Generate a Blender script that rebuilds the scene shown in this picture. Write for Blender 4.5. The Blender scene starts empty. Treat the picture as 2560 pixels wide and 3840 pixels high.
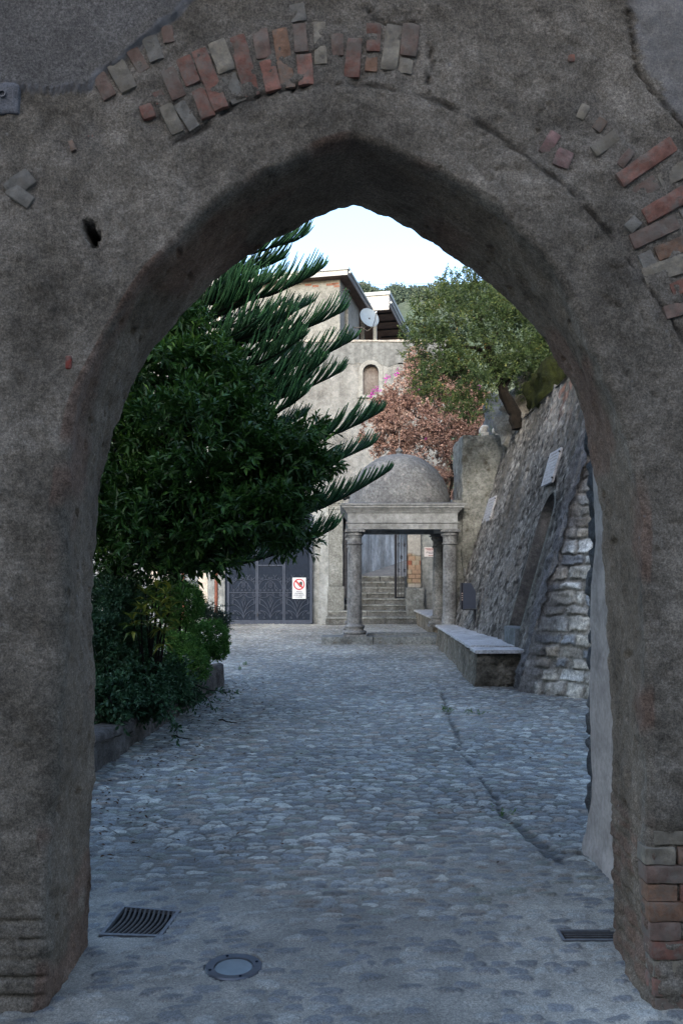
import bpy, bmesh, math, random
import numpy as np
from mathutils import Vector, Matrix

random.seed(7)
rng = np.random.default_rng(11)
scene = bpy.context.scene
C = scene.collection
R = math.radians

# ------------------------------------------------------------------ camera
cam_d = bpy.data.cameras.new("camera")
cam = bpy.data.objects.new("camera", cam_d)
C.objects.link(cam)
cam.location = (0, 0, 1.55)
cam.rotation_euler = (R(90), 0, 0)
cam_d.sensor_fit = 'VERTICAL'
cam_d.sensor_height = 36.0
cam_d.sensor_width = 24.0
cam_d.lens = 30.0
cam_d.shift_y = 250.0 / 3840.0
cam_d.clip_start = 0.05
cam_d.clip_end = 3000
cam_d.dof.use_dof = False
cam_d.dof.focus_distance = 19.0
cam_d.dof.aperture_fstop = 14.0
scene.camera = cam

# ------------------------------------------------------------------ light
SUN_EL, SUN_AZ = 18.0, 190.0        # azimuth clockwise from +Y; low behind the added street building, so the yard lies in shade
world = bpy.data.worlds.new("World")
scene.world = world
world.use_nodes = True
wn = world.node_tree
wn.nodes.clear()
sky = wn.nodes.new("ShaderNodeTexSky")
sky.sky_type = 'NISHITA'
sky.sun_disc = False
sky.sun_elevation = R(SUN_EL)
sky.sun_rotation = R(SUN_AZ)
sky.air_density = 1.0
sky.dust_density = 3.5
sky.ozone_density = 1.9
bg = wn.nodes.new("ShaderNodeBackground")
bg.inputs[1].default_value = 0.15
wo = wn.nodes.new("ShaderNodeOutputWorld")
wn.links.new(sky.outputs[0], bg.inputs[0])
wn.links.new(bg.outputs[0], wo.inputs[0])

sun_d = bpy.data.lights.new("sun", 'SUN')
sun_d.energy = 0.5
sun_d.angle = R(15)
sun_d.color = (1.0, 0.98, 0.95)
sun = bpy.data.objects.new("sun", sun_d)
C.objects.link(sun)
sv = Vector((math.sin(R(SUN_AZ)) * math.cos(R(SUN_EL)), math.cos(R(SUN_AZ)) * math.cos(R(SUN_EL)), math.sin(R(SUN_EL))))
sun.rotation_euler = sv.to_track_quat('Z', 'Y').to_euler()
sun.location = (0, -10, 30)

scene.view_settings.view_transform = 'Standard'
scene.view_settings.look = 'None'
scene.view_settings.gamma = 1.0
scene.view_settings.exposure = 2.1
scene.render.engine = 'CYCLES'
scene.cycles.use_denoising = True
scene.cycles.max_bounces = 6
scene.cycles.diffuse_bounces = 4
scene.cycles.transparent_max_bounces = 6

# ------------------------------------------------------------------ helpers
K = 2560.0 / 1568.0
F, HZ, CH = 3200.0, 2170.0, 1.55


def W(px, py, d):
    """photo pixel (2560 wide) at depth d -> world point"""
    return Vector(((px - 1280) / F * d, d, CH - (py - HZ) / F * d))


def WD(dx, dy, d):
    return W(dx * K, dy * K, d)


def link(name, me, mat=None, parent=None):
    o = bpy.data.objects.new(name, me)
    C.objects.link(o)
    if mat is not None:
        o.data.materials.append(mat)
    if parent is not None:
        o.parent = parent
    return o


def tag(o, label=None, cat=None, group=None, kind=None):
    if label: o['label'] = label
    if cat: o['category'] = cat
    if group: o['group'] = group
    if kind: o['kind'] = kind
    return o


def thing(name, label, cat, loc=(0, 0, 0), group=None, rz=0.0):
    o = bpy.data.objects.new(name, None)
    C.objects.link(o)
    o.location = loc
    o.rotation_euler = (0, 0, rz)
    o.empty_display_size = 0.2
    return tag(o, label, cat, group)


def np_mesh(name, V, Fc, attrs=None, smooth=False):
    """fast mesh from arrays; Fc (n,3) or (n,4)"""
    V = np.asarray(V, dtype=np.float32)
    Fc = np.asarray(Fc, dtype=np.int32)
    me = bpy.data.meshes.new(name)
    n, k = Fc.shape
    me.vertices.add(len(V))
    me.vertices.foreach_set("co", V.ravel())
    me.loops.add(n * k)
    me.loops.foreach_set("vertex_index", Fc.ravel())
    me.polygons.add(n)
    me.polygons.foreach_set("loop_start", np.arange(0, n * k, k, dtype=np.int32))
    me.polygons.foreach_set("loop_total", np.full(n, k, dtype=np.int32))
    me.polygons.foreach_set("use_smooth", np.full(n, bool(smooth)))
    me.update(calc_edges=True)
    if attrs:
        for an, av in attrs.items():
            av = np.asarray(av, dtype=np.float32)
            if av.ndim == 1:
                a = me.attributes.new(an, 'FLOAT', 'POINT')
                a.data.foreach_set("value", av)
            else:
                if av.shape[1] == 3:
                    av = np.concatenate([av, np.ones((len(av), 1), np.float32)], 1)
                a = me.attributes.new(an, 'FLOAT_COLOR', 'POINT')
                a.data.foreach_set("color", av.ravel())
    return me


def grid_faces(nr, nc, flip=False):
    i = np.arange(nr - 1)[:, None] * nc + np.arange(nc - 1)[None, :]
    i = i.ravel()
    f = np.stack([i, i + 1, i + nc + 1, i + nc], 1)
    return f[:, ::-1] if flip else f


# --- numpy noise
def _hash(ix, iy, iz, s):
    h = (ix.astype(np.int64) * 374761393 + iy.astype(np.int64) * 668265263 + iz.astype(np.int64) * 2147483647 + s * 1274126177) & 0xFFFFFFFF
    h = ((h ^ (h >> 13)) * 1274126177) & 0xFFFFFFFF
    h = ((h ^ (h >> 16)) * 2246822519) & 0xFFFFFFFF
    h = h ^ (h >> 15)
    return (h & 0xFFFFFF) / float(0xFFFFFF)


def vnoise(x, y, z, s=0):
    x, y, z = np.broadcast_arrays(np.asarray(x, float), np.asarray(y, float), np.asarray(z, float))
    ix, iy, iz = np.floor(x), np.floor(y), np.floor(z)
    fx, fy, fz = x - ix, y - iy, z - iz
    fx = fx * fx * (3 - 2 * fx); fy = fy * fy * (3 - 2 * fy); fz = fz * fz * (3 - 2 * fz)
    r = 0
    for a in (0, 1):
        for b in (0, 1):
            for c in (0, 1):
                w = (fx if a else 1 - fx) * (fy if b else 1 - fy) * (fz if c else 1 - fz)
                r = r + w * _hash(ix + a, iy + b, iz + c, s)
    return r * 2 - 1


def fbm(x, y, z, octv=4, s=0, gain=0.5):
    r, a, f = 0, 1.0, 1.0
    for o in range(octv):
        r = r + a * vnoise(x * f + 17.3 * o, y * f - 9.1 * o, z * f + 4.7 * o, s + o)
        a *= gain; f *= 2.03
    return r


def seg_dist(x, z, pts):
    """distance of points to a polyline"""
    d = np.full(np.shape(x), 1e9)
    for (ax, az), (bx, bz) in zip(pts[:-1], pts[1:]):
        vx, vz = bx - ax, bz - az
        L2 = vx * vx + vz * vz + 1e-12
        t = np.clip(((x - ax) * vx + (z - az) * vz) / L2, 0, 1)
        d = np.minimum(d, np.hypot(x - ax - t * vx, z - az - t * vz))
    return d


def in_poly(x, z, poly):
    r = np.zeros(np.shape(x), bool)
    n = len(poly)
    for i in range(n):
        x1, z1 = poly[i]; x2, z2 = poly[(i + 1) % n]
        if z1 == z2: continue
        c = ((z1 > z) != (z2 > z)) & (x < (x2 - x1) * (z - z1) / (z2 - z1) + x1)
        r ^= c
    return r


def sstep(a, b, x):
    t = np.clip((x - a) / (b - a), 0, 1)
    return t * t * (3 - 2 * t)


def ashlar(u, v, w, h, seed=0, warp=0.03):
    """rubble courses: returns id, edge distance (metres)"""
    u = u + warp * vnoise(u / 0.25, v / 0.25, 3.3, seed + 5) + warp * 0.5 * vnoise(u / 0.07, v / 0.07, 1.3, seed + 7)
    v = v + warp * vnoise(u / 0.35, v / 0.3, 8.3, seed + 6) + warp * 0.5 * vnoise(u / 0.08, v / 0.08, 5.3, seed + 8)
    row = np.floor(v / h)
    zz = np.zeros_like(row)
    lo = (row + 0.5 * (_hash(row, zz, zz, seed) - 0.5)) * h
    row = np.where(v < lo, row - 1, row)
    lo = (row + 0.5 * (_hash(row, zz, zz, seed) - 0.5)) * h
    hi = (row + 1 + 0.5 * (_hash(row + 1, zz, zz, seed) - 0.5)) * h
    uu = u / w + 7.7 * _hash(row, zz, zz + 1, seed)
    col = np.floor(uu)
    l = col + 0.6 * (_hash(row, col, zz + 2, seed) - 0.5)
    col = np.where(uu < l, col - 1, col)
    l = col + 0.6 * (_hash(row, col, zz + 2, seed) - 0.5)
    r = col + 1 + 0.6 * (_hash(row, col + 1, zz + 2, seed) - 0.5)
    ed = np.minimum(np.minimum(v - lo, hi - v), np.minimum((uu - l) * w, (r - uu) * w))
    return row, col, np.maximum(ed, 0)


class MB:
    """collects simple shapes into one mesh"""
    def __init__(self):
        self.v, self.f = [], []

    def add(self, vs, fs):
        o = len(self.v)
        self.v += [tuple(p) for p in vs]
        self.f += [tuple(i + o for i in f) for f in fs]
        return self

    def box(self, x0, x1, y0, y1, z0, z1):
        vs = [(x0, y0, z0), (x1, y0, z0), (x1, y1, z0), (x0, y1, z0), (x0, y0, z1), (x1, y0, z1), (x1, y1, z1), (x0, y1, z1)]
        return self.add(vs, [(0, 3, 2, 1), (4, 5, 6, 7), (0, 1, 5, 4), (1, 2, 6, 5), (2, 3, 7, 6), (3, 0, 4, 7)])

    def hexa(self, b, t):
        """bottom 4 points, top 4 points (ccw from above)"""
        return self.add(list(b) + list(t), [(0, 3, 2, 1), (4, 5, 6, 7), (0, 1, 5, 4), (1, 2, 6, 5), (2, 3, 7, 6), (3, 0, 4, 7)])

    def tube(self, pts, r, n=8, cap=True):
        pts = [Vector(p) for p in pts]
        rs = r if hasattr(r, '__len__') else [r] * len(pts)
        vs, fs = [], []
        up = Vector((0.123, 0.317, 0.94))
        for i, p in enumerate(pts):
            t = (pts[min(i + 1, len(pts) - 1)] - pts[max(i - 1, 0)]).normalized()
            a = t.cross(up)
            if a.length < 1e-3: a = t.cross(Vector((1, 0, 0)))
            a.normalize(); b = t.cross(a)
            for k in range(n):
                an = 2 * math.pi * k / n
                vs.append(p + (a * math.cos(an) + b * math.sin(an)) * rs[i])
        for i in range(len(pts) - 1):
            for k in range(n):
                k2 = (k + 1) % n
                fs.append((i * n + k, i * n + k2, (i + 1) * n + k2, (i + 1) * n + k))
        if cap:
            fs.append(tuple(range(n))[::-1]); fs.append(tuple((len(pts) - 1) * n + k for k in range(n)))
        return self.add(vs, fs)

    def lathe(self, prof, cx, cy, n=32, cap=True):
        """prof: list of (r,z)"""
        vs, fs = [], []
        for r, z in prof:
            for k in range(n):
                a = 2 * math.pi * k / n
                vs.append((cx + r * math.cos(a), cy + r * math.sin(a), z))
        m = len(prof)
        for i in range(m - 1):
            for k in range(n):
                k2 = (k + 1) % n
                fs.append((i * n + k, i * n + k2, (i + 1) * n + k2, (i + 1) * n + k))
        if cap:
            fs.append(tuple(range(n))[::-1]); fs.append(tuple((m - 1) * n + k for k in range(n)))
        return self.add(vs, fs)

    def build(self, name, mat=None, parent=None, smooth=False, bevel=0.0, seg=2, jit=0.0):
        me = bpy.data.meshes.new(name)
        me.from_pydata(self.v, [], self.f)
        me.update()
        if bevel > 0:
            bm = bmesh.new(); bm.from_mesh(me)
            bmesh.ops.bevel(bm, geom=[e for e in bm.edges if len(e.link_faces) == 2 and e.calc_face_angle(0) > 0.5], offset=bevel, segments=seg, affect='EDGES', profile=0.6)
            bm.to_mesh(me); bm.free()
        if jit > 0:
            for v in me.vertices:
                p = v.co
                v.co = p + Vector((random.uniform(-jit, jit), random.uniform(-jit, jit), random.uniform(-jit, jit)))
        if smooth:
            me.polygons.foreach_set("use_smooth", [True] * len(me.polygons))
            try:
                me.set_sharp_from_angle(angle=R(40))
            except Exception:
                pass
        return link(name, me, mat, parent)


def rough_block(x0, x1, y0, y1, z0, z1, cell=0.05, amp=0.012, seed=0, rnd=0.03):
    """weathered masonry block: gridded box with worn rounded edges, returns V,F arrays"""
    Vs, Fs, off = [], [], 0
    c = np.array([(x0 + x1) / 2, (y0 + y1) / 2, (z0 + z1) / 2]); h = np.array([(x1 - x0) / 2, (y1 - y0) / 2, (z1 - z0) / 2])
    for ax in range(3):
        a, b = [(1, 2), (2, 0), (0, 1)][ax]
        na = max(2, int(2 * h[a] / cell) + 1); nb = max(2, int(2 * h[b] / cell) + 1)
        for sg in (-1, 1):
            A, B = np.meshgrid(np.linspace(-h[a], h[a], na), np.linspace(-h[b], h[b], nb), indexing='ij')
            P = np.zeros((na * nb, 3)); P[:, a] = A.ravel(); P[:, b] = B.ravel(); P[:, ax] = sg * h[ax]
            Vs.append(P); Fs.append(grid_faces(na, nb, flip=(sg < 0)) + off); off += na * nb
    V = np.concatenate(Vs); Fc = np.concatenate(Fs)
    r = min(rnd, h.min() * 0.9)
    q = np.clip(V, -(h - r), h - r); d = V - q
    L = np.linalg.norm(d, axis=1, keepdims=True)
    nrm = d / np.maximum(L, 1e-9)
    V = q + nrm * np.minimum(L, r)
    Pw = V + c
    n = fbm(Pw[:, 0] / 0.22, Pw[:, 1] / 0.22, Pw[:, 2] / 0.22, 4, seed)
    V = V + nrm * (amp * n)[:, None]
    return V + c, Fc


def block_obj(name, mat, parent, *a, **k):
    V, Fc = rough_block(*a, **k)
    return link(name, np_mesh(name, V, Fc, smooth=True), mat, parent)


# ------------------------------------------------------------------ materials
class NT:
    def __init__(self, name):
        self.m = bpy.data.materials.new(name)
        self.m.use_nodes = True
        self.t = self.m.node_tree
        self.t.nodes.clear()
        self.out = self.n("ShaderNodeOutputMaterial")
        self.b = self.n("ShaderNodeBsdfPrincipled")
        self.l(self.b.outputs[0], self.out.inputs[0])
        self._pos = None

    def n(self, t): return self.t.nodes.new(t)
    def l(self, a, b): self.t.links.new(a, b)

    def pos(self):
        if self._pos is None: self._pos = self.n("ShaderNodeNewGeometry").outputs['Position']
        return self._pos

    def mapped(self, sc, loc=(0, 0, 0), rot=(0, 0, 0)):
        m = self.n("ShaderNodeMapping"); self.l(self.pos(), m.inputs[0])
        m.inputs['Scale'].default_value = sc; m.inputs['Location'].default_value = loc; m.inputs['Rotation'].default_value = rot
        return m.outputs[0]

    def setin(self, sock, v):
        if isinstance(v, bpy.types.NodeSocket): self.l(v, sock)
        elif isinstance(v, (tuple, list)) and len(v) == 3 and sock.type == 'RGBA': sock.default_value = (*v, 1)
        else: sock.default_value = v

    def noise(self, sc, det=6, rough=0.6, vec=None, dist=0.0):
        x = self.n("ShaderNodeTexNoise"); self.l(vec if vec is not None else self.pos(), x.inputs['Vector'])
        x.inputs['Scale'].default_value = sc; x.inputs['Detail'].default_value = det; x.inputs['Roughness'].default_value = rough; x.inputs['Distortion'].default_value = dist
        return x.outputs['Fac']

    def voro(self, sc, feat='F1', vec=None, out='Distance', rnd=1.0):
        x = self.n("ShaderNodeTexVoronoi"); self.l(vec if vec is not None else self.pos(), x.inputs['Vector'])
        x.feature = feat; x.inputs['Scale'].default_value = sc; x.inputs['Randomness'].default_value = rnd
        return x.outputs[out]

    def ramp(self, fac, stops, interp='LINEAR'):
        x = self.n("ShaderNodeValToRGB"); x.color_ramp.interpolation = interp
        e = x.color_ramp.elements
        while len(e) > 1: e.remove(e[-1])
        for i, (p, c) in enumerate(stops):
            el = e[0] if i == 0 else e.new(p)
            el.position = p
            if isinstance(c, (int, float)): c = (c, c, c)
            el.color = (*c, 1)
        self.l(fac, x.inputs[0])
        return x.outputs[0]

    def mix(self, fac, a, b, mode='MIX'):
        x = self.n("ShaderNodeMix"); x.data_type = 'RGBA'; x.blend_type = mode
        self.setin(x.inputs[0], fac); self.setin(x.inputs[6], a); self.setin(x.inputs[7], b)
        return x.outputs[2]

    def math(self, op, a, b=0.0):
        x = self.n("ShaderNodeMath"); x.operation = op
        self.setin(x.inputs[0], a); self.setin(x.inputs[1], b)
        return x.outputs[0]

    def attr(self, name, out='Fac'):
        x = self.n("ShaderNodeAttribute"); x.attribute_name = name
        return x.outputs[out]

    def bump(self, h, strength=0.5, dist=0.02, normal=None):
        x = self.n("ShaderNodeBump"); x.inputs['Strength'].default_value = strength; x.inputs['Distance'].default_value = dist
        self.l(h, x.inputs['Height'])
        if normal is not None: self.l(normal, x.inputs['Normal'])
        return x.outputs[0]

    def fin(self, col, rough=0.85, normal=None, spec=0.3, metal=0.0):
        self.setin(self.b.inputs['Base Color'], col); self.setin(self.b.inputs['Roughness'], rough)
        self.b.inputs['Specular IOR Level'].default_value = spec; self.b.inputs['Metallic'].default_value = metal
        if normal is not None: self.l(normal, self.b.inputs['Normal'])
        return self.m


PLAIN = {'court_plaster', 'niche_plaster', 'niche_frame', 'house_plaster', 'grey_render', 'alley_wall', 'white_plaster', 'pale_plaster', 'entab'}
FAR = {'court_plaster', 'portal_stone', 'col_stone', 'entab', 'dome', 'niche_plaster', 'niche_frame', 'house_plaster', 'grey_render', 'pier', 'step_stone', 'step_riser', 'alley_wall', 'bench_base', 'upper_rock', 'moss'}
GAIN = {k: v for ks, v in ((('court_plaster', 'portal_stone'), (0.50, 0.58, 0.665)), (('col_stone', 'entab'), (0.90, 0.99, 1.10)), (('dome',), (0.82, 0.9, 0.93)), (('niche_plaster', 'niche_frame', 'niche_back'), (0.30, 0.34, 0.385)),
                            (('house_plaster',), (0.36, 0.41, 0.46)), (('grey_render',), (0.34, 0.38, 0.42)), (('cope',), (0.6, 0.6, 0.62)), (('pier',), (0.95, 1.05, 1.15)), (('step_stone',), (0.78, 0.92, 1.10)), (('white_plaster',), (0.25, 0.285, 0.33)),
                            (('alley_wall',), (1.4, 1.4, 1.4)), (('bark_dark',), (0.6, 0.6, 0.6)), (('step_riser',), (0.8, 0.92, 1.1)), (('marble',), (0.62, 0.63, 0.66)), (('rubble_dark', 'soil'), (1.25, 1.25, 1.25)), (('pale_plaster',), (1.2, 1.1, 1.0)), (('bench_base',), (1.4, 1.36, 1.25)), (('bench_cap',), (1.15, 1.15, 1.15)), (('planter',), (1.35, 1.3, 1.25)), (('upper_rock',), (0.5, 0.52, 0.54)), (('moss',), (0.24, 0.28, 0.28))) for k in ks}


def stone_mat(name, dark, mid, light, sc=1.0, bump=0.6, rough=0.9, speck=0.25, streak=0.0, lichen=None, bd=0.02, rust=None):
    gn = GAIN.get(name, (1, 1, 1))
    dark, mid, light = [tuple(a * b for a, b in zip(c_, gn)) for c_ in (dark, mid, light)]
    t = NT(name)
    n1 = t.noise(1.3 * sc, 8, 0.68)
    n2 = t.noise(7 * sc, 8, 0.7)
    n3 = t.noise(19 if name in FAR else 45 * sc, 6, 0.75)
    c = t.ramp(n1, [(0.3, dark), (0.5, mid), (0.72, light)])
    c = t.mix(0.75, c, t.ramp(n2, [(0.28, 0.42), (0.5, 0.95), (0.75, 1.45)]), 'MULTIPLY')
    c = t.mix(0.4 if name in PLAIN else 0.9, c, t.ramp(n3, [(0.3, 0.42), (0.5, 1.0), (0.7, 1.5)]), 'MULTIPLY')
    if streak > 0:
        s = t.noise(1.0, 6, 0.6, t.mapped((5 * sc, 5 * sc, 0.35 * sc)))
        c = t.mix(streak, c, t.ramp(s, [(0.35, 0.35), (0.55, 1.0), (0.75, 1.25)]), 'MULTIPLY')
    if speck > 0:
        v = t.voro(38 * sc)
        c = t.mix(t.math('MULTIPLY', t.ramp(v, [(0.0, 1.0), (0.16, 0.0)]), speck), c, light)
    if lichen:
        m = t.ramp(t.noise(3.1 * sc, 9, 0.75, t.mapped((1, 1, 1), (5, 3, 9))), [(0.56, 0.0), (0.66, 1.0)])
        c = t.mix(m, c, lichen)
    if rust:
        m = t.ramp(t.noise(2.2 * sc, 9, 0.75, t.mapped((1, 1, 1), (15, 1, 4))), [(0.66, 0.0), (0.74, 0.6)])
        c = t.mix(m, c, rust)
    b1 = t.bump(n2, bump, bd * 1.6)
    b2 = t.bump(n3, bump, bd * 0.5, b1)
    return t.fin(c, rough, b2, 0.2)


def leaf_mat(name, stops, rough=0.42, spec=0.45, trans=0.18, gain=1.0):
    stops = [(p_, tuple(min(0.9, x_ * gain) for x_ in c_)) for p_, c_ in stops]
    t = NT(name)
    a = t.attr('tint')
    c = t.ramp(a, stops)
    n = t.noise(30, 3, 0.6)
    c = t.mix(0.5, c, t.ramp(n, [(0.3, 0.75), (0.7, 1.2)]), 'MULTIPLY')
    t.fin(c, rough, None, spec)
    if trans > 0:
        tr = t.n("ShaderNodeBsdfTranslucent"); t.setin(tr.inputs[0], c)
        ms = t.n("ShaderNodeMixShader"); ms.inputs[0].default_value = trans
        t.l(t.b.outputs[0], ms.inputs[1]); t.l(tr.outputs[0], ms.inputs[2]); t.l(ms.outputs[0], t.out.inputs[0])
    return t.m


def flat_mat(name, col, rough=0.5, spec=0.4, metal=0.0, var=0.15, sc=20, bump=0.0):
    t = NT(name)
    n = t.noise(sc, 6, 0.65)
    c = t.mix(1.0, col, t.ramp(n, [(0.3, 1 - var), (0.7, 1 + var)]), 'MULTIPLY')
    nr = t.bump(n, bump, 0.01) if bump > 0 else None
    return t.fin(c, rough, nr, spec, metal)


M = {}
M['pale_plaster'] = stone_mat('pale_plaster', (0.30, 0.28, 0.27), (0.36, 0.34, 0.33), (0.40, 0.385, 0.37), 0.6, 0.05, 0.9, 0.0)
M['rubble_dark'] = stone_mat('rubble_dark', (0.05, 0.05, 0.055), (0.10, 0.10, 0.10), (0.2, 0.19, 0.18), 2.5, 0.9, 0.95, 0.2)
M['white_plaster'] = stone_mat('white_plaster', (0.5, 0.5, 0.5), (0.6, 0.59, 0.58), (0.66, 0.65, 0.64), 0.6, 0.1, 0.9, 0.0, streak=0.12)
M['grey_panel'] = stone_mat('grey_panel', (0.3, 0.29, 0.27), (0.36, 0.34, 0.31), (0.42, 0.4, 0.37), 2, 0.15, 0.9, 0.0)
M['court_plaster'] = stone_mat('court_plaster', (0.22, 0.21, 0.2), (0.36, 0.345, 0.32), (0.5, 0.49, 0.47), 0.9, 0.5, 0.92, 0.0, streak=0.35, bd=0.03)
M['portal_stone'] = stone_mat('portal_stone', (0.17, 0.16, 0.145), (0.28, 0.265, 0.235), (0.38, 0.36, 0.33), 1.2, 0.5, 0.92, 0.1, streak=0.25)
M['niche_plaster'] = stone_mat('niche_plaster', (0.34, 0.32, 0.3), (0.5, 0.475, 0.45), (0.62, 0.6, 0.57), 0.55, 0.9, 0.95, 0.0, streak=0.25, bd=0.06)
M['niche_frame'] = stone_mat('niche_frame', (0.45, 0.42, 0.39), (0.55, 0.52, 0.48), (0.62, 0.6, 0.57), 1.0, 0.2, 0.9, 0.0)
M['niche_back'] = stone_mat('niche_back', (0.22, 0.16, 0.145), (0.32, 0.265, 0.245), (0.42, 0.37, 0.345), 1.6, 0.4, 0.95, 0.0)
M['grey_render'] = stone_mat('grey_render', (0.2, 0.2, 0.2), (0.33, 0.33, 0.33), (0.44, 0.44, 0.44), 0.8, 0.3, 0.9, 0.0, streak=0.4)
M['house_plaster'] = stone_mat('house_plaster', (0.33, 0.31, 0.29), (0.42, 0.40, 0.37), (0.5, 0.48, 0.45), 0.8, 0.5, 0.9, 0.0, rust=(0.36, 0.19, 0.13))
M['alley_wall'] = stone_mat('alley_wall', (0.10, 0.10, 0.10), (0.21, 0.215, 0.225), (0.33, 0.34, 0.36), 0.6, 0.4, 0.9, 0.0, streak=0.6)
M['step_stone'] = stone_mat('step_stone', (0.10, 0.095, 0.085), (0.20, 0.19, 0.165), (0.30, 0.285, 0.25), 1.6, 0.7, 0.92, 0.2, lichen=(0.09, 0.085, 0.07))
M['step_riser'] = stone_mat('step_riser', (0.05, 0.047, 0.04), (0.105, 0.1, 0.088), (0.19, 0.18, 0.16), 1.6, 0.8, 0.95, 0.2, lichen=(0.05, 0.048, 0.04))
M['col_stone'] = stone_mat('col_stone', (0.11, 0.105, 0.10), (0.2, 0.19, 0.175), (0.31, 0.3, 0.28), 1.8, 0.5, 0.9, 0.35, streak=0.35)
M['dome'] = stone_mat('dome', (0.10, 0.098, 0.105), (0.155, 0.15, 0.155), (0.25, 0.24, 0.24), 1.8, 0.9, 0.95, 0.3, lichen=(0.26, 0.255, 0.26))
M['entab'] = stone_mat('entab', (0.16, 0.155, 0.145), (0.265, 0.255, 0.235), (0.34, 0.33, 0.31), 1.0, 0.35, 0.92, 0.1, streak=0.2)
M['bench_cap'] = stone_mat('bench_cap', (0.25, 0.255, 0.265), (0.38, 0.385, 0.395), (0.48, 0.485, 0.49), 0.9, 0.25, 0.75, 0.05)
M['bench_base'] = stone_mat('bench_base', (0.06, 0.057, 0.05), (0.14, 0.13, 0.115), (0.26, 0.245, 0.22), 1.6, 1.0, 0.95, 0.2, lichen=(0.07, 0.068, 0.055), bd=0.04)
M['pier'] = stone_mat('pier', (0.1, 0.098, 0.085), (0.2, 0.19, 0.165), (0.34, 0.325, 0.29), 0.9, 1.0, 0.95, 0.1, lichen=(0.07, 0.068, 0.055), bd=0.04)
M['planter'] = stone_mat('planter', (0.06, 0.055, 0.052), (0.12, 0.11, 0.105), (0.22, 0.205, 0.2), 1.8, 1.0, 0.95, 0.2, streak=0.5, bd=0.03)
M['soil'] = stone_mat('soil', (0.03, 0.022, 0.016), (0.05, 0.038, 0.028), (0.08, 0.06, 0.045), 3, 1.0, 0.98, 0.1)
M['ground'] = stone_mat('ground', (0.1, 0.1, 0.1), (0.15, 0.15, 0.15), (0.2, 0.2, 0.2), 1, 0.5, 0.95, 0.1)
M['marble'] = stone_mat('marble', (0.4, 0.4, 0.4), (0.52, 0.515, 0.51), (0.6, 0.6, 0.59), 2.0, 0.15, 0.7, 0.0)
M['white_stone'] = stone_mat('white_stone', (0.5, 0.46, 0.4), (0.66, 0.63, 0.58), (0.75, 0.73, 0.7), 6.0, 0.3, 0.85, 0.0)
M['iron'] = flat_mat('iron', (0.013, 0.019, 0.032), 0.7, 0.04, 0.0, 0.2, 9)
M['iron_light'] = flat_mat('iron_light', (0.036, 0.047, 0.072), 0.6, 0.12, 0.0, 0.2, 9)
M['black_iron'] = flat_mat('black_iron', (0.016, 0.017, 0.022), 0.55, 0.4, 0.0, 0.3, 12)
M['grate_iron'] = flat_mat('grate_iron', (0.15, 0.155, 0.165), 0.6, 0.4, 0.2, 0.3, 40, 0.2)
M['grate_bar'] = flat_mat('grate_bar', (0.075, 0.07, 0.068), 0.7, 0.4, 0.2, 0.35, 60, 0.2)
M['slot_pit'] = flat_mat('slot_pit', (0.06, 0.058, 0.055), 0.9, 0.1)
M['drain_dark'] = flat_mat('drain_dark', (0.012, 0.012, 0.012), 0.9, 0.1)
M['lamp_ring'] = flat_mat('lamp_ring', (0.10, 0.108, 0.125), 0.4, 0.5, 0.6, 0.25, 30)
M['lamp_glass'] = flat_mat('lamp_glass', (0.14, 0.175, 0.195), 0.4, 0.5, 0.0, 0.15, 15)
M['terracotta_pipe'] = flat_mat('terracotta_pipe', (0.12, 0.045, 0.032), 0.6, 0.2, 0.0, 0.15, 6)
M['bark'] = stone_mat('bark', (0.03, 0.025, 0.02), (0.06, 0.05, 0.042), (0.11, 0.095, 0.08), 6, 1.0, 0.95, 0.0, streak=0.5)
M['bark_dark'] = stone_mat('bark_dark', (0.012, 0.01, 0.008), (0.022, 0.018, 0.014), (0.04, 0.032, 0.026), 6, 1.0, 0.95, 0.0)
M['fascia'] = flat_mat('fascia', (0.26, 0.27, 0.29), 0.6, 0.4, 0.0, 0.08, 3)
M['soffit'] = flat_mat('soffit', (0.12, 0.085, 0.065), 0.8, 0.2, 0.0, 0.35, 2.5)
M['roof_metal'] = flat_mat('roof_metal', (0.2, 0.24, 0.27), 0.5, 0.4, 0.0, 0.1, 3)
M['dish'] = flat_mat('dish', (0.10, 0.135, 0.18), 0.45, 0.5, 0.0, 0.12, 4)
M['window_dark'] = flat_mat('window_dark', (0.035, 0.037, 0.04), 0.2, 0.5)
M['window_frame'] = flat_mat('window_frame', (0.4, 0.4, 0.41), 0.5, 0.4)
M['sign_white'] = flat_mat('sign_white', (0.40, 0.45, 0.52), 0.45, 0.4, 0.0, 0.06, 8)
M['sign_red'] = flat_mat('sign_red', (0.30, 0.015, 0.025), 0.45, 0.4, 0.0, 0.08)
M['sign_black'] = flat_mat('sign_black', (0.012, 0.013, 0.017), 0.5, 0.4)
M['sign_blue'] = flat_mat('sign_blue', (0.03, 0.035, 0.06), 0.5, 0.4)
M['sign_grey'] = flat_mat('sign_grey', (0.42, 0.42, 0.45), 0.45, 0.4, 0.0, 0.08)
M['sign_dull_red'] = flat_mat('sign_dull_red', (0.16, 0.035, 0.045), 0.5, 0.3)
M['engrave'] = flat_mat('engrave', (0.24, 0.235, 0.23), 0.8, 0.2)
M['box_metal'] = flat_mat('box_metal', (0.05, 0.06, 0.085), 0.45, 0.4, 0.0, 0.12, 5)
M['paper'] = flat_mat('paper', (0.38, 0.3, 0.26), 0.8, 0.2, 0.0, 0.3, 30)
M['wire'] = flat_mat('wire', (0.12, 0.12, 0.12), 0.6, 0.3)
M['moss'] = stone_mat('moss', (0.03, 0.04, 0.008), (0.075, 0.085, 0.015), (0.13, 0.14, 0.03), 3, 1.0, 0.98, 0.0, streak=0.4, bd=0.06)
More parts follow.
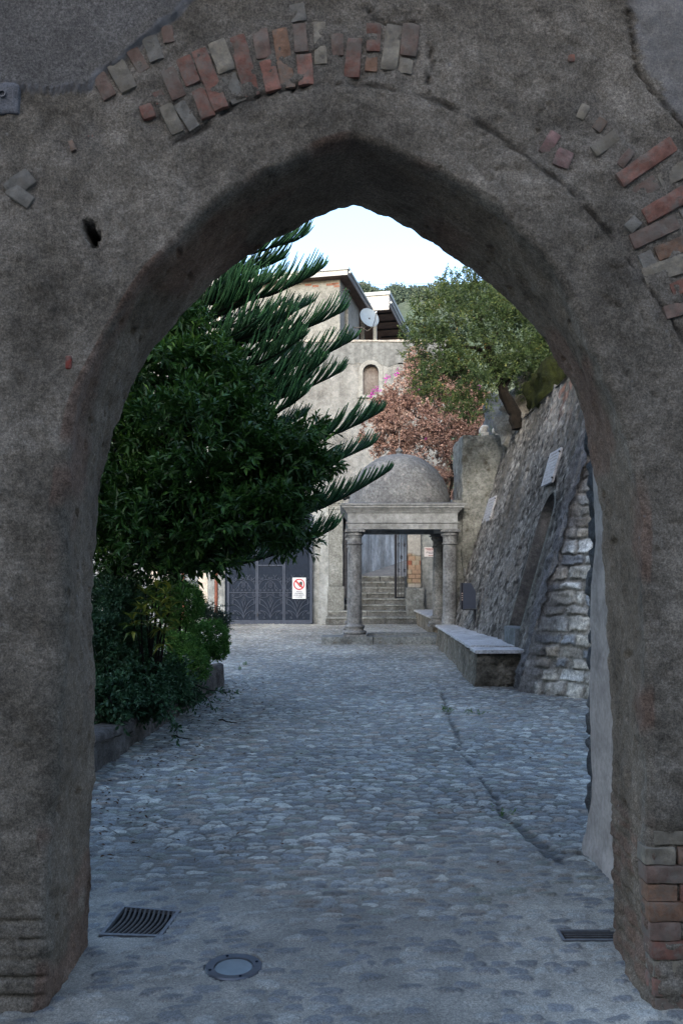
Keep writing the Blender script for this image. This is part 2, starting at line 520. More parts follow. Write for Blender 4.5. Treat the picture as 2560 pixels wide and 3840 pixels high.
M['upper_rock'] = stone_mat('upper_rock', (0.28, 0.25, 0.2), (0.42, 0.39, 0.34), (0.55, 0.52, 0.46), 1.5, 0.9, 0.95, 0.1, rust=(0.3, 0.16, 0.11), bd=0.05)
M['unseen_street_wall'] = stone_mat('unseen_street_wall', (0.12, 0.11, 0.1), (0.17, 0.16, 0.15), (0.22, 0.21, 0.2), 0.5, 0.3, 0.9, 0.0)

M['broadleaf'] = leaf_mat('broadleaf', [(0.0, (0.011, 0.033, 0.006)), (0.45, (0.024, 0.066, 0.012)), (0.8, (0.05, 0.12, 0.02)), (1.0, (0.12, 0.215, 0.04))], 0.42, 0.3, 0.10, 1.2)
M['needle'] = leaf_mat('needle', [(0.0, (0.014, 0.020, 0.011)), (0.35, (0.010, 0.034, 0.014)), (0.85, (0.018, 0.066, 0.026)), (1.0, (0.045, 0.13, 0.04))], 0.6, 0.2, 0.0, 1.25)
M['boxleaf'] = leaf_mat('boxleaf', [(0.0, (0.016, 0.045, 0.010)), (0.6, (0.04, 0.10, 0.02)), (1.0, (0.085, 0.18, 0.04))], 0.5, 0.25, 0.15, 1.9)
M['tealleaf'] = leaf_mat('tealleaf', [(0.0, (0.013, 0.038, 0.017)), (0.6, (0.032, 0.075, 0.034)), (1.0, (0.065, 0.135, 0.06))], 0.45, 0.3, 0.12, 1.3)
M['greyleaf'] = leaf_mat('greyleaf', [(0.0, (0.03, 0.05, 0.035)), (0.6, (0.055, 0.085, 0.06)), (1.0, (0.09, 0.13, 0.09))], 0.5, 0.4, 0.15)
M['yellowleaf'] = leaf_mat('yellowleaf', [(0.0, (0.04, 0.09, 0.02)), (0.5, (0.09, 0.14, 0.025)), (1.0, (0.28, 0.28, 0.04))], 0.42, 0.4, 0.2)
M['oakleaf'] = leaf_mat('oakleaf', [(0.0, (0.024, 0.042, 0.016)), (0.5, (0.05, 0.085, 0.03)), (0.85, (0.12, 0.145, 0.045)), (0.97, (0.2, 0.21, 0.06)), (1.0, (0.3, 0.17, 0.05))], 0.5, 0.3, 0.3, 1.05)
M['bract'] = leaf_mat('bract', [(0.0, (0.03, 0.022, 0.02)), (0.35, (0.20, 0.12, 0.105)), (0.75, (0.39, 0.265, 0.235)), (1.0, (0.52, 0.42, 0.37))], 0.8, 0.1, 0.12, 0.8)
M['magenta'] = leaf_mat('magenta', [(0.0, (0.30, 0.02, 0.28)), (1.0, (0.5, 0.05, 0.45))], 0.7, 0.2, 0.25)
M['weed'] = leaf_mat('weed', [(0.0, (0.05, 0.11, 0.02)), (1.0, (0.12, 0.22, 0.05))], 0.55, 0.3, 0.2)
M['far_leaf'] = leaf_mat('far_leaf', [(0.0, (0.04, 0.066, 0.06)), (0.6, (0.075, 0.115, 0.095)), (1.0, (0.13, 0.175, 0.13))], 0.7, 0.1, 0.1, 0.75)
M['litter'] = leaf_mat('litter', [(0.0, (0.04, 0.025, 0.015)), (1.0, (0.13, 0.07, 0.04))], 0.8, 0.2, 0.0)


# ------------------------------------------------------------------ leaves
def unit(a):
    return a / np.maximum(np.linalg.norm(a, axis=-1, keepdims=True), 1e-9)


def leaf_arrays(P, D, U, L, Wd, tint, fold=0.12, droop=0.15):
    """folded five-point leaves"""
    n = len(P)
    D = unit(D); S = unit(np.cross(D, U)); N = np.cross(S, D)
    L = np.broadcast_to(np.asarray(L, float), (n,))[:, None]; Wd = np.broadcast_to(np.asarray(Wd, float), (n,))[:, None]
    c = P + D * L * 0.5 - N * Wd * fold * 2
    ml = P + D * L * 0.48 + S * Wd * 0.5 + N * Wd * fold
    mr = P + D * L * 0.48 - S * Wd * 0.5 + N * Wd * fold
    tip = P + D * L - N * L * droop
    V = np.stack([P, ml, c, mr, tip], 1).reshape(-1, 3)
    b = (np.arange(n) * 5)[:, None]
    T = np.concatenate([b + np.array([[0, 2, 1]]), b + np.array([[0, 3, 2]]), b + np.array([[1, 2, 4]]), b + np.array([[2, 3, 4]])], 0)
    return V, T, np.repeat(tint, 5)


def sprays(O, T, length, k, leaf_l, leaf_w, ang=60, jit=0.3, tint_base=None, r=rng):
    """O twig origins, T twig directions -> leaves along twigs"""
    m = len(O)
    T = unit(T)
    ref = unit(np.cross(T, r.normal(size=(m, 3))))
    bi = np.cross(T, ref)
    Ps, Ds, Us, ts = [], [], [], []
    ph = r.uniform(0, 6.28, m)
    ln = np.broadcast_to(length, (m,)) * r.uniform(0.7, 1.2, m)
    for i in range(k):
        u = (i + 0.6) / k
        a = ph + i * 2.4
        rad = ref * np.cos(a)[:, None] + bi * np.sin(a)[:, None]
        A = R(ang) * (1.0 - 0.55 * u)
        d = T * math.cos(A) + rad * math.sin(A) + r.normal(size=(m, 3)) * jit
        Ps.append(O + T * (ln * u)[:, None]); Ds.append(d)
        Us.append(T * 0.8 + np.array([0, 0, 0.7]) + r.normal(size=(m, 3)) * 0.25)
        tb = (tint_base if tint_base is not None else 0.45)
        ts.append(np.clip(tb + 0.25 * (u - 0.5) + r.normal(size=m) * 0.16, 0, 1))
    P = np.concatenate(Ps); D = np.concatenate(Ds); U = np.concatenate(Us); t = np.concatenate(ts)
    n = len(P)
    sc = r.uniform(0.65, 1.2, n)
    return leaf_arrays(P, D, U, leaf_l * sc, leaf_w * sc, t)


def blob_points(blobs, n, inner=0.5, r=rng, bump=0.22, seed=3):
    """points near the surface of a union of ellipsoids: returns points, outward dirs"""
    wts = np.array([b[1][0] * b[1][1] + b[1][1] * b[1][2] + b[1][0] * b[1][2] for b in blobs]); wts = wts / wts.sum()
    out_p, out_d = [], []
    for (c, rad), w in zip(blobs, wts):
        k = int(n * w * 1.5)
        d = unit(r.normal(size=(k, 3)))
        rr = inner + (1 - inner) * r.uniform(0, 1, k) ** 0.6
        rr = rr * (1 + bump * fbm(d[:, 0] * 2.2 + c[0], d[:, 1] * 2.2 + c[1], d[:, 2] * 2.2 + c[2], 3, seed))
        p = np.array(c) + d * np.array(rad) * rr[:, None]
        # drop those deep inside another blob
        keep = np.ones(k, bool)
        for (c2, r2) in blobs:
            if c2 is c: continue
            q = np.linalg.norm((p - np.array(c2)) / np.array(r2), axis=1)
            keep &= q > inner * 0.9
        nd = unit(d / np.array(rad))
        out_p.append(p[keep]); out_d.append(nd[keep])
    P = np.concatenate(out_p); Dn = np.concatenate(out_d)
    if len(P) > n:
        i = r.permutation(len(P))[:n]; P, Dn = P[i], Dn[i]
    return P, Dn


def clumpify(blobs, n, r0, r1, r=rng, seed=3, sit=0.85):
    """cover big blobs with many small foliage clumps"""
    P, Dn = blob_points(blobs, n, 0.8, r, 0.2, seed)
    rad = r.uniform(r0, r1, len(P))
    return [(tuple(p - d * q * (1 - sit)), (q, q, q * 0.85)) for p, d, q in zip(P, Dn, rad)]


def multi_points(blobs, n, r=rng, inner=0.6):
    """quick sampling on many small clumps (no mutual culling)"""
    c = np.array([b[0] for b in blobs]); q = np.array([b[1] for b in blobs])
    w = q[:, 0] ** 2; i = r.choice(len(c), n, p=w / w.sum())
    d = unit(r.normal(size=(n, 3)))
    rr = inner + (1 - inner) * r.uniform(0, 1, n) ** 0.5
    return c[i] + d * q[i] * rr[:, None], d


def tubes_arrays(P, rad, n=3):
    """many thin tubes: P (m,k,3), rad (m,k)"""
    m, k, _ = P.shape
    T = np.gradient(P, axis=1); T = unit(T)
    ref = np.array([0.31, 0.77, 0.12])
    A = unit(np.cross(T, np.broadcast_to(ref, T.shape))); B = np.cross(T, A)
    ring = []
    for j in range(n):
        a = 2 * math.pi * j / n
        ring.append(P + (A * math.cos(a) + B * math.sin(a)) * rad[..., None])
    V = np.stack(ring, 2).reshape(-1, 3)           # m,k,n
    base = (np.arange(m) * k * n)[:, None, None] + (np.arange(k - 1) * n)[None, :, None] + np.arange(n)[None, None, :]
    nx = (np.arange(m) * k * n)[:, None, None] + (np.arange(k - 1) * n)[None, :, None] + ((np.arange(n) + 1) % n)[None, None, :]
    Fq = np.stack([base, nx, nx + n, base + n], -1).reshape(-1, 4)
    return V, Fq


def to_tri(Fq):
    return np.concatenate([Fq[:, [0, 1, 2]], Fq[:, [0, 2, 3]]], 0)


def local(V, root):
    return np.asarray(V) - np.array(root.location)[None, :]

# ================================================================== GROUND
def crack_line():
    px = [(1015, 1590), (1028, 1640), (1045, 1680), (1060, 1712), (1040, 1716), (1075, 1745), (1095, 1780), (1140, 1838), (1147, 1868), (1185, 1890), (1215, 1915), (1248, 1940), (1285, 1952), (1337, 1955)]
    out = []
    for dx, dy in px:
        d = F * CH / (dy * K - HZ)
        out.append(((dx * K - 1280) / F * d, d))
    return out


CRACK = crack_line()
CRACK2 = [(CRACK[9][0], CRACK[9][1]), (CRACK[9][0] + 0.02, CRACK[9][1] - 0.35), (CRACK[9][0] + 0.10, CRACK[9][1] - 0.75)]


def build_paving():
    ys = np.concatenate([np.arange(1.2, 2.8, 0.03), np.arange(2.8, 8.0, 0.0095), np.arange(8.0, 14.0, 0.02), np.arange(14.0, 31.0, 0.035)])
    nc = 640
    s = np.linspace(-1, 1, nc)
    s = np.sign(s) * (0.62 * np.abs(s) + 0.38 * np.abs(s) ** 3)
    Y = np.repeat(ys[:, None], nc, 1)
    X = s[None, :] * (0.42 * ys[:, None] + 1.5)
    x, y = X.ravel(), Y.ravel()
    # packed river cobbles laid across: warped jittered grid
    wx = x + 0.035 * vnoise(x / 0.5, y / 0.5, 1.1, 1); wy = y + 0.03 * vnoise(x / 0.45, y / 0.45, 2.2, 2) + 0.12 * vnoise(x / 1.7, y / 2.3, 5.5, 12)
    fillv = np.clip(0.10 + 0.85 * sstep(5.6, 3.55, y + 0.5 * vnoise(x / 0.6, y / 0.8, 0.4, 30)) + 0.16 * vnoise(x / 0.9, y / 1.2, 1.4, 31), 0, 1)
    near = sstep(0.55, 0.95, fillv)
    sx, sy = 0.106, 0.060
    gy = np.floor(wy / sy)
    best = np.full(x.shape, 1e9); second = np.full(x.shape, 1e9)
    bi = np.zeros(x.shape); bj = np.zeros(x.shape); bdx = np.zeros(x.shape); bdy = np.zeros(x.shape)
    for dj in (-1, 0, 1):
        j = gy + dj
        offs = _hash(j, np.zeros_like(j), np.zeros_like(j), 3) * sx
        gx = np.floor((wx + offs) / sx)
        for di in (-1, 0, 1):
            i = gx + di
            z0 = np.zeros_like(i)
            cx = (i + 0.5 + 0.62 * (_hash(i, j, z0, 4) - 0.5)) * sx - offs
            cy = (j + 0.5 + 0.55 * (_hash(i, j, z0, 5) - 0.5)) * sy
            asp = 0.75 + 0.6 * _hash(i, j, z0, 6)
            ddx, ddy = (wx - cx), (wy - cy)
            q = np.hypot(ddx * 0.56 / asp, ddy * asp) / (0.8 + 0.4 * _hash(i, j, z0, 8))
            m = q < best
            second = np.where(m, best, np.minimum(second, q))
            best = np.where(m, q, best); bi = np.where(m, i, bi); bj = np.where(m, j, bj)
            bdx = np.where(m, ddx, bdx); bdy = np.where(m, ddy, bdy)
    z0 = np.zeros_like(bi)
    e = second - best
    h1, h2, h3, h4 = (_hash(bi, bj, z0, k) for k in (21, 22, 23, 24))
    dome = np.clip(1 - (best / 0.062) ** 2, 0, 1)
    sh = sstep(0.000, 0.022, e + 0.004 * vnoise(x / 0.02, y / 0.02, 7.7, 40)) * (0.45 + 0.55 * dome)          # 0..1 profile of a stone
    top = sh * (0.70 + 0.6 * (h4 - 0.5)) * (1 - 0.5 * near * (h4 < 0.35))
    fl_ = 0.15 + 0.29 * fillv
    stone = sstep(fl_ - 0.02, fl_ + 0.10, top + 0.05 * vnoise(x / 0.025, y / 0.025, 2.7, 41))
    hgt = np.maximum(top, fl_ - 0.02) * 0.017 + stone * ((h2 - 0.5) * 0.10 * bdx + (h3 - 0.60) * 0.20 * bdy) * (1 - 0.8 * near)
    mort = 0.003 * fbm(x / 0.06, y / 0.06, 0.3, 3, 50) + 0.0015 * vnoise(x / 0.012, y / 0.012, 0.2, 60)
    big = 0.016 * fbm(x / 1.6, y / 1.6, 0.7, 3, 70) 
    # ground swells a little against the walls
    z = big + mort + hgt
    cd = np.minimum(seg_dist(x, y, CRACK), seg_dist(x, y, CRACK2))
    cd = cd + 0.028 * vnoise(x / 0.05, y / 0.06, 4.4, 80) + 0.02 * vnoise(x / 0.2, y / 0.25, 4.9, 81)
    crk = sstep(0.03, 0.006, cd) * sstep(3.7, 4.2, y)
    z = z - 0.017 * crk
    # ground kept below the column kerbs and the steps
    # colours: per stone
    pal = np.array([(0.165, 0.18, 0.205), (0.215, 0.23, 0.25), (0.27, 0.28, 0.29), (0.185, 0.2, 0.195), (0.15, 0.155, 0.17), (0.215, 0.195, 0.185), (0.33, 0.34, 0.345), (0.235, 0.25, 0.27)])
    idx = np.clip((h1 * 8).astype(int), 0, 7)
    col = pal[idx] ** 1.15 * 1.3 * (0.80 + 0.40 * h3)[:, None]
    dark = np.array((0.085, 0.096, 0.12))
    nearcol = np.where((h1 > 0.45)[:, None], dark[None, :] * (0.8 + 0.7 * h3)[:, None], np.array((0.2, 0.21, 0.22))[None, :] * (0.8 + 0.5 * h3)[:, None])
    col = np.where((near > 0.5)[:, None], nearcol, col * (1 - 0.22 * sstep(0.15, 0.5, fillv))[:, None])
    patch = fbm(x / 1.1, y / 1.5, 3.1, 4, 90)
    mcol = np.array((0.182, 0.18, 0.176))[None, :] * (1.0 + 0.35 * patch)[:, None]
    mnear = np.array((0.225, 0.222, 0.218))[None, :] * (1.0 + 0.25 * patch + 0.2 * vnoise(x / 0.1, y / 0.1, 1, 95))[:, None]
    mcol = mcol * (1 - near)[:, None] + mnear * near[:, None]
    gap = sstep(0.010, 0.0, e) * (1 - sstep(0.1, 0.5, fillv))
    mcol = mcol * (1 - 0.45 * gap)[:, None]
    st = stone[:, None] * (1 - 0.25 * near)[:, None]
    c = mcol * (1 - st) + col * st
    c = c * (1.0 + 0.22 * patch)[:, None]
    c = c * (1 - 0.62 * crk)[:, None]
    # damp darker soil along the planter
    global PAVE
    PAVE = np.stack([x, y, z], 1)[(y < 4.6)]
    # seats cut for the drain grate, the ground light and the slotted drain
    gp = [WD(228, 2153, 3.70), WD(370, 2160, 3.68), WD(415, 2098, 3.97), WD(282, 2084, 4.03)]
    seat = in_poly(x, y, [(q.x, q.y) for q in gp])
    lp = WD(536, 2230, 3.37)
    seat |= np.hypot(x - lp.x, y - 3.38) < 0.112
    sp = WD(1358, 2172, 3.62)
    seat |= (np.abs(x - sp.x - 0.04) < 0.155) & (np.abs(y - 3.68) < 0.054)
    z = np.where(seat, z - 0.05, z)
    V = np.stack([x, y, z], 1)
    me = np_mesh("cobblestone_paving", V, grid_faces(len(ys), nc), {'stone': c, 'mask': st[:, 0]}, smooth=True)
    t = NT('cobbles')
    base = t.attr('stone', 'Color')
    n = t.noise(55, 6, 0.7)
    n2 = t.noise(9, 6, 0.7)
    cc = t.mix(0.8, base, t.ramp(n, [(0.3, 0.6), (0.5, 1.0), (0.72, 1.4)]), 'MULTIPLY')
    cc = t.mix(0.6, cc, t.ramp(n2, [(0.3, 0.7), (0.5, 1.0), (0.72, 1.25)]), 'MULTIPLY')
    cc = t.mix(1.0, cc, (1.30, 1.25, 1.09), 'MULTIPLY')
    cc = t.mix(0.9, cc, t.ramp(t.noise(150, 4, 0.7), [(0.34, 0.5), (0.5, 0.97), (0.66, 1.5)]), 'MULTIPLY')
    t.fin(cc, t.ramp(n2, [(0.3, 0.5), (0.7, 0.75)]), t.bump(n, 0.5, 0.006), 0.45)
    o = link("cobblestone_paving", me, t.m)
    tag(o, kind='structure')
    return o


build_paving()


def ground_z(x, y, r=0.16):
    q = PAVE[np.hypot(PAVE[:, 0] - x, PAVE[:, 1] - y) < r]
    return float(np.percentile(q[:, 2], 60))


g = MB(); g.add([(-900, -60, -0.13), (900, -60, -0.13), (900, 1200, -0.13), (-900, 1200, -0.13)], [(0, 1, 2, 3)])
tag(g.build("ground", M['ground']), kind='structure')

# ================================================================== ARCH WALL
YF, YB = 3.05, 3.65
backL = [(337, 3640), (345, 3400), (356, 3050), (357, 2767), (349, 2367), (351, 2176), (364, 2016), (383, 1857), (408, 1748), (440, 1633), (478, 1512), (517, 1442), (574, 1334), (670, 1219), (774, 1107), (944, 957), (1067, 887), (1139, 852), (1210, 816), (1276, 793), (1330, 784)]
backR = [(2289, 3640), (2284, 3300), (2275, 3080), (2279, 2978), (2298, 2849), (2292, 2700), (2290, 2522), (2281, 2420), (2271, 2148), (2257, 1965), (2240, 1822), (2216, 1692), (2189, 1584), (2158, 1495), (2099, 1398), (2012, 1260), (1910, 1143), (1849, 1077), (1726, 985), (1582, 886), (1443, 824), (1330, 784)]
frontL = [(150, 3850), (165, 3788), (182, 3095), (215, 2700), (240, 2300), (243, 1920), (262, 1700), (276, 1610), (300, 1493), (338, 1410), (408, 1257), (472, 1149), (548, 1027), (637, 935), (751, 808), (898, 694), (1061, 612), (1167, 563), (1280, 524), (1335, 517)]
frontR = [(2450, 3850), (2440, 3700), (2425, 3300), (2420, 2900), (2416, 2624), (2410, 2284), (2403, 2080), (2400, 1876), (2356, 1672), (2301, 1502), (2240, 1350), (2170, 1180), (2064, 985), (1966, 890), (1900, 806), (1811, 749), (1704, 684), (1606, 635), (1484, 570), (1390, 530), (1335, 517)]


def curve(pts, d, n):
    P = np.array([[(px - 1280) / F * d, CH - (py - HZ) / F * d] for px, py in pts])
    s = np.r_[0, np.cumsum(np.hypot(*np.diff(P, axis=0).T))]
    s = s / s[-1]
    u = np.linspace(0, 1, n)
    out = np.stack([np.interp(u, s, P[:, 0]), np.interp(u, s, P[:, 1])], 1)
    k = np.array([1, 2, 3, 4, 5, 6, 7, 6, 5, 4, 3, 2, 1], float); k /= k.sum()
    pad = 6
    for _ in range(1):
        ext = np.concatenate([2 * out[:1] - out[pad:0:-1], out, out[-1:] + (out[-1:] - out[-2:-pad - 2:-1]) * 0.6], 0)
        sm = np.stack([np.convolve(ext[:, j], k, 'valid') for j in (0, 1)], 1)
        out = sm
    return out


def proj_wall(px, py, d=YF):
    return ((px - 1280) / F * d, CH - (py - HZ) / F * d)


def pw(pts):
    return [proj_wall(a * K, b * K) for a, b in pts]


SMOOTH_POLY = pw([(-900, 198), (0, 196), (60, 200), (120, 208), (160, 202), (205, 203), (222, 172), (262, 150), (300, 118), (345, 88), (375, 62), (408, 40), (440, 0), (520, -40), (600, -300), (-900, -900)])
SMOOTH_EDGE = pw([(-300, 190), (0, 196), (60, 200), (120, 208), (160, 202), (205, 203), (222, 172), (262, 150), (300, 118), (345, 88), (375, 62), (408, 40), (440, 0)])
PALE_POLY = pw([(1448, -30), (1700, -30), (1700, 300), (1568, 290), (1500, 190), (1470, 150), (1455, 60)])
RING = pw([(-40, 480), (120, 430), (230, 445), (300, 405), (340, 365), (400, 325), (470, 290), (540, 237), (620, 213), (720, 195), (850, 195), (960, 215), (1060, 262), (1140, 312), (1210, 365), (1300, 432), (1400, 540), (1470, 640), (1535, 725), (1580, 800)])
RINGC = RING[5:]
VC1 = pw([(985, 95), (992, 140), (982, 170), (985, 218)])
VC2 = pw([(1440, -20), (1448, 60), (1455, 110), (1458, 160), (1500, 215), (1568, 290), (1640, 330)])
VC3 = pw([(820, -10), (860, 40), (910, 55), (960, 48)])
HOLE = proj_wall(210 * K, 536 * K)
COURSES_Z = [proj_wall(0, y * K)[1] for y in (1905, 1945, 1988, 2030, 2073, 2116, 2160, 2203, 2247, 2290, 2335)]

# bricks: (top x, top y, bottom x, bottom y, width, tone)   tone r red, p pale, b brown, o orange, g grey
BR = [(225.1, 169.4, 252.8, 222.8, 32.9, 'b'), (263.1, 143.7, 296.9, 205.3, 39.0, 'p'), (302.1, 110.9, 332.9, 164.3, 32.9, 'b'), (343.1, 87.3, 363.7, 143.7, 37.0, 'g'), (384.2, 63.7, 390.4, 102.7, 26.7, 'b'),
      (358.5, 205.3, 371.9, 236.1, 30.8, 'r'), (380.1, 242.3, 408.8, 303.9, 28.7, 'p'), (332.9, 241.3, 343.1, 269.0, 26.7, 'r'), (384.2, 159.1, 413.0, 225.9, 34.9, 'b'), (408.8, 232.0, 447.9, 293.6, 32.9, 'g'),
      (420.1, 133.5, 445.8, 195.1, 37.0, 'r'), (454.0, 203.3, 478.7, 269.0, 34.9, 'r'), (456.1, 115.0, 509.5, 251.5, 37.0, 'r'), (497.1, 97.5, 521.8, 164.3, 39.0, 'p'), (523.8, 170.4, 549.5, 234.1, 37.0, 'g'),
      (543.3, 84.2, 581.3, 220.7, 37.0, 'r'), (595.7, 66.7, 608.0, 134.5, 37.0, 'b'), (612.1, 139.6, 629.6, 210.5, 37.0, 'r'), (640.9, 66.7, 662.4, 203.3, 37.0, 'o'), (687.1, 53.4, 692.2, 121.2, 34.9, 'b'),
      (697.4, 125.3, 703.5, 197.1, 37.0, 'r'), (679.9, 4.1, 687.1, 50.3, 41.1, 'g'), (733.3, 46.2, 737.4, 148.9, 33.9, 'p'), (774.4, 77.0, 776.4, 128.3, 30.8, 'b'), (815.4, 87.3, 807.2, 176.6, 33.9, 'r'),
      (858.5, 53.4, 856.5, 119.1, 34.9, 'r'), (854.4, 124.2, 851.4, 164.3, 30.8, 'o'), (905.8, 56.5, 892.4, 159.1, 35.9, 'p'), (943.8, 56.5, 936.6, 126.3, 35.9, 'b'), (933.5, 131.4, 928.4, 169.4, 34.9, 'p'),
      (1278.0, 302.8, 1246.7, 354.1, 30.8, 'm'), (1299.0, 347.1, 1285.0, 384.5, 36.4, 'm'), (1345.7, 239.7, 1329.4, 272.4, 21.5, 'p'), (1383.0, 277.1, 1366.7, 300.4, 22.4, 'o'), (1413.4, 312.1, 1359.7, 351.8, 28.0, 'p'),
      (1448.4, 347.1, 1420.4, 384.5, 17.7, 'b'), (1544.1, 330.8, 1420.4, 417.1, 33.6, 'r'), (1506.8, 417.1, 1429.7, 463.8, 37.4, 'b'), (1588.5, 379.8, 1511.4, 419.5, 37.4, 'p'), (1597.8, 431.2, 1476.4, 501.2, 35.5, 'r'),
      (1462.4, 505.9, 1439.1, 529.2, 28.0, 'g'), (1551.1, 510.5, 1448.4, 557.2, 35.5, 'b'), (1616.5, 463.8, 1560.5, 496.5, 32.7, 'g'), (1499.8, 589.9, 1467.1, 603.9, 37.4, 'g'), (1597.8, 547.9, 1504.4, 585.2, 37.4, 'o'),
      (1616.5, 589.9, 1476.4, 636.6, 39.2, 'p'), (1616.5, 636.6, 1537.1, 669.3, 35.5, 'r'), (1616.5, 692.6, 1523.1, 720.6, 33.6, 'b'), (160, 320, 170, 346, 14, 'o'), (206, 306, 212, 330, 16, 'r'),
      (1312, 126, 1312, 142, 14, 'r'), (70, 400, 20, 440, 40, 'g'), (20, 430, 70, 465, 30, 'g')]


def low_disp(x, z):
    return 0.011 * fbm(x / 0.6, z / 0.6, 2.0, 3, 101) + 0.005 * fbm(x / 0.16, z / 0.16, 5.0, 2, 111)


def build_arch():
    nl = 330
    BL, BRt = curve(backL, YB, nl), curve(backR, YB, nl)
    FL, FR = curve(frontL, YF, nl), curve(frontR, YF, nl)
    B = np.concatenate([BL, BRt[::-1][1:]], 0)
    Ff = np.concatenate([FL, FR[::-1][1:]], 0)
    n = len(B)
    tg = np.gradient(Ff, axis=0); tg = unit(tg)
    k = np.ones(41) / 41
    nrm = np.stack([-tg[:, 1], tg[:, 0]], 1)
    nrm = np.stack([np.convolve(np.pad(nrm[:, j], 20, mode='edge'), k, 'valid') for j in (0, 1)], 1)
    nrm = unit(nrm)
    # outward direction: level beside the jambs, radial about the arch
    cx, cz = 0.03, 1.75
    dr = np.stack([Ff[:, 0] - cx, np.maximum(Ff[:, 1] - cz, 0)], 1); dr = unit(dr)
    dirv = unit(dr * 0.6 + nrm * 0.4); dirv[:, 1] = np.where(Ff[:, 1] < 1.2, 0, dirv[:, 1])
    dirv = unit(dirv)
    rows, kinds = [], []
    fil = 0.026 + 0.008 * vnoise(np.arange(n) / 25.0, 0.0, 0.0, 5) + 0.03 * sstep(1.0, 0.3, np.abs(Ff[:, 1] - 1.4)) * (Ff[:, 0] < 0)
    # outer back, back edge
    for off in (5.0, 2.0, 0.8, 0.3, 0.12, 0.04):
        rows.append(np.c_[B[:, 0] + dirv[:, 0] * off, np.full(n, YB), B[:, 1] + dirv[:, 1] * off]); kinds.append(2)
    ns = 46
    for i in range(ns):
        u = i / (ns - 1.0)
        e = B * (1 - u) + Ff * u
        # rounded back arris
        rb = 0.03
        yy = YB - (YB - YF) * u
        sh = max(0, rb - (YB - yy)) ** 2 / rb * 0.6
        # front fillet: surface eases outward near the front
        t = np.clip((fil - (yy - YF)) / fil, 0, 1)
        shf = fil * (1 - np.sqrt(np.maximum(1 - t * t, 0)))
        rows.append(np.c_[e[:, 0] + dirv[:, 0] * (sh + shf), np.full(n, yy), e[:, 1] + dirv[:, 1] * (sh + shf)]); kinds.append(1)
    offs = np.concatenate([np.linspace(0, 1.15, 112)[1:], np.linspace(1.15, 2.0, 40)[1:], np.geomspace(2.0, 6.0, 14)[1:]])
    for o in offs:
        rows.append(np.c_[Ff[:, 0] + dirv[:, 0] * (fil + o), np.full(n, YF), Ff[:, 1] + dirv[:, 1] * (fil + o)]); kinds.append(0)
    P = np.stack(rows, 0)                     # rows, n, 3
    nr = P.shape[0]
    kk = np.repeat(np.array(kinds)[:, None], n, 1)
    x, y, z = P[..., 0].copy(), P[..., 1].copy(), P[..., 2].copy()
    # masks in wall plane
    sm = in_poly(x, z, SMOOTH_POLY).astype(float)
    dsm = seg_dist(x, z, SMOOTH_EDGE) + 0.006 * vnoise(x / 0.03, z / 0.03, 1, 7)
    edge = sstep(0.016, 0.004, dsm) * (kk == 0)
    pale = in_poly(x + 0.02 * vnoise(x / 0.06, z / 0.06, 0, 8), z + 0.02 * vnoise(x / 0.06, z / 0.06, 4, 9), PALE_POLY).astype(float) * (kk == 0)
    low = low_disp(x, z)
    med = 0.0048 * fbm(x / 0.05, z / 0.05, y / 0.05, 3, 121) + 0.0030 * fbm(x / 0.018, z / 0.018, y / 0.018, 2, 131)
    pits = -0.007 * sstep(0.62, 0.8, vnoise(x / 0.035, z / 0.035, y / 0.035, 141)) * sstep(0.0, 0.4, vnoise(x / 0.3, z / 0.3, 3, 142))
    out = low + (med + pits) * (1 - 0.75 * sm) + 0.012 * sm
    ringd = seg_dist(x, z, RINGC) + 0.008 * vnoise(x / 0.05, z / 0.05, 0.0, 151)
    out = out - 0.009 * sstep(0.007, 0.001, ringd) * (0.35 + 0.65 * sstep(-0.3, 0.3, vnoise(x / 0.25, z / 0.25, 9.0, 152)))
    crack = sstep(0.011, 0.003, ringd) * (0.6 + 0.4 * sstep(-0.3, 0.3, vnoise(x / 0.25, z / 0.25, 9.0, 152)))
    for vc in (VC1, VC2, VC3):
        crack = np.maximum(crack, sstep(0.011, 0.002, seg_dist(x, z, vc) + 0.006 * vnoise(x / 0.03, z / 0.03, 3.0, 153)))
        out = out - 0.012 * sstep(0.008, 0.001, seg_dist(x, z, vc) + 0.006 * vnoise(x / 0.03, z / 0.03, 3.0, 153))
    # exposed brick zones sit back a little
    bz = np.zeros_like(x)
    for (a, b, c, d, w, tn) in BR:
        p0, p1 = proj_wall(a * K, b * K), proj_wall(c * K, d * K)
        dd = seg_dist(x, z, [p0, p1])
        bz = np.maximum(bz, sstep(0.065, 0.03, dd))
    out = out - 0.0035 * bz + 0.004 * bz * vnoise(x / 0.03, z / 0.03, 2, 161)
    hx, hz = HOLE
    dh = np.hypot((x - hx) * 1.0 + 0.35 * (z - hz), (z - hz) * 0.6 - 0.25 * (x - hx)) + 0.008 * vnoise(x / 0.02, z / 0.02, 0, 171)
    hole = sstep(0.030, 0.012, dh) * (kk == 0)
    # masonry courses at the feet
    foot = sstep(0.55, 0.2, z)
    course = np.zeros_like(x)
    for cz_ in COURSES_Z:
        course = np.maximum(course, sstep(0.012, 0.003, np.abs(z - cz_ + 0.006 * vnoise(x / 0.1, y / 0.1, cz_ * 9, 181))))
    out = out - 0.016 * course * np.maximum(foot, (x > 0.9) * sstep(0.62, 0.55, z)) * (0.4 + 0.6 * (vnoise(x / 0.2, y / 0.2, z / 0.1, 182) > -0.2))
    rough_r = (x > 0.8) * sstep(1.2, 0.4, z)
    out = out + rough_r * 0.018 * fbm(x / 0.09, y / 0.09, z / 0.09, 3, 191)
    # apply
    front = (kk == 0); soff = (kk == 1)
    u_soff = np.clip((YB - y) / (YB - YF), 0, 1)
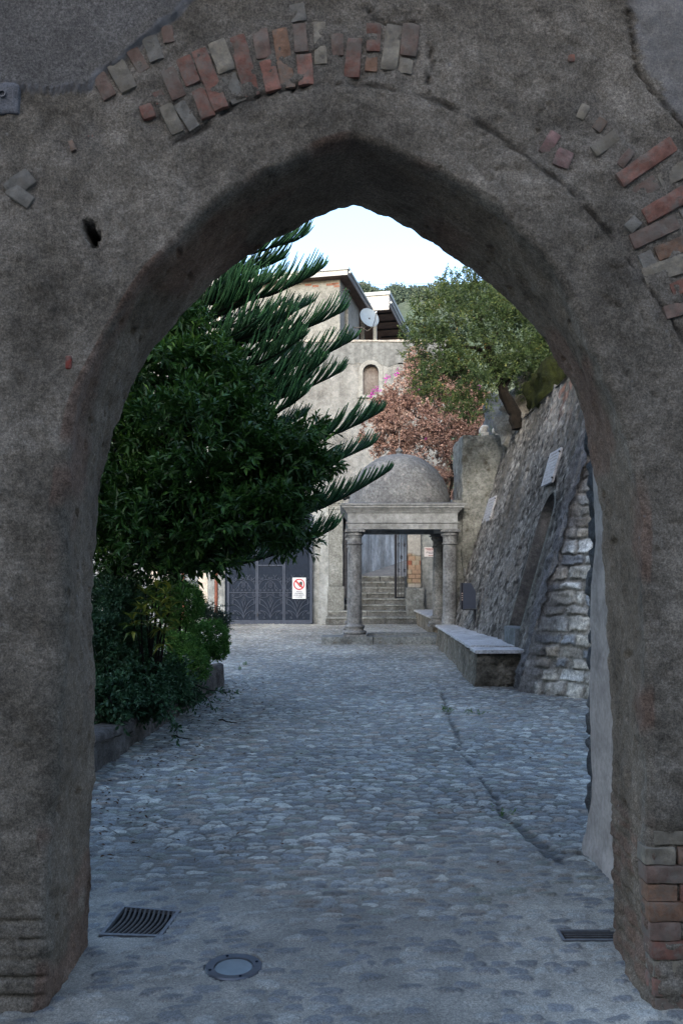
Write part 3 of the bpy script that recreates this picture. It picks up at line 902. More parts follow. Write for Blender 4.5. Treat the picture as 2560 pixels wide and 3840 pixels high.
    wf = np.where(front, 1.0, np.where(soff, sstep(0.9, 1.0, u_soff), 0.0))
    y = y - out * wf - 0.0 + hole * 0.11
    ws = np.where(soff, 1.0 - sstep(0.93, 1.0, u_soff) * 0.7, np.where(front, 0.0, 0.6))
    so = 0.016 * fbm(x / 0.5, y / 0.4, z / 0.5, 3, 201) + 0.008 * fbm(x / 0.07, y / 0.07, z / 0.07, 3, 211) + 0.003 * fbm(x / 0.02, y / 0.02, z / 0.02, 2, 215) + rough_r * 0.014 * fbm(x / 0.1, y / 0.1, z / 0.1, 3, 221) - 0.008 * course * rough_r
    so = so - 0.02 * sstep(0.72, 0.85, vnoise(x / 0.05, y / 0.05, z / 0.05, 222))
    x = x - dirv[None, :, 0] * so * ws
    z = z - dirv[None, :, 1] * so * ws
    V = np.stack([x, y, z], -1).reshape(-1, 3)
    soffa = np.where(soff, sstep(1.0, 0.8, u_soff), 0.0)
    V[:, 2] = np.maximum(V[:, 2], -0.08)
    reds = (soff * np.maximum(sstep(0.25, 0.6, fbm(x / 0.5, y / 0.5, z / 0.35, 3, 231)), (x > 0.8) * sstep(0.75, 0.55, z) * sstep(-0.15, 0.25, fbm(y / 0.16, z / 0.06, 0.0, 2, 233)) * (1 - course))).ravel()
    me = np_mesh("archway_wall", V, grid_faces(nr, n, flip=False), {'smooth': (sm * front).ravel(), 'edge': edge.ravel(), 'pale': pale.ravel(), 'soffit': soffa.ravel(), 'hole': hole.ravel(), 'red': reds, 'brickzone': bz.ravel(), 'crack': (crack * front).ravel()}, smooth=True)
    t = NT('arch_render')
    n1 = t.noise(2.6, 9, 0.7); n2 = t.noise(15, 9, 0.78); n3 = t.noise(62, 6, 0.85)
    c = t.ramp(n1, [(0.3, (0.088, 0.076, 0.061)), (0.48, (0.172, 0.149, 0.12)), (0.66, (0.27, 0.236, 0.194))])
    c = t.mix(0.85, c, t.ramp(n2, [(0.30, 0.68), (0.48, 0.97), (0.70, 1.3)]), 'MULTIPLY')
    sc_ = t.ramp(n1, [(0.3, (0.13, 0.10, 0.072)), (0.55, (0.205, 0.16, 0.118)), (0.75, (0.285, 0.23, 0.176))])
    c = t.mix(t.math('MULTIPLY', t.attr('soffit'), 0.8), c, sc_)
    c = t.mix(t.math('MULTIPLY', t.attr('red'), 0.45), c, (0.19, 0.10, 0.07))
    stn = t.noise(1.0, 7, 0.65, t.mapped((3.2, 3.2, 0.9), (2, 5, 1)))
    c = t.mix(0.8, c, t.ramp(stn, [(0.34, 0.6), (0.5, 1.0), (0.66, 1.3)]), 'MULTIPLY')
    smc = t.ramp(t.noise(3.0, 7, 0.65, t.mapped((1, 1, 1), (3, 7, 2))), [(0.3, (0.095, 0.088, 0.08)), (0.55, (0.15, 0.139, 0.128)), (0.75, (0.22, 0.206, 0.19))])
    c = t.mix(t.attr('smooth'), c, smc)
    c = t.mix(t.math('MULTIPLY', t.attr('brickzone'), 0.4), c, (0.17, 0.153, 0.132))
    c = t.mix(0.9, c, t.ramp(n3, [(0.32, 0.5), (0.49, 0.97), (0.66, 1.55)]), 'MULTIPLY')
    n4 = t.noise(150, 4, 0.7)
    c = t.mix(1.0, c, t.ramp(n4, [(0.34, 0.6), (0.5, 0.98), (0.66, 1.4)]), 'MULTIPLY')
    fl = t.ramp(t.noise(6, 9, 0.8, t.mapped((1, 1, 1), (9, 2, 5))), [(0.62, 0.0), (0.7, 1.0)])
    c = t.mix(t.math('MULTIPLY', t.attr('pale'), t.math('ADD', t.math('MULTIPLY', fl, 0.6), 0.35)), c, (0.32, 0.32, 0.33))
    c = t.mix(t.math('MULTIPLY', t.attr('edge'), 0.75), c, (0.26, 0.26, 0.27))
    sp = t.ramp(t.voro(17), [(0.0, 1.0), (0.09, 1.0), (0.12, 0.0)])
    spm = t.ramp(t.noise(4.0, 4, 0.6, t.mapped((1, 1, 1), (1, 1, 8))), [(0.55, 0.0), (0.65, 0.6)])
    c = t.mix(t.math('MULTIPLY', sp, spm), c, (0.3, 0.29, 0.28))
    c = t.mix(t.attr('hole'), c, (0.02, 0.016, 0.013))
    c = t.mix(t.math('MULTIPLY', t.attr('crack'), 0.7), c, (0.03, 0.027, 0.024))
    b1 = t.bump(n2, 0.5, 0.02); b2 = t.bump(n3, 0.75, 0.008, b1)
    t.fin(c, 0.95, b2, 0.15)
    o = link("archway_wall", me, t.m)
    tag(o, 'weathered grey-brown masonry wall pierced by a pointed archway with exposed bricks', 'gateway')
    # exposed bricks
    bpal = 1.3
    pal = {'r': (0.185, 0.088, 0.066), 'o': (0.20, 0.115, 0.075), 'b': (0.15, 0.10, 0.08), 'p': (0.20, 0.175, 0.135), 'g': (0.165, 0.155, 0.135), 'm': (0.19, 0.115, 0.105)}
    Vs, Fs, cs, off = [], [], [], 0

    def add_brick(p0, p1, w, tone, seed, yb=None, dep=0.05, proud=0.0025):
        nonlocal off
        L = math.hypot(p1[0] - p0[0], p1[1] - p0[1])
        mx, mz = (p0[0] + p1[0]) / 2, (p0[1] + p1[1]) / 2
        V_, F_ = rough_block(-L / 2, L / 2, 0, dep, -w / 2, w / 2, cell=0.010, amp=0.005, seed=seed, rnd=0.005)
        V_[:, 1] += 0.0060 * fbm(V_[:, 0] / 0.05 + seed, V_[:, 2] / 0.05, seed * 1.7, 3, seed)
        ca, sa = (p1[0] - p0[0]) / L, (p1[1] - p0[1]) / L
        X_ = mx + V_[:, 0] * ca - V_[:, 2] * sa
        Z_ = mz + V_[:, 0] * sa + V_[:, 2] * ca
        base = YF - float(low_disp(np.array([mx]), np.array([mz]))[0]) if yb is None else yb
        Y_ = base - proud + V_[:, 1]
        Vs.append(np.stack([X_, Y_, Z_], 1)); Fs.append(F_ + off); off += len(V_)
        cc = bpal * np.array(pal[tone]) * random.uniform(0.8, 1.2)
        cs.append(np.repeat(cc[None], len(V_), 0))
    for i, (a, b, c_, d, w, tn) in enumerate(BR):
        add_brick(proj_wall(a * K, b * K), proj_wall(c_ * K, d * K), w * K / F * YF * 1.0, tn, 300 + i)

    def brick_part(name):
        nonlocal Vs, Fs, cs, off
        me_ = np_mesh(name, np.concatenate(Vs), np.concatenate(Fs), {'tone': np.concatenate(cs)}, smooth=True)
        link(name, me_, M['brick'], o)
        Vs, Fs, cs, off = [], [], [], 0
    tb = NT('brick')
    bc = tb.attr('tone', 'Color')
    bn = tb.noise(28, 8, 0.72); bn2 = tb.noise(110, 5, 0.7)
    bc = tb.mix(0.8, bc, tb.ramp(bn, [(0.3, 0.5), (0.5, 1.0), (0.72, 1.5)]), 'MULTIPLY')
    bc = tb.mix(tb.ramp(tb.noise(14, 8, 0.75, tb.mapped((1, 1, 1), (4, 4, 4))), [(0.44, 0.05), (0.62, 0.85)]), bc, (0.185, 0.165, 0.14))
    tb.fin(bc, 0.95, tb.bump(bn2, 0.5, 0.004, tb.bump(bn, 0.6, 0.01)), 0.15)
    M['brick'] = tb.m
    brick_part("exposed_arch_bricks")
    # bricked foot of the right jamb
    ztops = COURSES_Z
    for i in range(len(ztops) - 1):
        z1, z0 = ztops[i] - 0.003, ztops[i + 1] + 0.003
        zc = (z0 + z1) / 2
        xs0 = (2403 + (i * 5.0)) if i else 2440
        x0 = (xs0 - 1280) / F * YF
        j = 0
        x_ = x0
        L0 = 0.12 if i % 2 else 0.24
        while x_ < x0 + 0.9:
            L = L0 if j == 0 else 0.24
            add_brick((x_ + 0.006, zc), (x_ + L - 0.006, zc), (z1 - z0), random.choice('rrbrbpbo'), 500 + i * 10 + j, yb=YF - 0.004, dep=0.09, proud=0.002)
            x_ += L; j += 1
    brick_part("exposed_jamb_bricks")
    # chip of brick showing through the plaster left
    cxp = proj_wall(158 * K, 832 * K)
    Vc, Fc = rough_block(-0.014, 0.014, 0, 0.02, -0.027, 0.027, cell=0.005, amp=0.004, seed=77, rnd=0.012)
    yb = YF - float(low_disp(np.array([cxp[0]]), np.array([cxp[1]]))[0])
    Vc = Vc + np.array([cxp[0], yb - 0.008, cxp[1]])
    link("brick_chip", np_mesh("brick_chip", Vc, Fc, {'tone': np.repeat(np.array([[0.26, 0.06, 0.045]]), len(Vc), 0)}, smooth=True), M['brick'], o)
    # short pipe end in a cement patch
    pxy = proj_wall(10 * K, 220 * K)
    yb = YF - float(low_disp(np.array([pxy[0]]), np.array([pxy[1]]))[0])
    m = MB()
    prof = [(0.009, -0.05), (0.009, 0.012), (0.013, 0.012), (0.013, -0.03)]
    vs, fs = [], []
    for r_, yy in prof:
        for k2 in range(20):
            a = 2 * math.pi * k2 / 20
            vs.append((pxy[0] + r_ * math.cos(a), yb - 0.012 - yy, pxy[1] + r_ * math.sin(a)))
    for i in range(3):
        for k2 in range(20):
            fs.append((i * 20 + k2, i * 20 + (k2 + 1) % 20, (i + 1) * 20 + (k2 + 1) % 20, (i + 1) * 20 + k2))
    m.add(vs, fs)
    m.build("pipe_end", M['lamp_ring'], o, smooth=True)
    Vp, Fp = rough_block(-0.075, 0.055, 0, 0.03, -0.06, 0.05, cell=0.012, amp=0.012, seed=88, rnd=0.03)
    Vp = Vp + np.array([pxy[0], yb - 0.013, pxy[1] - 0.008])
    link("cement_patch", np_mesh("cement_patch", Vp, Fp, smooth=True), M['cement'], o)
    return o


M['cement'] = stone_mat('cement', (0.10, 0.10, 0.108), (0.15, 0.15, 0.16), (0.2, 0.2, 0.21), 4, 0.3, 0.95, 0.0)
build_arch()

# unseen building behind the photographer, added and sized to shade the arch face
sb = MB(); sb.box(-16, 16, -14.5, -8.5, -0.1, 11.0)
so_ = sb.build("unseen_street_building", M['unseen_street_wall'])
tag(so_, 'plain unseen building across the street, added to shade the archway', 'building')

# ================================================================== PLASTERED WALL right behind the arch
def build_side_wall():
    zs = np.linspace(-0.05, 3.0, 150)
    # rubble core, facing the yard (x = const), ragged end
    ys = np.linspace(3.66, 5.03, 70)
    Z, Y = np.meshgrid(zs, ys, indexing='ij')
    row, col, ed = ashlar(Y, Z, 0.3, 0.16, 31, 0.05)
    X = 1.475 - 0.03 * sstep(0.0, 0.03, ed) + 0.018 * fbm(Y / 0.08, Z / 0.08, 1.0, 3, 401)
    V1 = np.stack([X, Y + 0.0 * X, Z], -1)
    xs = np.linspace(0, 0.6, 26)
    Z2, X2 = np.meshgrid(zs, xs, indexing='ij')
    row2, col2, ed2 = ashlar(X2 + 3, Z2, 0.3, 0.16, 31, 0.05)
    endw = 0.03 * fbm(Z2 / 0.12, X2 / 0.3, 3.0, 3, 405)
    Vn = np.stack([X[:, -1:] + X2, 5.03 + 0.03 * sstep(0, 0.03, ed2) * (X2 > 0.02) + endw * (X2 > 0.02), Z2], -1)
    V = np.concatenate([V1, Vn[:, 1:]], 1)
    nr, nc = V.shape[:2]
    root = link("plastered_wall", np_mesh("plastered_wall", V.reshape(-1, 3), grid_faces(nr, nc, flip=True), smooth=True), M['rubble_dark'])
    tag(root, 'pale plastered wall with ragged dark rubble end just past the archway', 'wall')
    t = MB(); t.box(1.47, 2.06, 3.70, 5.0, 2.9, 3.02)
    t.build("wall_top", M['rubble_dark'], root)
    # plaster coat with a wavering broken edge and a flared foot
    zs = np.linspace(-0.05, 2.98, 160)
    ye = 4.80 + 0.045 * fbm(zs / 0.35, 0.0, 0.0, 3, 411) + 0.012 * fbm(zs / 0.05, 0.0, 0.0, 2, 415) + 0.10 * sstep(0.5, 0.0, zs) - 0.05 * sstep(1.2, 1.9, zs)
    prof = np.linspace(0, 1, 40)
    Y = 3.66 + (ye[:, None] - 3.66) * prof[None, :]
    Z = np.repeat(zs[:, None], 40, 1)
    X = 1.40 - 0.02 * sstep(0.12, 0.0, Z) + 0.003 * fbm(Y / 0.3, Z / 0.3, 0.0, 2, 421)
    back = np.stack([np.full((len(zs), 1), 1.50), ye[:, None] + 0.004, zs[:, None]], -1)
    V = np.concatenate([np.stack([X, Y, Z], -1), back], 1)
    nr, nc = V.shape[:2]
    link("plaster_coat", np_mesh("plaster_coat", V.reshape(-1, 3), grid_faces(nr, nc, flip=True), smooth=False), M['pale_plaster'], root)


build_side_wall()

# ================================================================== DRAINS, GROUND LIGHT
def build_drain():
    root = thing("drain_grate", 'square iron drain grate with curved bars beside the left jamb of the archway', 'drain grate', (-0.93, 3.92, ground_z(-0.93, 3.85) - 0.007))
    z = 0.032
    # corners in local coords (skewed slightly)
    bl, br_, tr, tl = WD(228, 2153, 3.70), WD(370, 2160, 3.68), WD(415, 2098, 3.97), WD(282, 2084, 4.03)
    c = [Vector((p.x - root.location.x, p.y - root.location.y, 0)) for p in (bl, br_, tr, tl)]
    fr = MB()
    w = 0.016
    cen = sum(c, Vector()) / 4
    inn = [p + (cen - p).normalized() * w * 1.5 for p in c]
    for i in range(4):
        a, b = c[i], c[(i + 1) % 4]; a2, b2 = inn[i], inn[(i + 1) % 4]
        fr.hexa([(p.x, p.y, -0.05) for p in (a, b, b2, a2)], [(p.x, p.y, 0.012) for p in (a, b, b2, a2)])
    fr.build("frame", M['grate_iron'], root)
    pit = MB(); pit.add([(p.x, p.y, -0.006) for p in inn], [(0, 1, 2, 3)])
    pit.build("pit", M['drain_dark'], root)
    nb = 11
    for i in range(nb):
        u = (i + 0.5) / nb
        a = inn[0].lerp(inn[1], u); b = inn[3].lerp(inn[2], u)
        pts = []
        for k in range(9):
            v = k / 8
            p = a.lerp(b, v)
            p = p + Vector((0.018 * math.sin(math.pi * v), 0, 0.006))
            pts.append(p)
        m = MB(); m.tube(pts, 0.0058, 6)
        m.build("bar", M['grate_bar'], root, smooth=True)


build_drain()


def build_ground_light():
    p = WD(536, 2230, 3.37)
    root = thing("ground_light", 'round recessed ground light with a frosted lens in the passage floor', 'light', (p.x, 3.38, ground_z(p.x, 3.38) - 0.011))
    m = MB(); m.lathe([(0.115, -0.02), (0.115, 0.010), (0.110, 0.015), (0.078, 0.013), (0.076, 0.006)], 0, 0, 40, cap=False)
    ring = m.build("ring", M['lamp_ring'], root, smooth=True)
    for a in (0.4, 1.97, 3.54, 5.11):
        s = MB(); s.lathe([(0.006, 0.012), (0.006, 0.0165), (0.003, 0.0175)], 0.095 * math.cos(a), 0.095 * math.sin(a), 10)
        s.build("screw", M['iron'], ring)
    m = MB(); m.lathe([(0.0765, 0.004), (0.072, 0.009), (0.05, 0.012), (0.02, 0.013)], 0, 0, 36)
    m.build("lens", M['lamp_glass'], root, smooth=True)


build_ground_light()


def build_slot_drain():
    p = WD(1358, 2172, 3.62)
    root = thing("slot_drain", 'small slotted metal drain against the foot of the right brick jamb', 'drain', (p.x, 3.68, ground_z(1.0, 3.6) - 0.014))
    m = MB()
    for s in (-1, 1):
        m.box(-0.11, 0.11, s * 0.05 - 0.006, s * 0.05 + 0.006, -0.02, 0.016)
    m.box(-0.122, -0.11, -0.056, 0.056, -0.02, 0.016)
    m.build("frame", M['grate_iron'], root)
    q = MB(); q.box(-0.11, 0.2, -0.044, 0.044, -0.02, 0.002); q.build("pit", M['slot_pit'], root)
    for i in range(4):
        yy = -0.034 + i * 0.0225
        b = MB(); b.box(-0.1, 0.14, yy - 0.006, yy + 0.006, 0.003, 0.013); b.build("bar", M['grate_bar'], root)


build_slot_drain()

# ================================================================== PLANTER
def strip_wall(path, height, thick_fn, mat, name, seed, cell=0.035, amp=0.02, top_amp=0.015):
    """low masonry wall following a plan path: outer face, rounded top, inner face"""
    P = np.array(path, float)
    s = np.r_[0, np.cumsum(np.hypot(*np.diff(P, axis=0).T))]
    n = int(s[-1] / cell) + 2
    u = np.linspace(0, s[-1], n)
    px, py = np.interp(u, s, P[:, 0]), np.interp(u, s, P[:, 1])
    k = np.ones(7) / 7
    px = np.convolve(np.pad(px, 3, mode='edge'), k, 'valid'); py = np.convolve(np.pad(py, 3, mode='edge'), k, 'valid')
    tx, ty = np.gradient(px), np.gradient(py)
    L = np.hypot(tx, ty); nx, ny = -ty / L, tx / L            # points to the left of travel
    prof = []
    nh = int(height / cell) + 2
    for z in np.linspace(-0.06, height - 0.03, nh): prof.append((0.0, z))
    prof += [(0.012, height - 0.012), (0.04, height)]
    for t in np.linspace(0.07, thick_fn - 0.04, 5): prof.append((t, height + 0.004))
    prof += [(thick_fn - 0.012, height - 0.012)]
    for z in np.linspace(height - 0.04, -0.06, 4): prof.append((thick_fn, z))
    prof = np.array(prof)
    X = px[:, None] + nx[:, None] * prof[None, :, 0]; Y = py[:, None] + ny[:, None] * prof[None, :, 0]
    Z = np.repeat(prof[None, :, 1], n, 0)
    d = amp * fbm(X / 0.3, Y / 0.3, Z / 0.3, 3, seed) + amp * 0.6 * fbm(X / 0.07, Y / 0.07, Z / 0.14, 3, seed + 4)
    X = X - nx[:, None] * d; Y = Y - ny[:, None] * d
    Z = Z + np.where(prof[None, :, 1] > height * 0.6, top_amp * fbm(X / 0.25, Y / 0.25, 0.0, 3, seed + 8), 0)
    V = np.stack([X, Y, Z], -1).reshape(-1, 3)
    return link(name, np_mesh(name, V, grid_faces(n, len(prof)), smooth=True), mat)


pl = strip_wall([(-2.10, 3.75), (-2.02, 5.2), (-1.95, 6.9), (-1.86, 9.0), (-1.76, 11.0), (-1.70, 12.55), (-1.78, 12.72), (-2.3, 12.78), (-6.2, 12.9)], 0.285, 0.24, M['planter'], "planter_wall", 601, amp=0.03, top_amp=0.03)
tag(pl, 'low rough stone kerb wall holding back the shrub bed on the left', 'planter wall')
gm = np.meshgrid(np.linspace(-6.5, -1.9, 60), np.linspace(3.8, 12.7, 90), indexing='ij')
gx = gm[0].ravel(); gy = gm[1].ravel()
gz = 0.20 + 0.05 * fbm(gx / 0.6, gy / 0.6, 0.0, 4, 611)
soil = link("bed_soil", np_mesh("bed_soil", np.stack([gx - 0.0 * gy, gy, gz], 1), grid_faces(60, 90, flip=True), smooth=True), M['soil'])
tag(soil, kind='structure')

# ================================================================== BATTERED WALL (right)
BT = 0.28


def xfoot(Y):
    return 2.42 + (Y - 11.6) * 0.016


SLIT = (12.68, 13.58, 0.80, 2.86)      # y0,y1,z0,ztop of the niche cut into the battered wall


def build_battered():
    ztop = 5.0
    ny, nz = 330, 190
    Y1 = np.linspace(11.62, 20.75, ny)
    Zs = np.linspace(-0.08, ztop, nz)
    Yg, Zg = np.meshgrid(Y1, Zs, indexing='ij')
    cy = (SLIT[0] + SLIT[1]) / 2; hw = (SLIT[1] - SLIT[0]) / 2
    inside = (np.abs(Yg - cy) < hw) & (Zg > SLIT[2]) & (Zg < SLIT[3] - hw) | (np.hypot(Yg - cy, Zg - (SLIT[3] - hw)) < hw) & (Zg >= SLIT[3] - hw)
    sd = np.where(Zg < SLIT[3] - hw, np.abs(Yg - cy) - hw, np.hypot(Yg - cy, Zg - (SLIT[3] - hw)) - hw)
    sd = np.where(Zg < SLIT[2], np.maximum(sd, SLIT[2] - Zg), sd)
    rim = sstep(0.06, 0.035, np.abs(sd)) * (Zg > SLIT[2] - 0.02)
    row, col, ed = ashlar(Yg, Zg, 0.26, 0.13, 41, 0.06)
    hh = _hash(row, col, np.zeros_like(row), 42)
    d = 0.035 * fbm(Yg / 0.9, Zg / 1.4, 0.0, 3, 701) + 0.011 * sstep(0.0, 0.05, ed) * (hh - 0.2) + 0.022 * fbm(Yg / 0.10, Zg / 0.2, 1.0, 3, 711) + 0.014 * fbm(Yg / 0.04, Zg / 0.07, 4.0, 2, 721)
    # vertical weathering runs
    d = d + 0.03 * fbm(Yg / 0.14, Zg / 1.6, 2.0, 3, 731)
    q = sstep(12.35, 11.95, Yg + 0.15 * vnoise(Zg / 0.4, 0.0, 1.0, 740))
    row2, col2, ed2 = ashlar(Yg * 1.0, Zg, 0.42, 0.24, 43, 0.07)
    h2 = _hash(row2, col2, np.zeros_like(row2), 44)
    d = d * (1 - q) + q * (0.035 * fbm(Yg / 0.3, Zg / 0.26, 7.0, 3, 741) + 0.03 * fbm(Yg / 0.09, Zg / 0.08, 7.0, 3, 743))
    d = d * (1 - 0.9 * rim) + 0.015 * rim
    ragged = ztop + 0.0
    X = xfoot(Yg) + BT * Zg - d
    X = X + np.where(inside, 0.50, 0.0)
    Zt = Zg + np.where(Zg > ztop - 0.15, 0.10 * fbm(Yg / 0.5, 0.0, 0.0, 4, 751), 0)
    # colour
    base = np.array((0.125, 0.119, 0.110)); pale = np.array((0.38, 0.37, 0.345)); dk = np.array((0.07, 0.066, 0.058))
    n = fbm(Yg / 0.8, Zg / 1.6, 5.0, 5, 761, 0.6)
    c = base[None, None] * (1 + 0.4 * n)[..., None]
    pm = sstep(0.25, 0.6, fbm(Yg / 0.05, Zg / 0.09, 2.0, 3, 771)) * 0.5
    c = c * (1 - pm)[..., None] + pale * pm[..., None]
    dp = sstep(0.2, 0.55, fbm(Yg / 0.07, Zg / 0.1, 31.0, 3, 773)) * 0.7
    c = c * (1 - dp)[..., None]
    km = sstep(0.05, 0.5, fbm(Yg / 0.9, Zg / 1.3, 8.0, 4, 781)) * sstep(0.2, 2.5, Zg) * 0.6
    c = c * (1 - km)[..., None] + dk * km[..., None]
    pl_ = sstep(0.1, 0.45, fbm((Yg - 17.5) / 1.2, Zg / 1.6, 11.0, 3, 791) + 0.35 - 0.25 * np.abs(Yg - 17.0) - 0.28 * Zg) * 0.6
    c = c * (1 - pl_)[..., None] + np.array((0.27, 0.26, 0.24)) * pl_[..., None]
    blu = np.array((0.12, 0.117, 0.122))
    c = c * (1 - 0.8 * q)[..., None] + (blu * (0.7 + 0.7 * h2)[..., None]) * (0.8 * q)[..., None]
    c = c * (1 - rim)[..., None] + np.array((0.16, 0.165, 0.15)) * rim[..., None]
    c = np.where(inside[..., None], np.array((0.035, 0.035, 0.035)), c)  # shade inside the niche painted in as a near-black tone
    rs = sstep(0.35, 0.6, fbm(Yg / 0.35, Zg / 0.3, 21.0, 4, 795)) * sstep(3.9, 4.9, Zg) * sstep(17, 14, Yg)
    c = c * (1 - 0.6 * rs)[..., None] + np.array((0.25, 0.12, 0.085)) * (0.6 * rs)[..., None]
    V = np.stack([X, Yg, Zt], -1).reshape(-1, 3)
    t = NT('rubble')
    bc = t.attr('tone', 'Color')
    n1 = t.noise(24, 8, 0.75, t.mapped((1, 1, 0.6))); n2 = t.noise(80, 5, 0.7)
    bc = t.mix(0.9, bc, t.ramp(n1, [(0.3, 0.35), (0.5, 0.95), (0.72, 1.75)]), 'MULTIPLY')
    bc = t.mix(0.7, bc, t.ramp(n2, [(0.3, 0.55), (0.5, 1.0), (0.72, 1.4)]), 'MULTIPLY')
    t.fin(bc, 0.95, t.bump(n2, 0.6, 0.012, t.bump(n1, 0.8, 0.04)), 0.15)
    M['rubble'] = t.m
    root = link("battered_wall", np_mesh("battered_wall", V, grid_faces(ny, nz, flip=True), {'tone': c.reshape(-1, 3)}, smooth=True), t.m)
    tag(root, 'tall leaning rubble wall with a slit niche along the right of the yard', 'wall')
    # near end: pale squared stones
    nx = 150
    T = np.linspace(0, 1, nx)
    Zs2 = np.linspace(-0.08, ztop, 260)
    Tg, Zg = np.meshgrid(T, Zs2, indexing='ij')
    xc = xfoot(11.62) + BT * Zg
    Lx = 1.9
    x0 = xc + Tg * Lx
    row, col, ed = ashlar(Tg * Lx * 1.45 + 0.22 * Zg, Zg, 0.30, 0.17, 47, 0.05)
    h1 = _hash(row, col, np.zeros_like(row), 48); h3 = _hash(row, col, np.zeros_like(row), 49)
    st = sstep(0.006, 0.03, ed)
    d = st * (0.02 + 0.045 * h1) + 0.02 * fbm(x0 / 0.12, Zg / 0.1, 3.0, 4, 801) * st + 0.008 * fbm(x0 / 0.05, Zg / 0.05, 3.0, 2, 805)
    y0 = 11.62 - 1.05 * Tg * Lx + 0.06 * Zg
    dx, dy = -0.72, -0.69
    fade = sstep(0.0, 0.10, Tg)
    Xe, Ye = x0 + dx * d * fade - 0.03 * (1 - fade), y0 + dy * d * fade
    pal = 1.6 * np.array([(0.33, 0.31, 0.265), (0.40, 0.38, 0.33), (0.28, 0.265, 0.235), (0.5, 0.5, 0.47), (0.21, 0.222, 0.232), (0.36, 0.315, 0.25)])
    c = pal[np.clip((h3 * 6).astype(int), 0, 5)] * (0.85 + 0.3 * h1)[..., None]
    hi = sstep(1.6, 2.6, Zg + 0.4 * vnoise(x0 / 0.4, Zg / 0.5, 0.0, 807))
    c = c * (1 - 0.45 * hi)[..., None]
    c = c * st[..., None] + np.array((0.38, 0.36, 0.315)) * (1 - st)[..., None]
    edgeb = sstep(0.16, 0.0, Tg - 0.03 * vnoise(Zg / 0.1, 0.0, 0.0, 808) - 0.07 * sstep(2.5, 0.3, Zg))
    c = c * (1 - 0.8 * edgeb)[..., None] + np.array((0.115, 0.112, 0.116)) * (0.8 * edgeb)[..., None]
    c = c * (0.82 + 0.36 * sstep(-0.4, 0.4, fbm(x0 / 0.2, Zg / 0.2, 0.0, 4, 811)))[..., None]
    V = np.stack([Xe, Ye, Zg], -1).reshape(-1, 3)
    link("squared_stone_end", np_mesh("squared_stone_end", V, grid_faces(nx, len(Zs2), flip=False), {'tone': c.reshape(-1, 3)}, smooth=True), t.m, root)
    # top and body
    tp = MB(); tp.add([(xfoot(11.6) + BT * ztop - 0.05, 11.75, ztop - 0.02), (7, 11.75, ztop + 0.1), (7, 21.0, ztop + 0.1), (xfoot(20.7) + BT * ztop - 0.05, 21.0, ztop - 0.02)], [(0, 1, 2, 3)])
    tp.build("wall_top", M['upper_rock'], root)
    # recess of the slit niche
    vs = []
    cyy = cy
    prof = [(cyy - hw, SLIT[2])] + [(cyy - hw * math.cos(a), SLIT[3] - hw + hw * math.sin(a)) for a in np.linspace(0, math.pi, 15)] + [(cyy + hw, SLIT[2])]
    m = MB(); n_ = len(prof)
    v1 = [(xfoot(y) + BT * z - 0.015, y, z) for y, z in prof]; v2 = [(xfoot(y) + BT * z + 0.49, y, z) for y, z in prof]
    m.add(v1 + v2, [(i, i + 1, n_ + i + 1, n_ + i) for i in range(n_ - 1)])
    m.build("niche_reveal", M['rubble_dark'], root)  # dark rubble colour stands in for shade on the reveal
    b = block_obj("niche_sill", M['portal_stone'], root, xfoot(13.2) + BT * 0.66 - 0.06, xfoot(13.2) + BT * 0.66 + 0.25, 12.70, 13.56, 0.53, 0.81, cell=0.05, amp=0.01, seed=5, rnd=0.02)
    return root


build_battered()


def plaque(name, label, y0, y1, z0, z1, nlines, group):
    root = thing(name, label, 'plaque', (xfoot((y0 + y1) / 2) + BT * (z0 + z1) / 2 - 0.05, (y0 + y1) / 2, (z0 + z1) / 2), group)
    # a slab leaning with the wall
    al = math.atan(BT)
    L = (z1 - z0) / math.cos(al); Wd = (y1 - y0)
    V, Fc = rough_block(-0.02, 0.02, -Wd / 2, Wd / 2, -L / 2, L / 2, cell=0.03, amp=0.003, seed=9, rnd=0.006)

    def rot(V_):
        V_ = np.asarray(V_, float)
        x = V_[:, 0] * math.cos(al) + V_[:, 2] * math.sin(al); z = -V_[:, 0] * math.sin(al) + V_[:, 2] * math.cos(al)
        return np.stack([x, V_[:, 1], z], 1)
    link("slab", np_mesh("slab", rot(V), Fc, smooth=True), M['marble'], root)
    rr = random.Random(int(y0 * 10))
    for i in range(nlines):
        m = MB()
        zz = L / 2 - (i + 1) * L / (nlines + 1)
        half = Wd * rr.uniform(0.25, 0.4)
        y = -half
        while y < half:
            w = rr.uniform(0.008, 0.016)
            m.box(-0.0222, -0.0195, y, y + w, zz - 0.009, zz + 0.009)
            y += w + rr.uniform(0.006, 0.02)
        o = m.build("inscription_lettering", M['engrave'], root)
        co = rot([v.co[:] for v in o.data.vertices])
        for v, c_ in zip(o.data.vertices, co): v.co = c_
    for sy in (-1, 1):
        for sz in (-0.75, 0.75):
            p = MB(); p.box(-0.04, -0.01, sy * (Wd / 2) - 0.012, sy * (Wd / 2) + 0.012, sz * L / 2 - 0.012, sz * L / 2 + 0.012)
            oo = p.build("clamp", M['black_iron'], root)
            co = rot([v.co[:] for v in oo.data.vertices])
            for v, c_ in zip(oo.data.vertices, co): v.co = c_
    return root


plaque("stone_plaque", 'pale marble plaque high on the leaning wall above the slit niche', 13.18, 13.88, 3.04, 3.58, 9, 'plaques on the leaning wall')
plaque("stone_plaque", 'pale marble plaque at the far end of the leaning wall beside the pavilion', 18.95, 19.95, 2.84, 3.40, 7, 'plaques on the leaning wall')

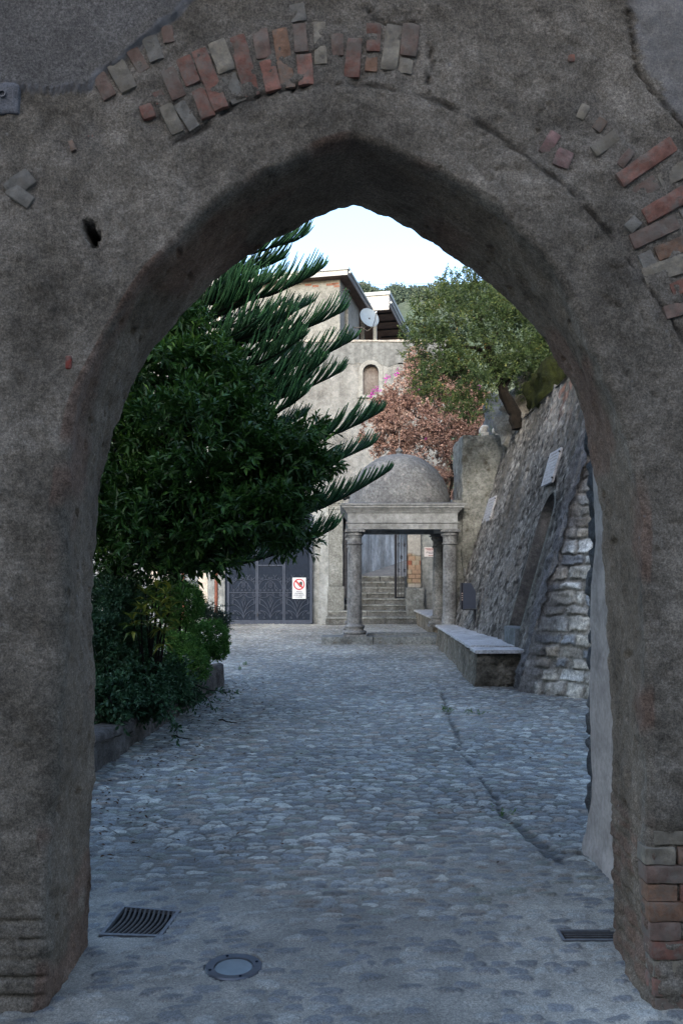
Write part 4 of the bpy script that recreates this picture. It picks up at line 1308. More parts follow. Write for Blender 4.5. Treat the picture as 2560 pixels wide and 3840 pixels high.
# pier closing the far end of the battered wall
cr = tag(block_obj("end_pier", M['pier'], None, 2.90, 5.2, 20.55, 22.2, -0.1, 5.02, cell=0.06, amp=0.028, seed=21, rnd=0.035), 'mottled plastered pier standing behind the pavilion at the end of the leaning wall', 'wall')
block_obj("pier_foot", M['pier'], cr, 2.70, 3.05, 20.62, 21.6, -0.1, 3.45, cell=0.06, amp=0.03, seed=22, rnd=0.04)

# white carved stones on the pier
def white_stone(px, py, s, label, seed):
    p = W(px, py, 20.75)
    root = thing("carved_stone", label, 'carved stone', (p.x, 20.85, 5.03), 'white carved stones on the pier')
    V, Fc = rough_block(-0.11 * s, 0.11 * s, -0.1, 0.1, 0.07, 0.27 * s, cell=0.025, amp=0.02, seed=seed, rnd=0.085)
    V[:, 0] += 0.25 * (V[:, 2] - 0.1)
    link("rounded_head", np_mesh("rounded_head", V, Fc, smooth=True), M['white_stone'], root)
    V, Fc = rough_block(-0.02, 0.13 * s, -0.09, 0.09, -0.02, 0.10, cell=0.025, amp=0.012, seed=seed + 3, rnd=0.02)
    link("base", np_mesh("base", V, Fc, smooth=True), M['white_stone'], root)


white_stone(1812, 1630, 1.05, 'larger white carved stone on the pier top nearest the bougainvillea', 5)
white_stone(1860, 1625, 0.8, 'smaller white carved stone on the pier top beside the green fern', 15)

# ================================================================== BENCHES
def build_bench():
    A, B = (1.90, 12.2), (2.20, 19.6)
    root = thing("stone_bench", 'long stone bench with a pale worn slab top along the leaning wall', 'bench', (2.25, 15.8, 0))
    lx, ly, lz = root.location
    n = 120
    ys = np.linspace(12.2, 20.0, n)
    hs = np.interp(ys, [12.2, 20.0], [0.50, 0.42])
    xf = np.interp(ys, [12.2, 20.0], [1.93, 2.235])
    xb = xfoot(ys) + 0.25
    rows = []
    for k in np.linspace(0, 1, 14):
        z = -0.08 + (hs + 0.06) * k
        d = 0.03 * fbm(ys / 0.4, z / 0.3, 1.0, 4, 821) + 0.012 * fbm(ys / 0.06, z / 0.12, 1.0, 3, 825) - 0.05 * (1 - k) ** 2
        rows.append(np.stack([xf + d * 1.0, ys, z], 1))
    V = np.stack(rows, 0)
    # near end face
    m = np.linspace(0, 1, 30)
    end = []
    for k in np.linspace(0, 1, 14):
        z = -0.08 + (hs[0] + 0.06) * k
        xx = xf[0] + (xb[0] - xf[0]) * m
        course = 0.02 * (np.abs((z / 0.16) % 1 - 0.5) > 0.42)
        d = 0.035 * fbm(xx / 0.15, z / 0.12, 3.0, 4, 831) - course - 0.04 * (1 - k) ** 2
        yy = 12.2 - d + 0.0 * xx
        yy[0] = V[int(round(k * 13)), 0, 1]
        xx[0] = V[int(round(k * 13)), 0, 0]
        end.append(np.stack([xx, yy, np.full_like(xx, z)], 1))
    E = np.stack(end, 0)[:, ::-1]
    G = np.concatenate([E[:, :-1], V], 1)
    nr, nc = G.shape[:2]
    G = G.reshape(-1, 3) - np.array([lx, ly, lz])
    link("base", np_mesh("base", G, grid_faces(nr, nc, flip=False), smooth=True), M['bench_base'], root)
    # slab top in three lengths, the nearest piece broken off and lower
    def slab(ya, yb, dz, ov, seed):
        nn = max(6, int((yb - ya) / 0.05)); mm = 16
        yy = np.linspace(ya, yb, nn)
        h = np.interp(yy, [12.2, 20.0], [0.50, 0.42]) + dz
        xo = np.interp(yy, [12.2, 20.0], [1.93, 2.235]) - ov - 0.012 * fbm(yy / 0.12, 0.0, 0.0, 3, seed)
        xi = xfoot(yy) + 0.20
        ring = []
        for (t, zz) in [(0.03, -0.055), (0.0, -0.045), (0.0, -0.008), (0.02, 0.0)] + [(tt, 0.0) for tt in np.linspace(0.08, 1, 8)] + [(1.0, -0.055)]:
            x = xo + (xi - xo) * t
            z = h + zz + 0.006 * fbm(x / 0.3, yy / 0.3, 0.0, 3, seed + 1)
            ring.append(np.stack([x, yy, z], 1))
        G = np.stack(ring, 0)
        a = G[:, :1].copy(); a[..., 2] = np.minimum(a[..., 2], h[0] - 0.05); 
        b = G[:, -1:].copy(); b[..., 2] = np.minimum(b[..., 2], h[-1] - 0.05)
        G = np.concatenate([a, G, b], 1)
        r_, c_ = G.shape[:2]
        link("slab", np_mesh("slab", G.reshape(-1, 3) - np.array([lx, ly, lz]), grid_faces(r_, c_, flip=True), smooth=False), M['bench_cap'], root)
    slab(12.14, 12.72, 0.035, 0.035, 841)
    slab(12.73, 15.9, 0.06, 0.05, 851)
    slab(15.92, 19.95, 0.055, 0.045, 861)
    return root


build_bench()

fb = thing("far_bench", 'short stone bench behind the pavilion below the route sign', 'bench', (2.85, 26.4, 0))
V, Fc = rough_block(-0.33, 0.40, -2.9, 2.85, -0.1, 0.44, cell=0.09, amp=0.03, seed=31, rnd=0.03)
link("base", np_mesh("base", V, Fc, smooth=True), M['bench_base'], fb)
V, Fc = rough_block(-0.40, 0.42, -2.98, 2.87, 0.44, 0.50, cell=0.08, amp=0.006, seed=32, rnd=0.015)
link("slab", np_mesh("slab", V, Fc, smooth=True), M['bench_cap'], fb)

# ================================================================== PAVILION
def build_pavilion():
    xl, xr, yf, yb = 0.317, 2.575, 20.35, 22.55
    root = thing("domed_pavilion", 'small grey stone pavilion with a cement dome on four columns', 'pavilion', ((xl + xr) / 2, (yf + yb) / 2, 0))
    lx, ly, lz = root.location

    def loc(x0, x1, y0, y1): return x0 - lx, x1 - lx, y0 - ly, y1 - ly
    # kerbs
    for i, (a, b, c, d, z) in enumerate([(-0.47, 0.74, 20.04, 20.86, 0.185), (0.745, 2.36, 20.06, 20.52, 0.183), (0.62, 2.33, 20.55, 20.95, 0.235)]):
        x0, x1, y0, y1 = loc(a, b, c, d)
        block_obj("plinth_kerb", M['step_stone'], root, x0, x1, y0, y1, -0.08, z, cell=0.05, amp=0.010, seed=61 + i, rnd=0.02)
    x0, x1, y0, y1 = loc(0.05, 0.6, 22.2, 22.9)
    block_obj("plinth_kerb", M['step_stone'], root, x0, x1, y0, y1, -0.08, 0.16, cell=0.06, amp=0.01, seed=66, rnd=0.02)
    zb = {(0, 0): 0.185, (1, 0): 0.44, (0, 1): 0.16, (1, 1): 0.30}
    ztop = 2.725
    for (i, j), z0 in zb.items():
        x = (xr if i else xl) - lx; y = (yb if j else yf) - ly
        sh = 0.170
        m = MB()
        prof = []
        zs0, zs1 = z0 + 0.29, ztop - 0.36
        for k in range(25):
            u = k / 24
            r = sh * (1 - 0.085 * u ** 1.8)
            prof.append((r, zs0 + (zs1 - zs0) * u))
        m.lathe(prof, x, y, 36)
        c = m.build("column", M['col_stone'], root, smooth=True)
        n_ = np.array([v.co[:] for v in c.data.vertices])
        # base: square plinth + two tori
        if not (i == 1 and j == 0):
            m = MB(); m.box(x - 0.275, x + 0.275, y - 0.275, y + 0.275, z0 - 0.02, z0 + 0.045)
            pl_ = m.build("plinth", M['col_stone'], c, bevel=0.01)
            m = MB()
            pr = [(0.255, z0 + 0.045)]
            for a in np.linspace(-90, 90, 9): pr.append((0.235 + 0.045 * math.cos(R(a)), z0 + 0.09 + 0.045 * math.sin(R(a))))
            pr += [(0.215, z0 + 0.14), (0.208, z0 + 0.17), (0.215, z0 + 0.195)]
            for a in np.linspace(-90, 90, 9): pr.append((0.205 + 0.036 * math.cos(R(a)), z0 + 0.23 + 0.036 * math.sin(R(a))))
            pr += [(0.195, z0 + 0.27), (0.178, z0 + 0.285), (0.171, z0 + 0.31)]
            m.lathe(pr, x, y, 36); m.build("base", M['col_stone'], c, smooth=True)
        else:
            m = MB(); m.lathe([(0.20, z0), (0.195, z0 + 0.05), (0.172, z0 + 0.30)], x, y, 36); m.build("base", M['col_stone'], c, smooth=True)
        m = MB()
        zt = ztop
        pr = [(0.156, zt - 0.37)]
        for a in np.linspace(-90, 90, 7): pr.append((0.165 + 0.022 * math.cos(R(a)), zt - 0.342 + 0.022 * math.sin(R(a))))
        pr += [(0.160, zt - 0.31), (0.163, zt - 0.19), (0.178, zt - 0.185), (0.180, zt - 0.165)]
        for a in np.linspace(-70, 60, 8): pr.append((0.165 + 0.05 * math.cos(R(a)) * (1 + 0.0), zt - 0.12 + 0.045 * math.sin(R(a))))
        pr += [(0.215, zt - 0.07)]
        m.lathe(pr, x, y, 36)
        cp = m.build("capital", M['col_stone'], c, smooth=True)
        m = MB(); m.box(x - 0.235, x + 0.235, y - 0.235, y + 0.235, zt - 0.07, zt - 0.03); m.box(x - 0.215, x + 0.215, y - 0.215, y + 0.215, zt - 0.032, zt + 0.004)
        m.build("abacus", M['col_stone'], cp, bevel=0.008)
    # entablature as mitred rings: profile (offset, z)
    X0, X1, Y0, Y1 = xl - 0.165, xr + 0.165, yf - 0.165, yb + 0.165

    def ring(prof, name, mat, par, inner=0.34, topcap=False):
        m = MB()
        pts = []
        for off, z in prof:
            pts.append([(X0 - off - lx, Y0 - off - ly, z), (X1 + off - lx, Y0 - off - ly, z), (X1 + off - lx, Y1 + off - ly, z), (X0 - off - lx, Y1 + off - ly, z)])
        # inner return
        for z in (prof[-1][1], prof[0][1]):
            pts.append([(X0 + inner - lx, Y0 + inner - ly, z), (X1 - inner - lx, Y0 + inner - ly, z), (X1 - inner - lx, Y1 - inner - ly, z), (X0 + inner - lx, Y1 - inner - ly, z)])
        n = len(pts)
        vs = [p for r_ in pts for p in r_]
        fs = []
        for i in range(n):
            i2 = (i + 1) % n
            for k in range(4):
                k2 = (k + 1) % 4
                fs.append((i * 4 + k, i * 4 + k2, i2 * 4 + k2, i2 * 4 + k))
        m.add(vs, fs)
        return m.build(name, mat, par)
    en = ring([(0.0, 2.722), (0.0, 2.795), (0.012, 2.797), (0.012, 2.845), (0.022, 2.85), (0.04, 2.87), (0.042, 2.895)], "architrave", M['entab'], root)
    ring([(0.004, 2.896), (0.004, 3.09)], "frieze", M['entab'], root)
    ring([(0.012, 3.091), (0.02, 3.115), (0.045, 3.13), (0.05, 3.165), (0.085, 3.175), (0.095, 3.21), (0.14, 3.225), (0.145, 3.265), (0.175, 3.285), (0.18, 3.315)], "cornice", M['entab'], root, inner=0.5)
    m = MB(); m.box(X0 + 0.33 - lx, X1 - 0.33 - lx, Y0 + 0.33 - ly, Y1 - 0.33 - ly, 2.98, 3.02); m.build("ceiling", M['col_stone'], root)
    m = MB(); m.hexa([(X0 - 0.17 - lx, Y0 - 0.17 - ly, 3.316), (X1 + 0.17 - lx, Y0 - 0.17 - ly, 3.316), (X1 + 0.17 - lx, Y1 + 0.17 - ly, 3.316), (X0 - 0.17 - lx, Y1 + 0.17 - ly, 3.316)],
                     [(X0 + 0.05 - lx, Y0 + 0.05 - ly, 3.36), (X1 - 0.05 - lx, Y0 + 0.05 - ly, 3.36), (X1 - 0.05 - lx, Y1 - 0.05 - ly, 3.36), (X0 + 0.05 - lx, Y1 - 0.05 - ly, 3.36)])
    m.build("roof_slab", M['dome'], root)
    # dome
    nr, nc = 60, 140
    th = np.linspace(0, math.pi / 2 - 0.02, nr); ph = np.linspace(0, 2 * math.pi, nc)
    T, Pp = np.meshgrid(th, ph, indexing='ij')
    rr = 1.262 + 0.012 * fbm(np.cos(Pp) * np.cos(T) / 0.3, np.sin(Pp) * np.cos(T) / 0.3, np.sin(T) / 0.3, 4, 871) + 0.007 * fbm(np.cos(Pp) * np.cos(T) / 0.05, np.sin(Pp) * np.cos(T) / 0.05, np.sin(T) / 0.05, 3, 873)
    prof = np.cos(T) ** 0.92
    V = np.stack([rr * prof * np.cos(Pp), rr * prof * np.sin(Pp), 3.34 + rr * np.sin(T) * 1.05], -1)
    V[:, -1] = V[:, 0]
    dm = link("dome", np_mesh("dome", V.reshape(-1, 3), grid_faces(nr, nc, flip=True), smooth=True), M['dome'], root)
    m = MB()
    z = 4.655
    m.lathe([(0.10, z - 0.03), (0.105, z + 0.02), (0.075, z + 0.035), (0.055, z + 0.05), (0.085, z + 0.075), (0.095, z + 0.10), (0.085, z + 0.125), (0.05, z + 0.145), (0.04, z + 0.17), (0.015, z + 0.185)], 0, 0, 24)
    m.build("finial", M['dome'], dm, smooth=True)
    m = MB(); m.tube([(0, 0, z + 0.17), (0, 0, z + 0.62)], 0.008, 6); m.build("rod", M['wire'], dm)


build_pavilion()

# ================================================================== BOX ON A POST
def build_post_box():
    p = W(1752, 2240, 17.3)
    root = thing("metal_box", 'dark slate metal box with a sloped top on a thin post by the bench', 'box on post', (p.x, 17.3, 0.48))
    sc = 17.3 / F

    def L(px, py): return (px - 1280) * sc - p.x, 1.55 - (py - HZ) * sc - 0.48
    pts = [L(1733, 2284), L(1781, 2281), L(1779, 2217), L(1763, 2187), L(1733, 2186)]
    m = MB(); n = len(pts)
    f = [(x, -0.10, z) for x, z in pts]; b = [(x, 0.10, z) for x, z in pts]
    m.add(f + b, [tuple(range(n))] + [tuple(range(2 * n - 1, n - 1, -1))] + [(i, n + i, n + (i + 1) % n, (i + 1) % n) for i in range(n)])
    m.build("body", M['box_metal'], root, bevel=0.004)
    x0, z0 = L(1726, 2284); x1, z1 = L(1732.5, 2186)
    m = MB(); m.box(x0, x1, -0.09, 0.09, z0, z1); m.build("dark_side", M['black_iron'], root)
    for k in range(4):
        m = MB(); xx, zz = L(1730, 2225 + k * 8); m.box(x0 + 0.004, x1 - 0.003, -0.098, -0.09, zz - 0.012, zz + 0.012)
        m.build("leaflet", M['paper'], root)
    xa, za = L(1731, 2285); xb, zb = L(1783, 2282)
    m = MB(); m.box(xa, xb, -0.12, 0.1, za - 0.012, za - 0.001); m.build("shelf", M['black_iron'], root)
    xq, _ = L(1779, 2300)
    m = MB(); m.tube([(xq, 0.0, -0.03), (xq, 0, za)], 0.022, 10); m.build("post", M['black_iron'], root)


build_post_box()
wb = thing("wall_bracket", 'small rusty bracket fixed on the pier beside the pavilion column', 'bracket', W(1741, 2150, 20.5))
m = MB(); m.box(-0.03, 0.04, -0.06, 0.12, -0.06, -0.03); m.build("plate", M['col_stone'], wb)
m = MB(); m.box(-0.012, 0.03, -0.02, 0.12, -0.03, 0.12); m.build("stem", M['col_stone'], wb)

# ================================================================== COURTYARD WALL, PORTAL, STEPS, ALLEY
YW = 29.3


def sx(px, d): return (px - 1280) / F * d
def sz(py, d): return CH - (py - HZ) / F * d


def arch_face(m, cx, hw, z0, zs, x0, x1, zt, y, depth, n=24, rise=None):
    """wall panel x0..x1, z0..zt facing -Y at y with an arched opening; adds the reveal going back `depth`"""
    rise = hw if rise is None else rise
    inner = [(cx - hw, z0), (cx - hw, zs)] + [(cx - hw * math.cos(a), zs + rise * math.sin(a)) for a in np.linspace(0, math.pi, n)[1:-1]] + [(cx + hw, zs), (cx + hw, z0)]
    outer = [(x0, z0), (x0, zs)]
    for a in np.linspace(0, math.pi, n)[1:-1]:
        dx, dz = -math.cos(a), math.sin(a)
        tx = ((x0 - cx) / dx) if dx < 0 else ((x1 - cx) / dx if dx > 0 else 1e9)
        tz = (zt - zs) / max(dz, 1e-6)
        t = min(tx, tz)
        outer.append((cx + dx * t, zs + dz * t))
    outer += [(x1, zs), (x1, z0)]
    k = len(inner)
    vs = [(x, y, z) for x, z in inner] + [(x, y, z) for x, z in outer] + [(x, y + depth, z) for x, z in inner]
    fs = []
    for i in range(k - 1):
        fs.append((i, k + i, k + i + 1, i + 1))
        fs.append((i, i + 1, 2 * k + i + 1, 2 * k + i))
    m.add(vs, fs)
    # corners of the outer rectangle
    for sgn, xx in ((-1, x0), (1, x1)):
        pts = [p for p in outer if (abs(p[0] - xx) < 1e-6 or abs(p[1] - zt) < 1e-6) and (p[0] - cx) * sgn >= 0]
        a = max((p for p in pts if abs(p[0] - xx) < 1e-6), key=lambda p: p[1])
        b = min((p for p in pts if abs(p[1] - zt) < 1e-6), key=lambda p: abs(p[0] - xx))
        m.add([(a[0], y, a[1]), (b[0], y, b[1]), (xx, y, zt)], [(0, 1, 2)])


def build_court_wall():
    root = thing("courtyard_wall", 'tall pale plastered courtyard wall pierced by the iron gate and the stepped portal', 'wall', (0, YW, 0))
    zt = sz(1866, YW)
    gx0, gx1 = sx(846, YW), sx(1172, YW)
    m = MB()
    arch_face(m, (gx0 + gx1) / 2, (gx1 - gx0) / 2, -0.1, 2.55, gx0 - 0.0001 - 0.25, sx(1236, YW), zt, 0.0, 0.35, rise=1.25)
    m.build("gate_wall", M['court_plaster'], root)
    m = MB(); m.box(gx0 - 1.2, sx(1236, YW), 0.36, 0.66, zt - 0.25, zt - 0.004); m.box(gx1, sx(1236, YW), 0.36, 0.7, -0.1, zt - 0.26)
    m.build("back_wall", M['court_plaster'], root)
    block_obj("coping", M['portal_stone'], root, gx0 - 0.3, sx(1210, YW), -0.06, 0.7, zt, zt + 0.09, cell=0.1, amp=0.01, seed=71, rnd=0.02)
    # buttress-like splay between gate and portal
    m = MB(); x0, x1 = sx(1196, YW), sx(1234, YW)
    m.hexa([(x0 - 0.06, -0.22, -0.1), (x1, -0.22, -0.1), (x1, -0.002, -0.1), (x0 - 0.06, -0.002, -0.1)], [(x0 + 0.1, -0.12, zt - 0.3), (x1, -0.12, zt - 0.3), (x1, -0.002, zt - 0.3), (x0 + 0.1, -0.002, zt - 0.3)])
    m.build("splay", M['court_plaster'], root, bevel=0.03)
    # left pilaster with plinth and cap
    xa, xb = sx(1234, YW), sx(1285, YW)
    pz0, pz1 = 0.45, zt
    pa = block_obj("pilaster", M['portal_stone'], root, xa, xb, -0.26, 0.55, 1.30, pz1 - 0.42, cell=0.07, amp=0.012, seed=72, rnd=0.02)
    block_obj("plinth", M['portal_stone'], pa, xa - 0.04, xb + 0.05, -0.30, 0.55, 0.30, 1.30, cell=0.06, amp=0.016, seed=73, rnd=0.03)
    m = MB()
    for (e, z0_, z1_) in [(0.03, pz1 - 0.42, pz1 - 0.38), (0.0, pz1 - 0.38, pz1 - 0.27), (0.04, pz1 - 0.27, pz1 - 0.22), (0.08, pz1 - 0.22, pz1 - 0.18), (0.02, pz1 - 0.18, pz1 - 0.05), (0.12, pz1 - 0.05, pz1), (0.24, pz1, pz1 + 0.05), (0.30, pz1 + 0.05, pz1 + 0.10)]:
        m.box(xa - e, xb + e, -0.26 - e, 0.56, z0_ + 0.001, z1_)
    m.build("cap", M['portal_stone'], pa)
    m = MB(); m.box(xb + 0.31, xb + 0.75, 0.1, 0.5, pz1 - 0.25, pz1 + 0.07); m.build("cap_return", M['portal_stone'], pa)
    # right pilaster, plaster lost over the brickwork
    xa, xb = sx(1527, YW), sx(1575, YW)
    V, Fc = rough_block(xa, xb, -0.24, 0.55, 1.25, zt - 0.2, cell=0.03, amp=0.008, seed=74, rnd=0.02)
    zb0, zb1 = sz(2170, YW), sz(2082, YW)
    hgt = 0.155
    row = np.floor((V[:, 2] - zb0) / hgt); uu = (V[:, 0] - xa) / 0.26 + 0.5 * (row % 2)
    hsh = _hash(row, np.floor(uu), np.zeros_like(row), 75)
    inb = sstep(zb1 + 0.05, zb1 - 0.02, V[:, 2] + 0.06 * vnoise(V[:, 0] / 0.08, V[:, 2] / 0.2, 0, 76)) * sstep(zb0 - 0.35, zb0 - 0.1, V[:, 2])
    pal = 0.62 * np.array([(0.34, 0.30, 0.24), (0.40, 0.37, 0.30), (0.30, 0.27, 0.22), (0.25, 0.10, 0.07), (0.36, 0.30, 0.2), (0.33, 0.24, 0.18)])
    c = pal[np.clip((hsh * 6).astype(int), 0, 5)]
    fr_ = np.minimum(np.abs(((V[:, 2] - zb0) / hgt) % 1 - 0.5), 0.5); ug = np.abs(uu % 1 - 0.5)
    joint = np.maximum(sstep(0.42, 0.47, fr_), sstep(0.44, 0.48, ug))
    c = c * (1 - 0.6 * joint)[:, None]
    pc = np.array((0.21, 0.215, 0.215)); c = c * inb[:, None] + pc[None] * (1 - inb)[:, None]
    V[:, 1] += 0.03 * inb * (V[:, 1] < 0) + 0.012 * joint * inb
    pb = link("brick_pilaster", np_mesh("brick_pilaster", V, Fc, {'tone': c}, smooth=True), M['rubble_soft'], root)
    block_obj("plinth", M['portal_stone'], pb, xa - 0.05, xb + 0.12, -0.32, 0.55, -0.1, 1.25, cell=0.05, amp=0.028, seed=77, rnd=0.05)
    # wall right of the portal carrying the route sign
    block_obj("sign_wall", M['court_plaster'], root, xb, 4.6, -0.05, 0.5, -0.1, zt + 0.3, cell=0.1, amp=0.02, seed=78, rnd=0.02)
    return root


t = NT('rubble_soft')
bc = t.attr('tone', 'Color'); n1 = t.noise(14, 8, 0.7); n2 = t.noise(60, 5, 0.7)
bc = t.mix(0.7, bc, t.ramp(n1, [(0.3, 0.55), (0.5, 1.0), (0.72, 1.35)]), 'MULTIPLY')
t.fin(bc, 0.95, t.bump(n2, 0.4, 0.01, t.bump(n1, 0.5, 0.02)), 0.15)
M['rubble_soft'] = t.m
build_court_wall()

# side wall of the far yard, behind the bench
sw = tag(block_obj("yard_side_wall", M['court_plaster'], None, 3.28, 3.9, 22.21, 29.2, -0.1, 3.6, cell=0.15, amp=0.03, seed=79, rnd=0.03), 'plastered boundary wall behind the short bench under the bougainvillea', 'wall')

# --- steps
def build_steps():
    root = thing("stone_steps", 'flight of worn grey stone steps climbing through the open portal', 'steps', (1.1, YW, 0))
    lx, ly, _ = root.location
    heights = [0.262, 0.468, 0.662, 0.866, 1.058, 1.252, 1.443, 1.648]
    prev = -0.1
    for i, z in enumerate(heights):
        y0 = 28.60 + 0.36 * i
        if i == 0: x0, x1 = sx(1220, y0), sx(1583, y0)
        elif i == 1: x0, x1 = sx(1228, y0), sx(1581, y0)
        elif i == 2: x0, x1 = sx(1286, y0), sx(1521, y0)
        else: x0, x1 = 0.06, 2.30
        y1 = y0 + (0.75 if i < 7 else 1.2)
        joints = [x0] + sorted([x0 + (x1 - x0) * f for f in ([0.31, 0.62], [0.42], [0.3, 0.66], [0.5], [0.38, 0.72], [0.55], [0.34, 0.68], [0.25, 0.6])[i]]) + [x1]
        Vs, Fs, off = [], [], 0
        Vr, Fr, offr = [], [], 0
        for a, b in zip(joints[:-1], joints[1:]):
            jy = random.uniform(-0.008, 0.008)
            V, Fc = rough_block(a + 0.003 - lx, b - 0.003 - lx, y0 - ly + jy, y1 - ly, z - 0.06, z, cell=0.05, amp=0.008, seed=90 + i * 5 + len(Vs), rnd=0.016)
            Vs.append(V); Fs.append(Fc + off); off += len(V)
            V, Fc = rough_block(a + 0.005 - lx, b - 0.005 - lx, y0 - ly + 0.035 + jy, y1 - ly, z - 0.26, z - 0.062, cell=0.05, amp=0.010, seed=95 + i * 5 + len(Vs), rnd=0.014)
            Vr.append(V); Fr.append(Fc + offr); offr += len(V)
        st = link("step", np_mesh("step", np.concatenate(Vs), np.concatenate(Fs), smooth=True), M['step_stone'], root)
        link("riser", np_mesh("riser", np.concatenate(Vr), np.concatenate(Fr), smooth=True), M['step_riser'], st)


build_steps()

# --- alley beyond
m = MB()
m.add([(-0.3, 31.6, 1.645), (6.0, 31.6, 1.645), (9.0, 60, 1.645 + 0.1 * 28.4), (0.0, 60, 1.645 + 0.1 * 28.4)], [(0, 1, 2, 3)])
al = m.build("alley_paving", M['alley_pave'] if 'alley_pave' in M else M['ground'])
tag(al, kind='structure')


def slab_wall(name, label, path, z0, z1, th, mat, cat='wall'):
    P = np.array(path, float)
    m = MB()
    s = np.r_[0, np.cumsum(np.hypot(*np.diff(P, axis=0).T))]
    n = int(s[-1] / 0.15) + 2
    u = np.linspace(0, s[-1], n); x = np.interp(u, s, P[:, 0]); y = np.interp(u, s, P[:, 1])
    tx, ty = np.gradient(x), np.gradient(y); L = np.hypot(tx, ty); nx, ny = -ty / L, tx / L
    nz = int((z1 - z0) / 0.15) + 2
    rows = []
    for z in np.linspace(z0, z1, nz):
        d = 0.03 * fbm(x / 0.6, y / 0.6, z / 0.6, 4, 901)
        rows.append(np.stack([x - nx * d, y - ny * d, np.full(n, z)], 1))
    for t_, zz in ((th, z1), (th, z0)):
        rows.append(np.stack([x + nx * t_, y + ny * t_, np.full(n, zz)], 1))
    G = np.stack(rows, 0)
    o = link(name, np_mesh(name, G.reshape(-1, 3), grid_faces(G.shape[0], n), smooth=True), mat)
    return tag(o, label, cat)


slab_wall("alley_wall", 'streaked grey wall rising beside the sloping alley beyond the portal', [(0.5, 31.0), (0.62, 31.6), (0.9, 32.6), (2.3, 37.0), (3.3, 40.5), (5.2, 48)], 0.5, 4.0, 0.6, M['alley_wall'])

# ================================================================== IRON CARRIAGE GATE
def spiral(cx, cz, r, a0, turns, sgn, n=22, r_end=0.25):
    return [(cx + r * (1 - (1 - r_end) * i / n) * math.cos(a0 + sgn * turns * 2 * math.pi * i / n), cz + r * (1 - (1 - r_end) * i / n) * math.sin(a0 + sgn * turns * 2 * math.pi * i / n)) for i in range(n + 1)]


def bez(p0, p1, p2, p3, n=16):
    o = []
    for i in range(n + 1):
        t = i / n; a = (1 - t) ** 3; b = 3 * t * (1 - t) ** 2; c = 3 * t * t * (1 - t); d = t ** 3
        o.append((a * p0[0] + b * p1[0] + c * p2[0] + d * p3[0], a * p0[1] + b * p1[1] + c * p2[1] + d * p3[1]))
    return o


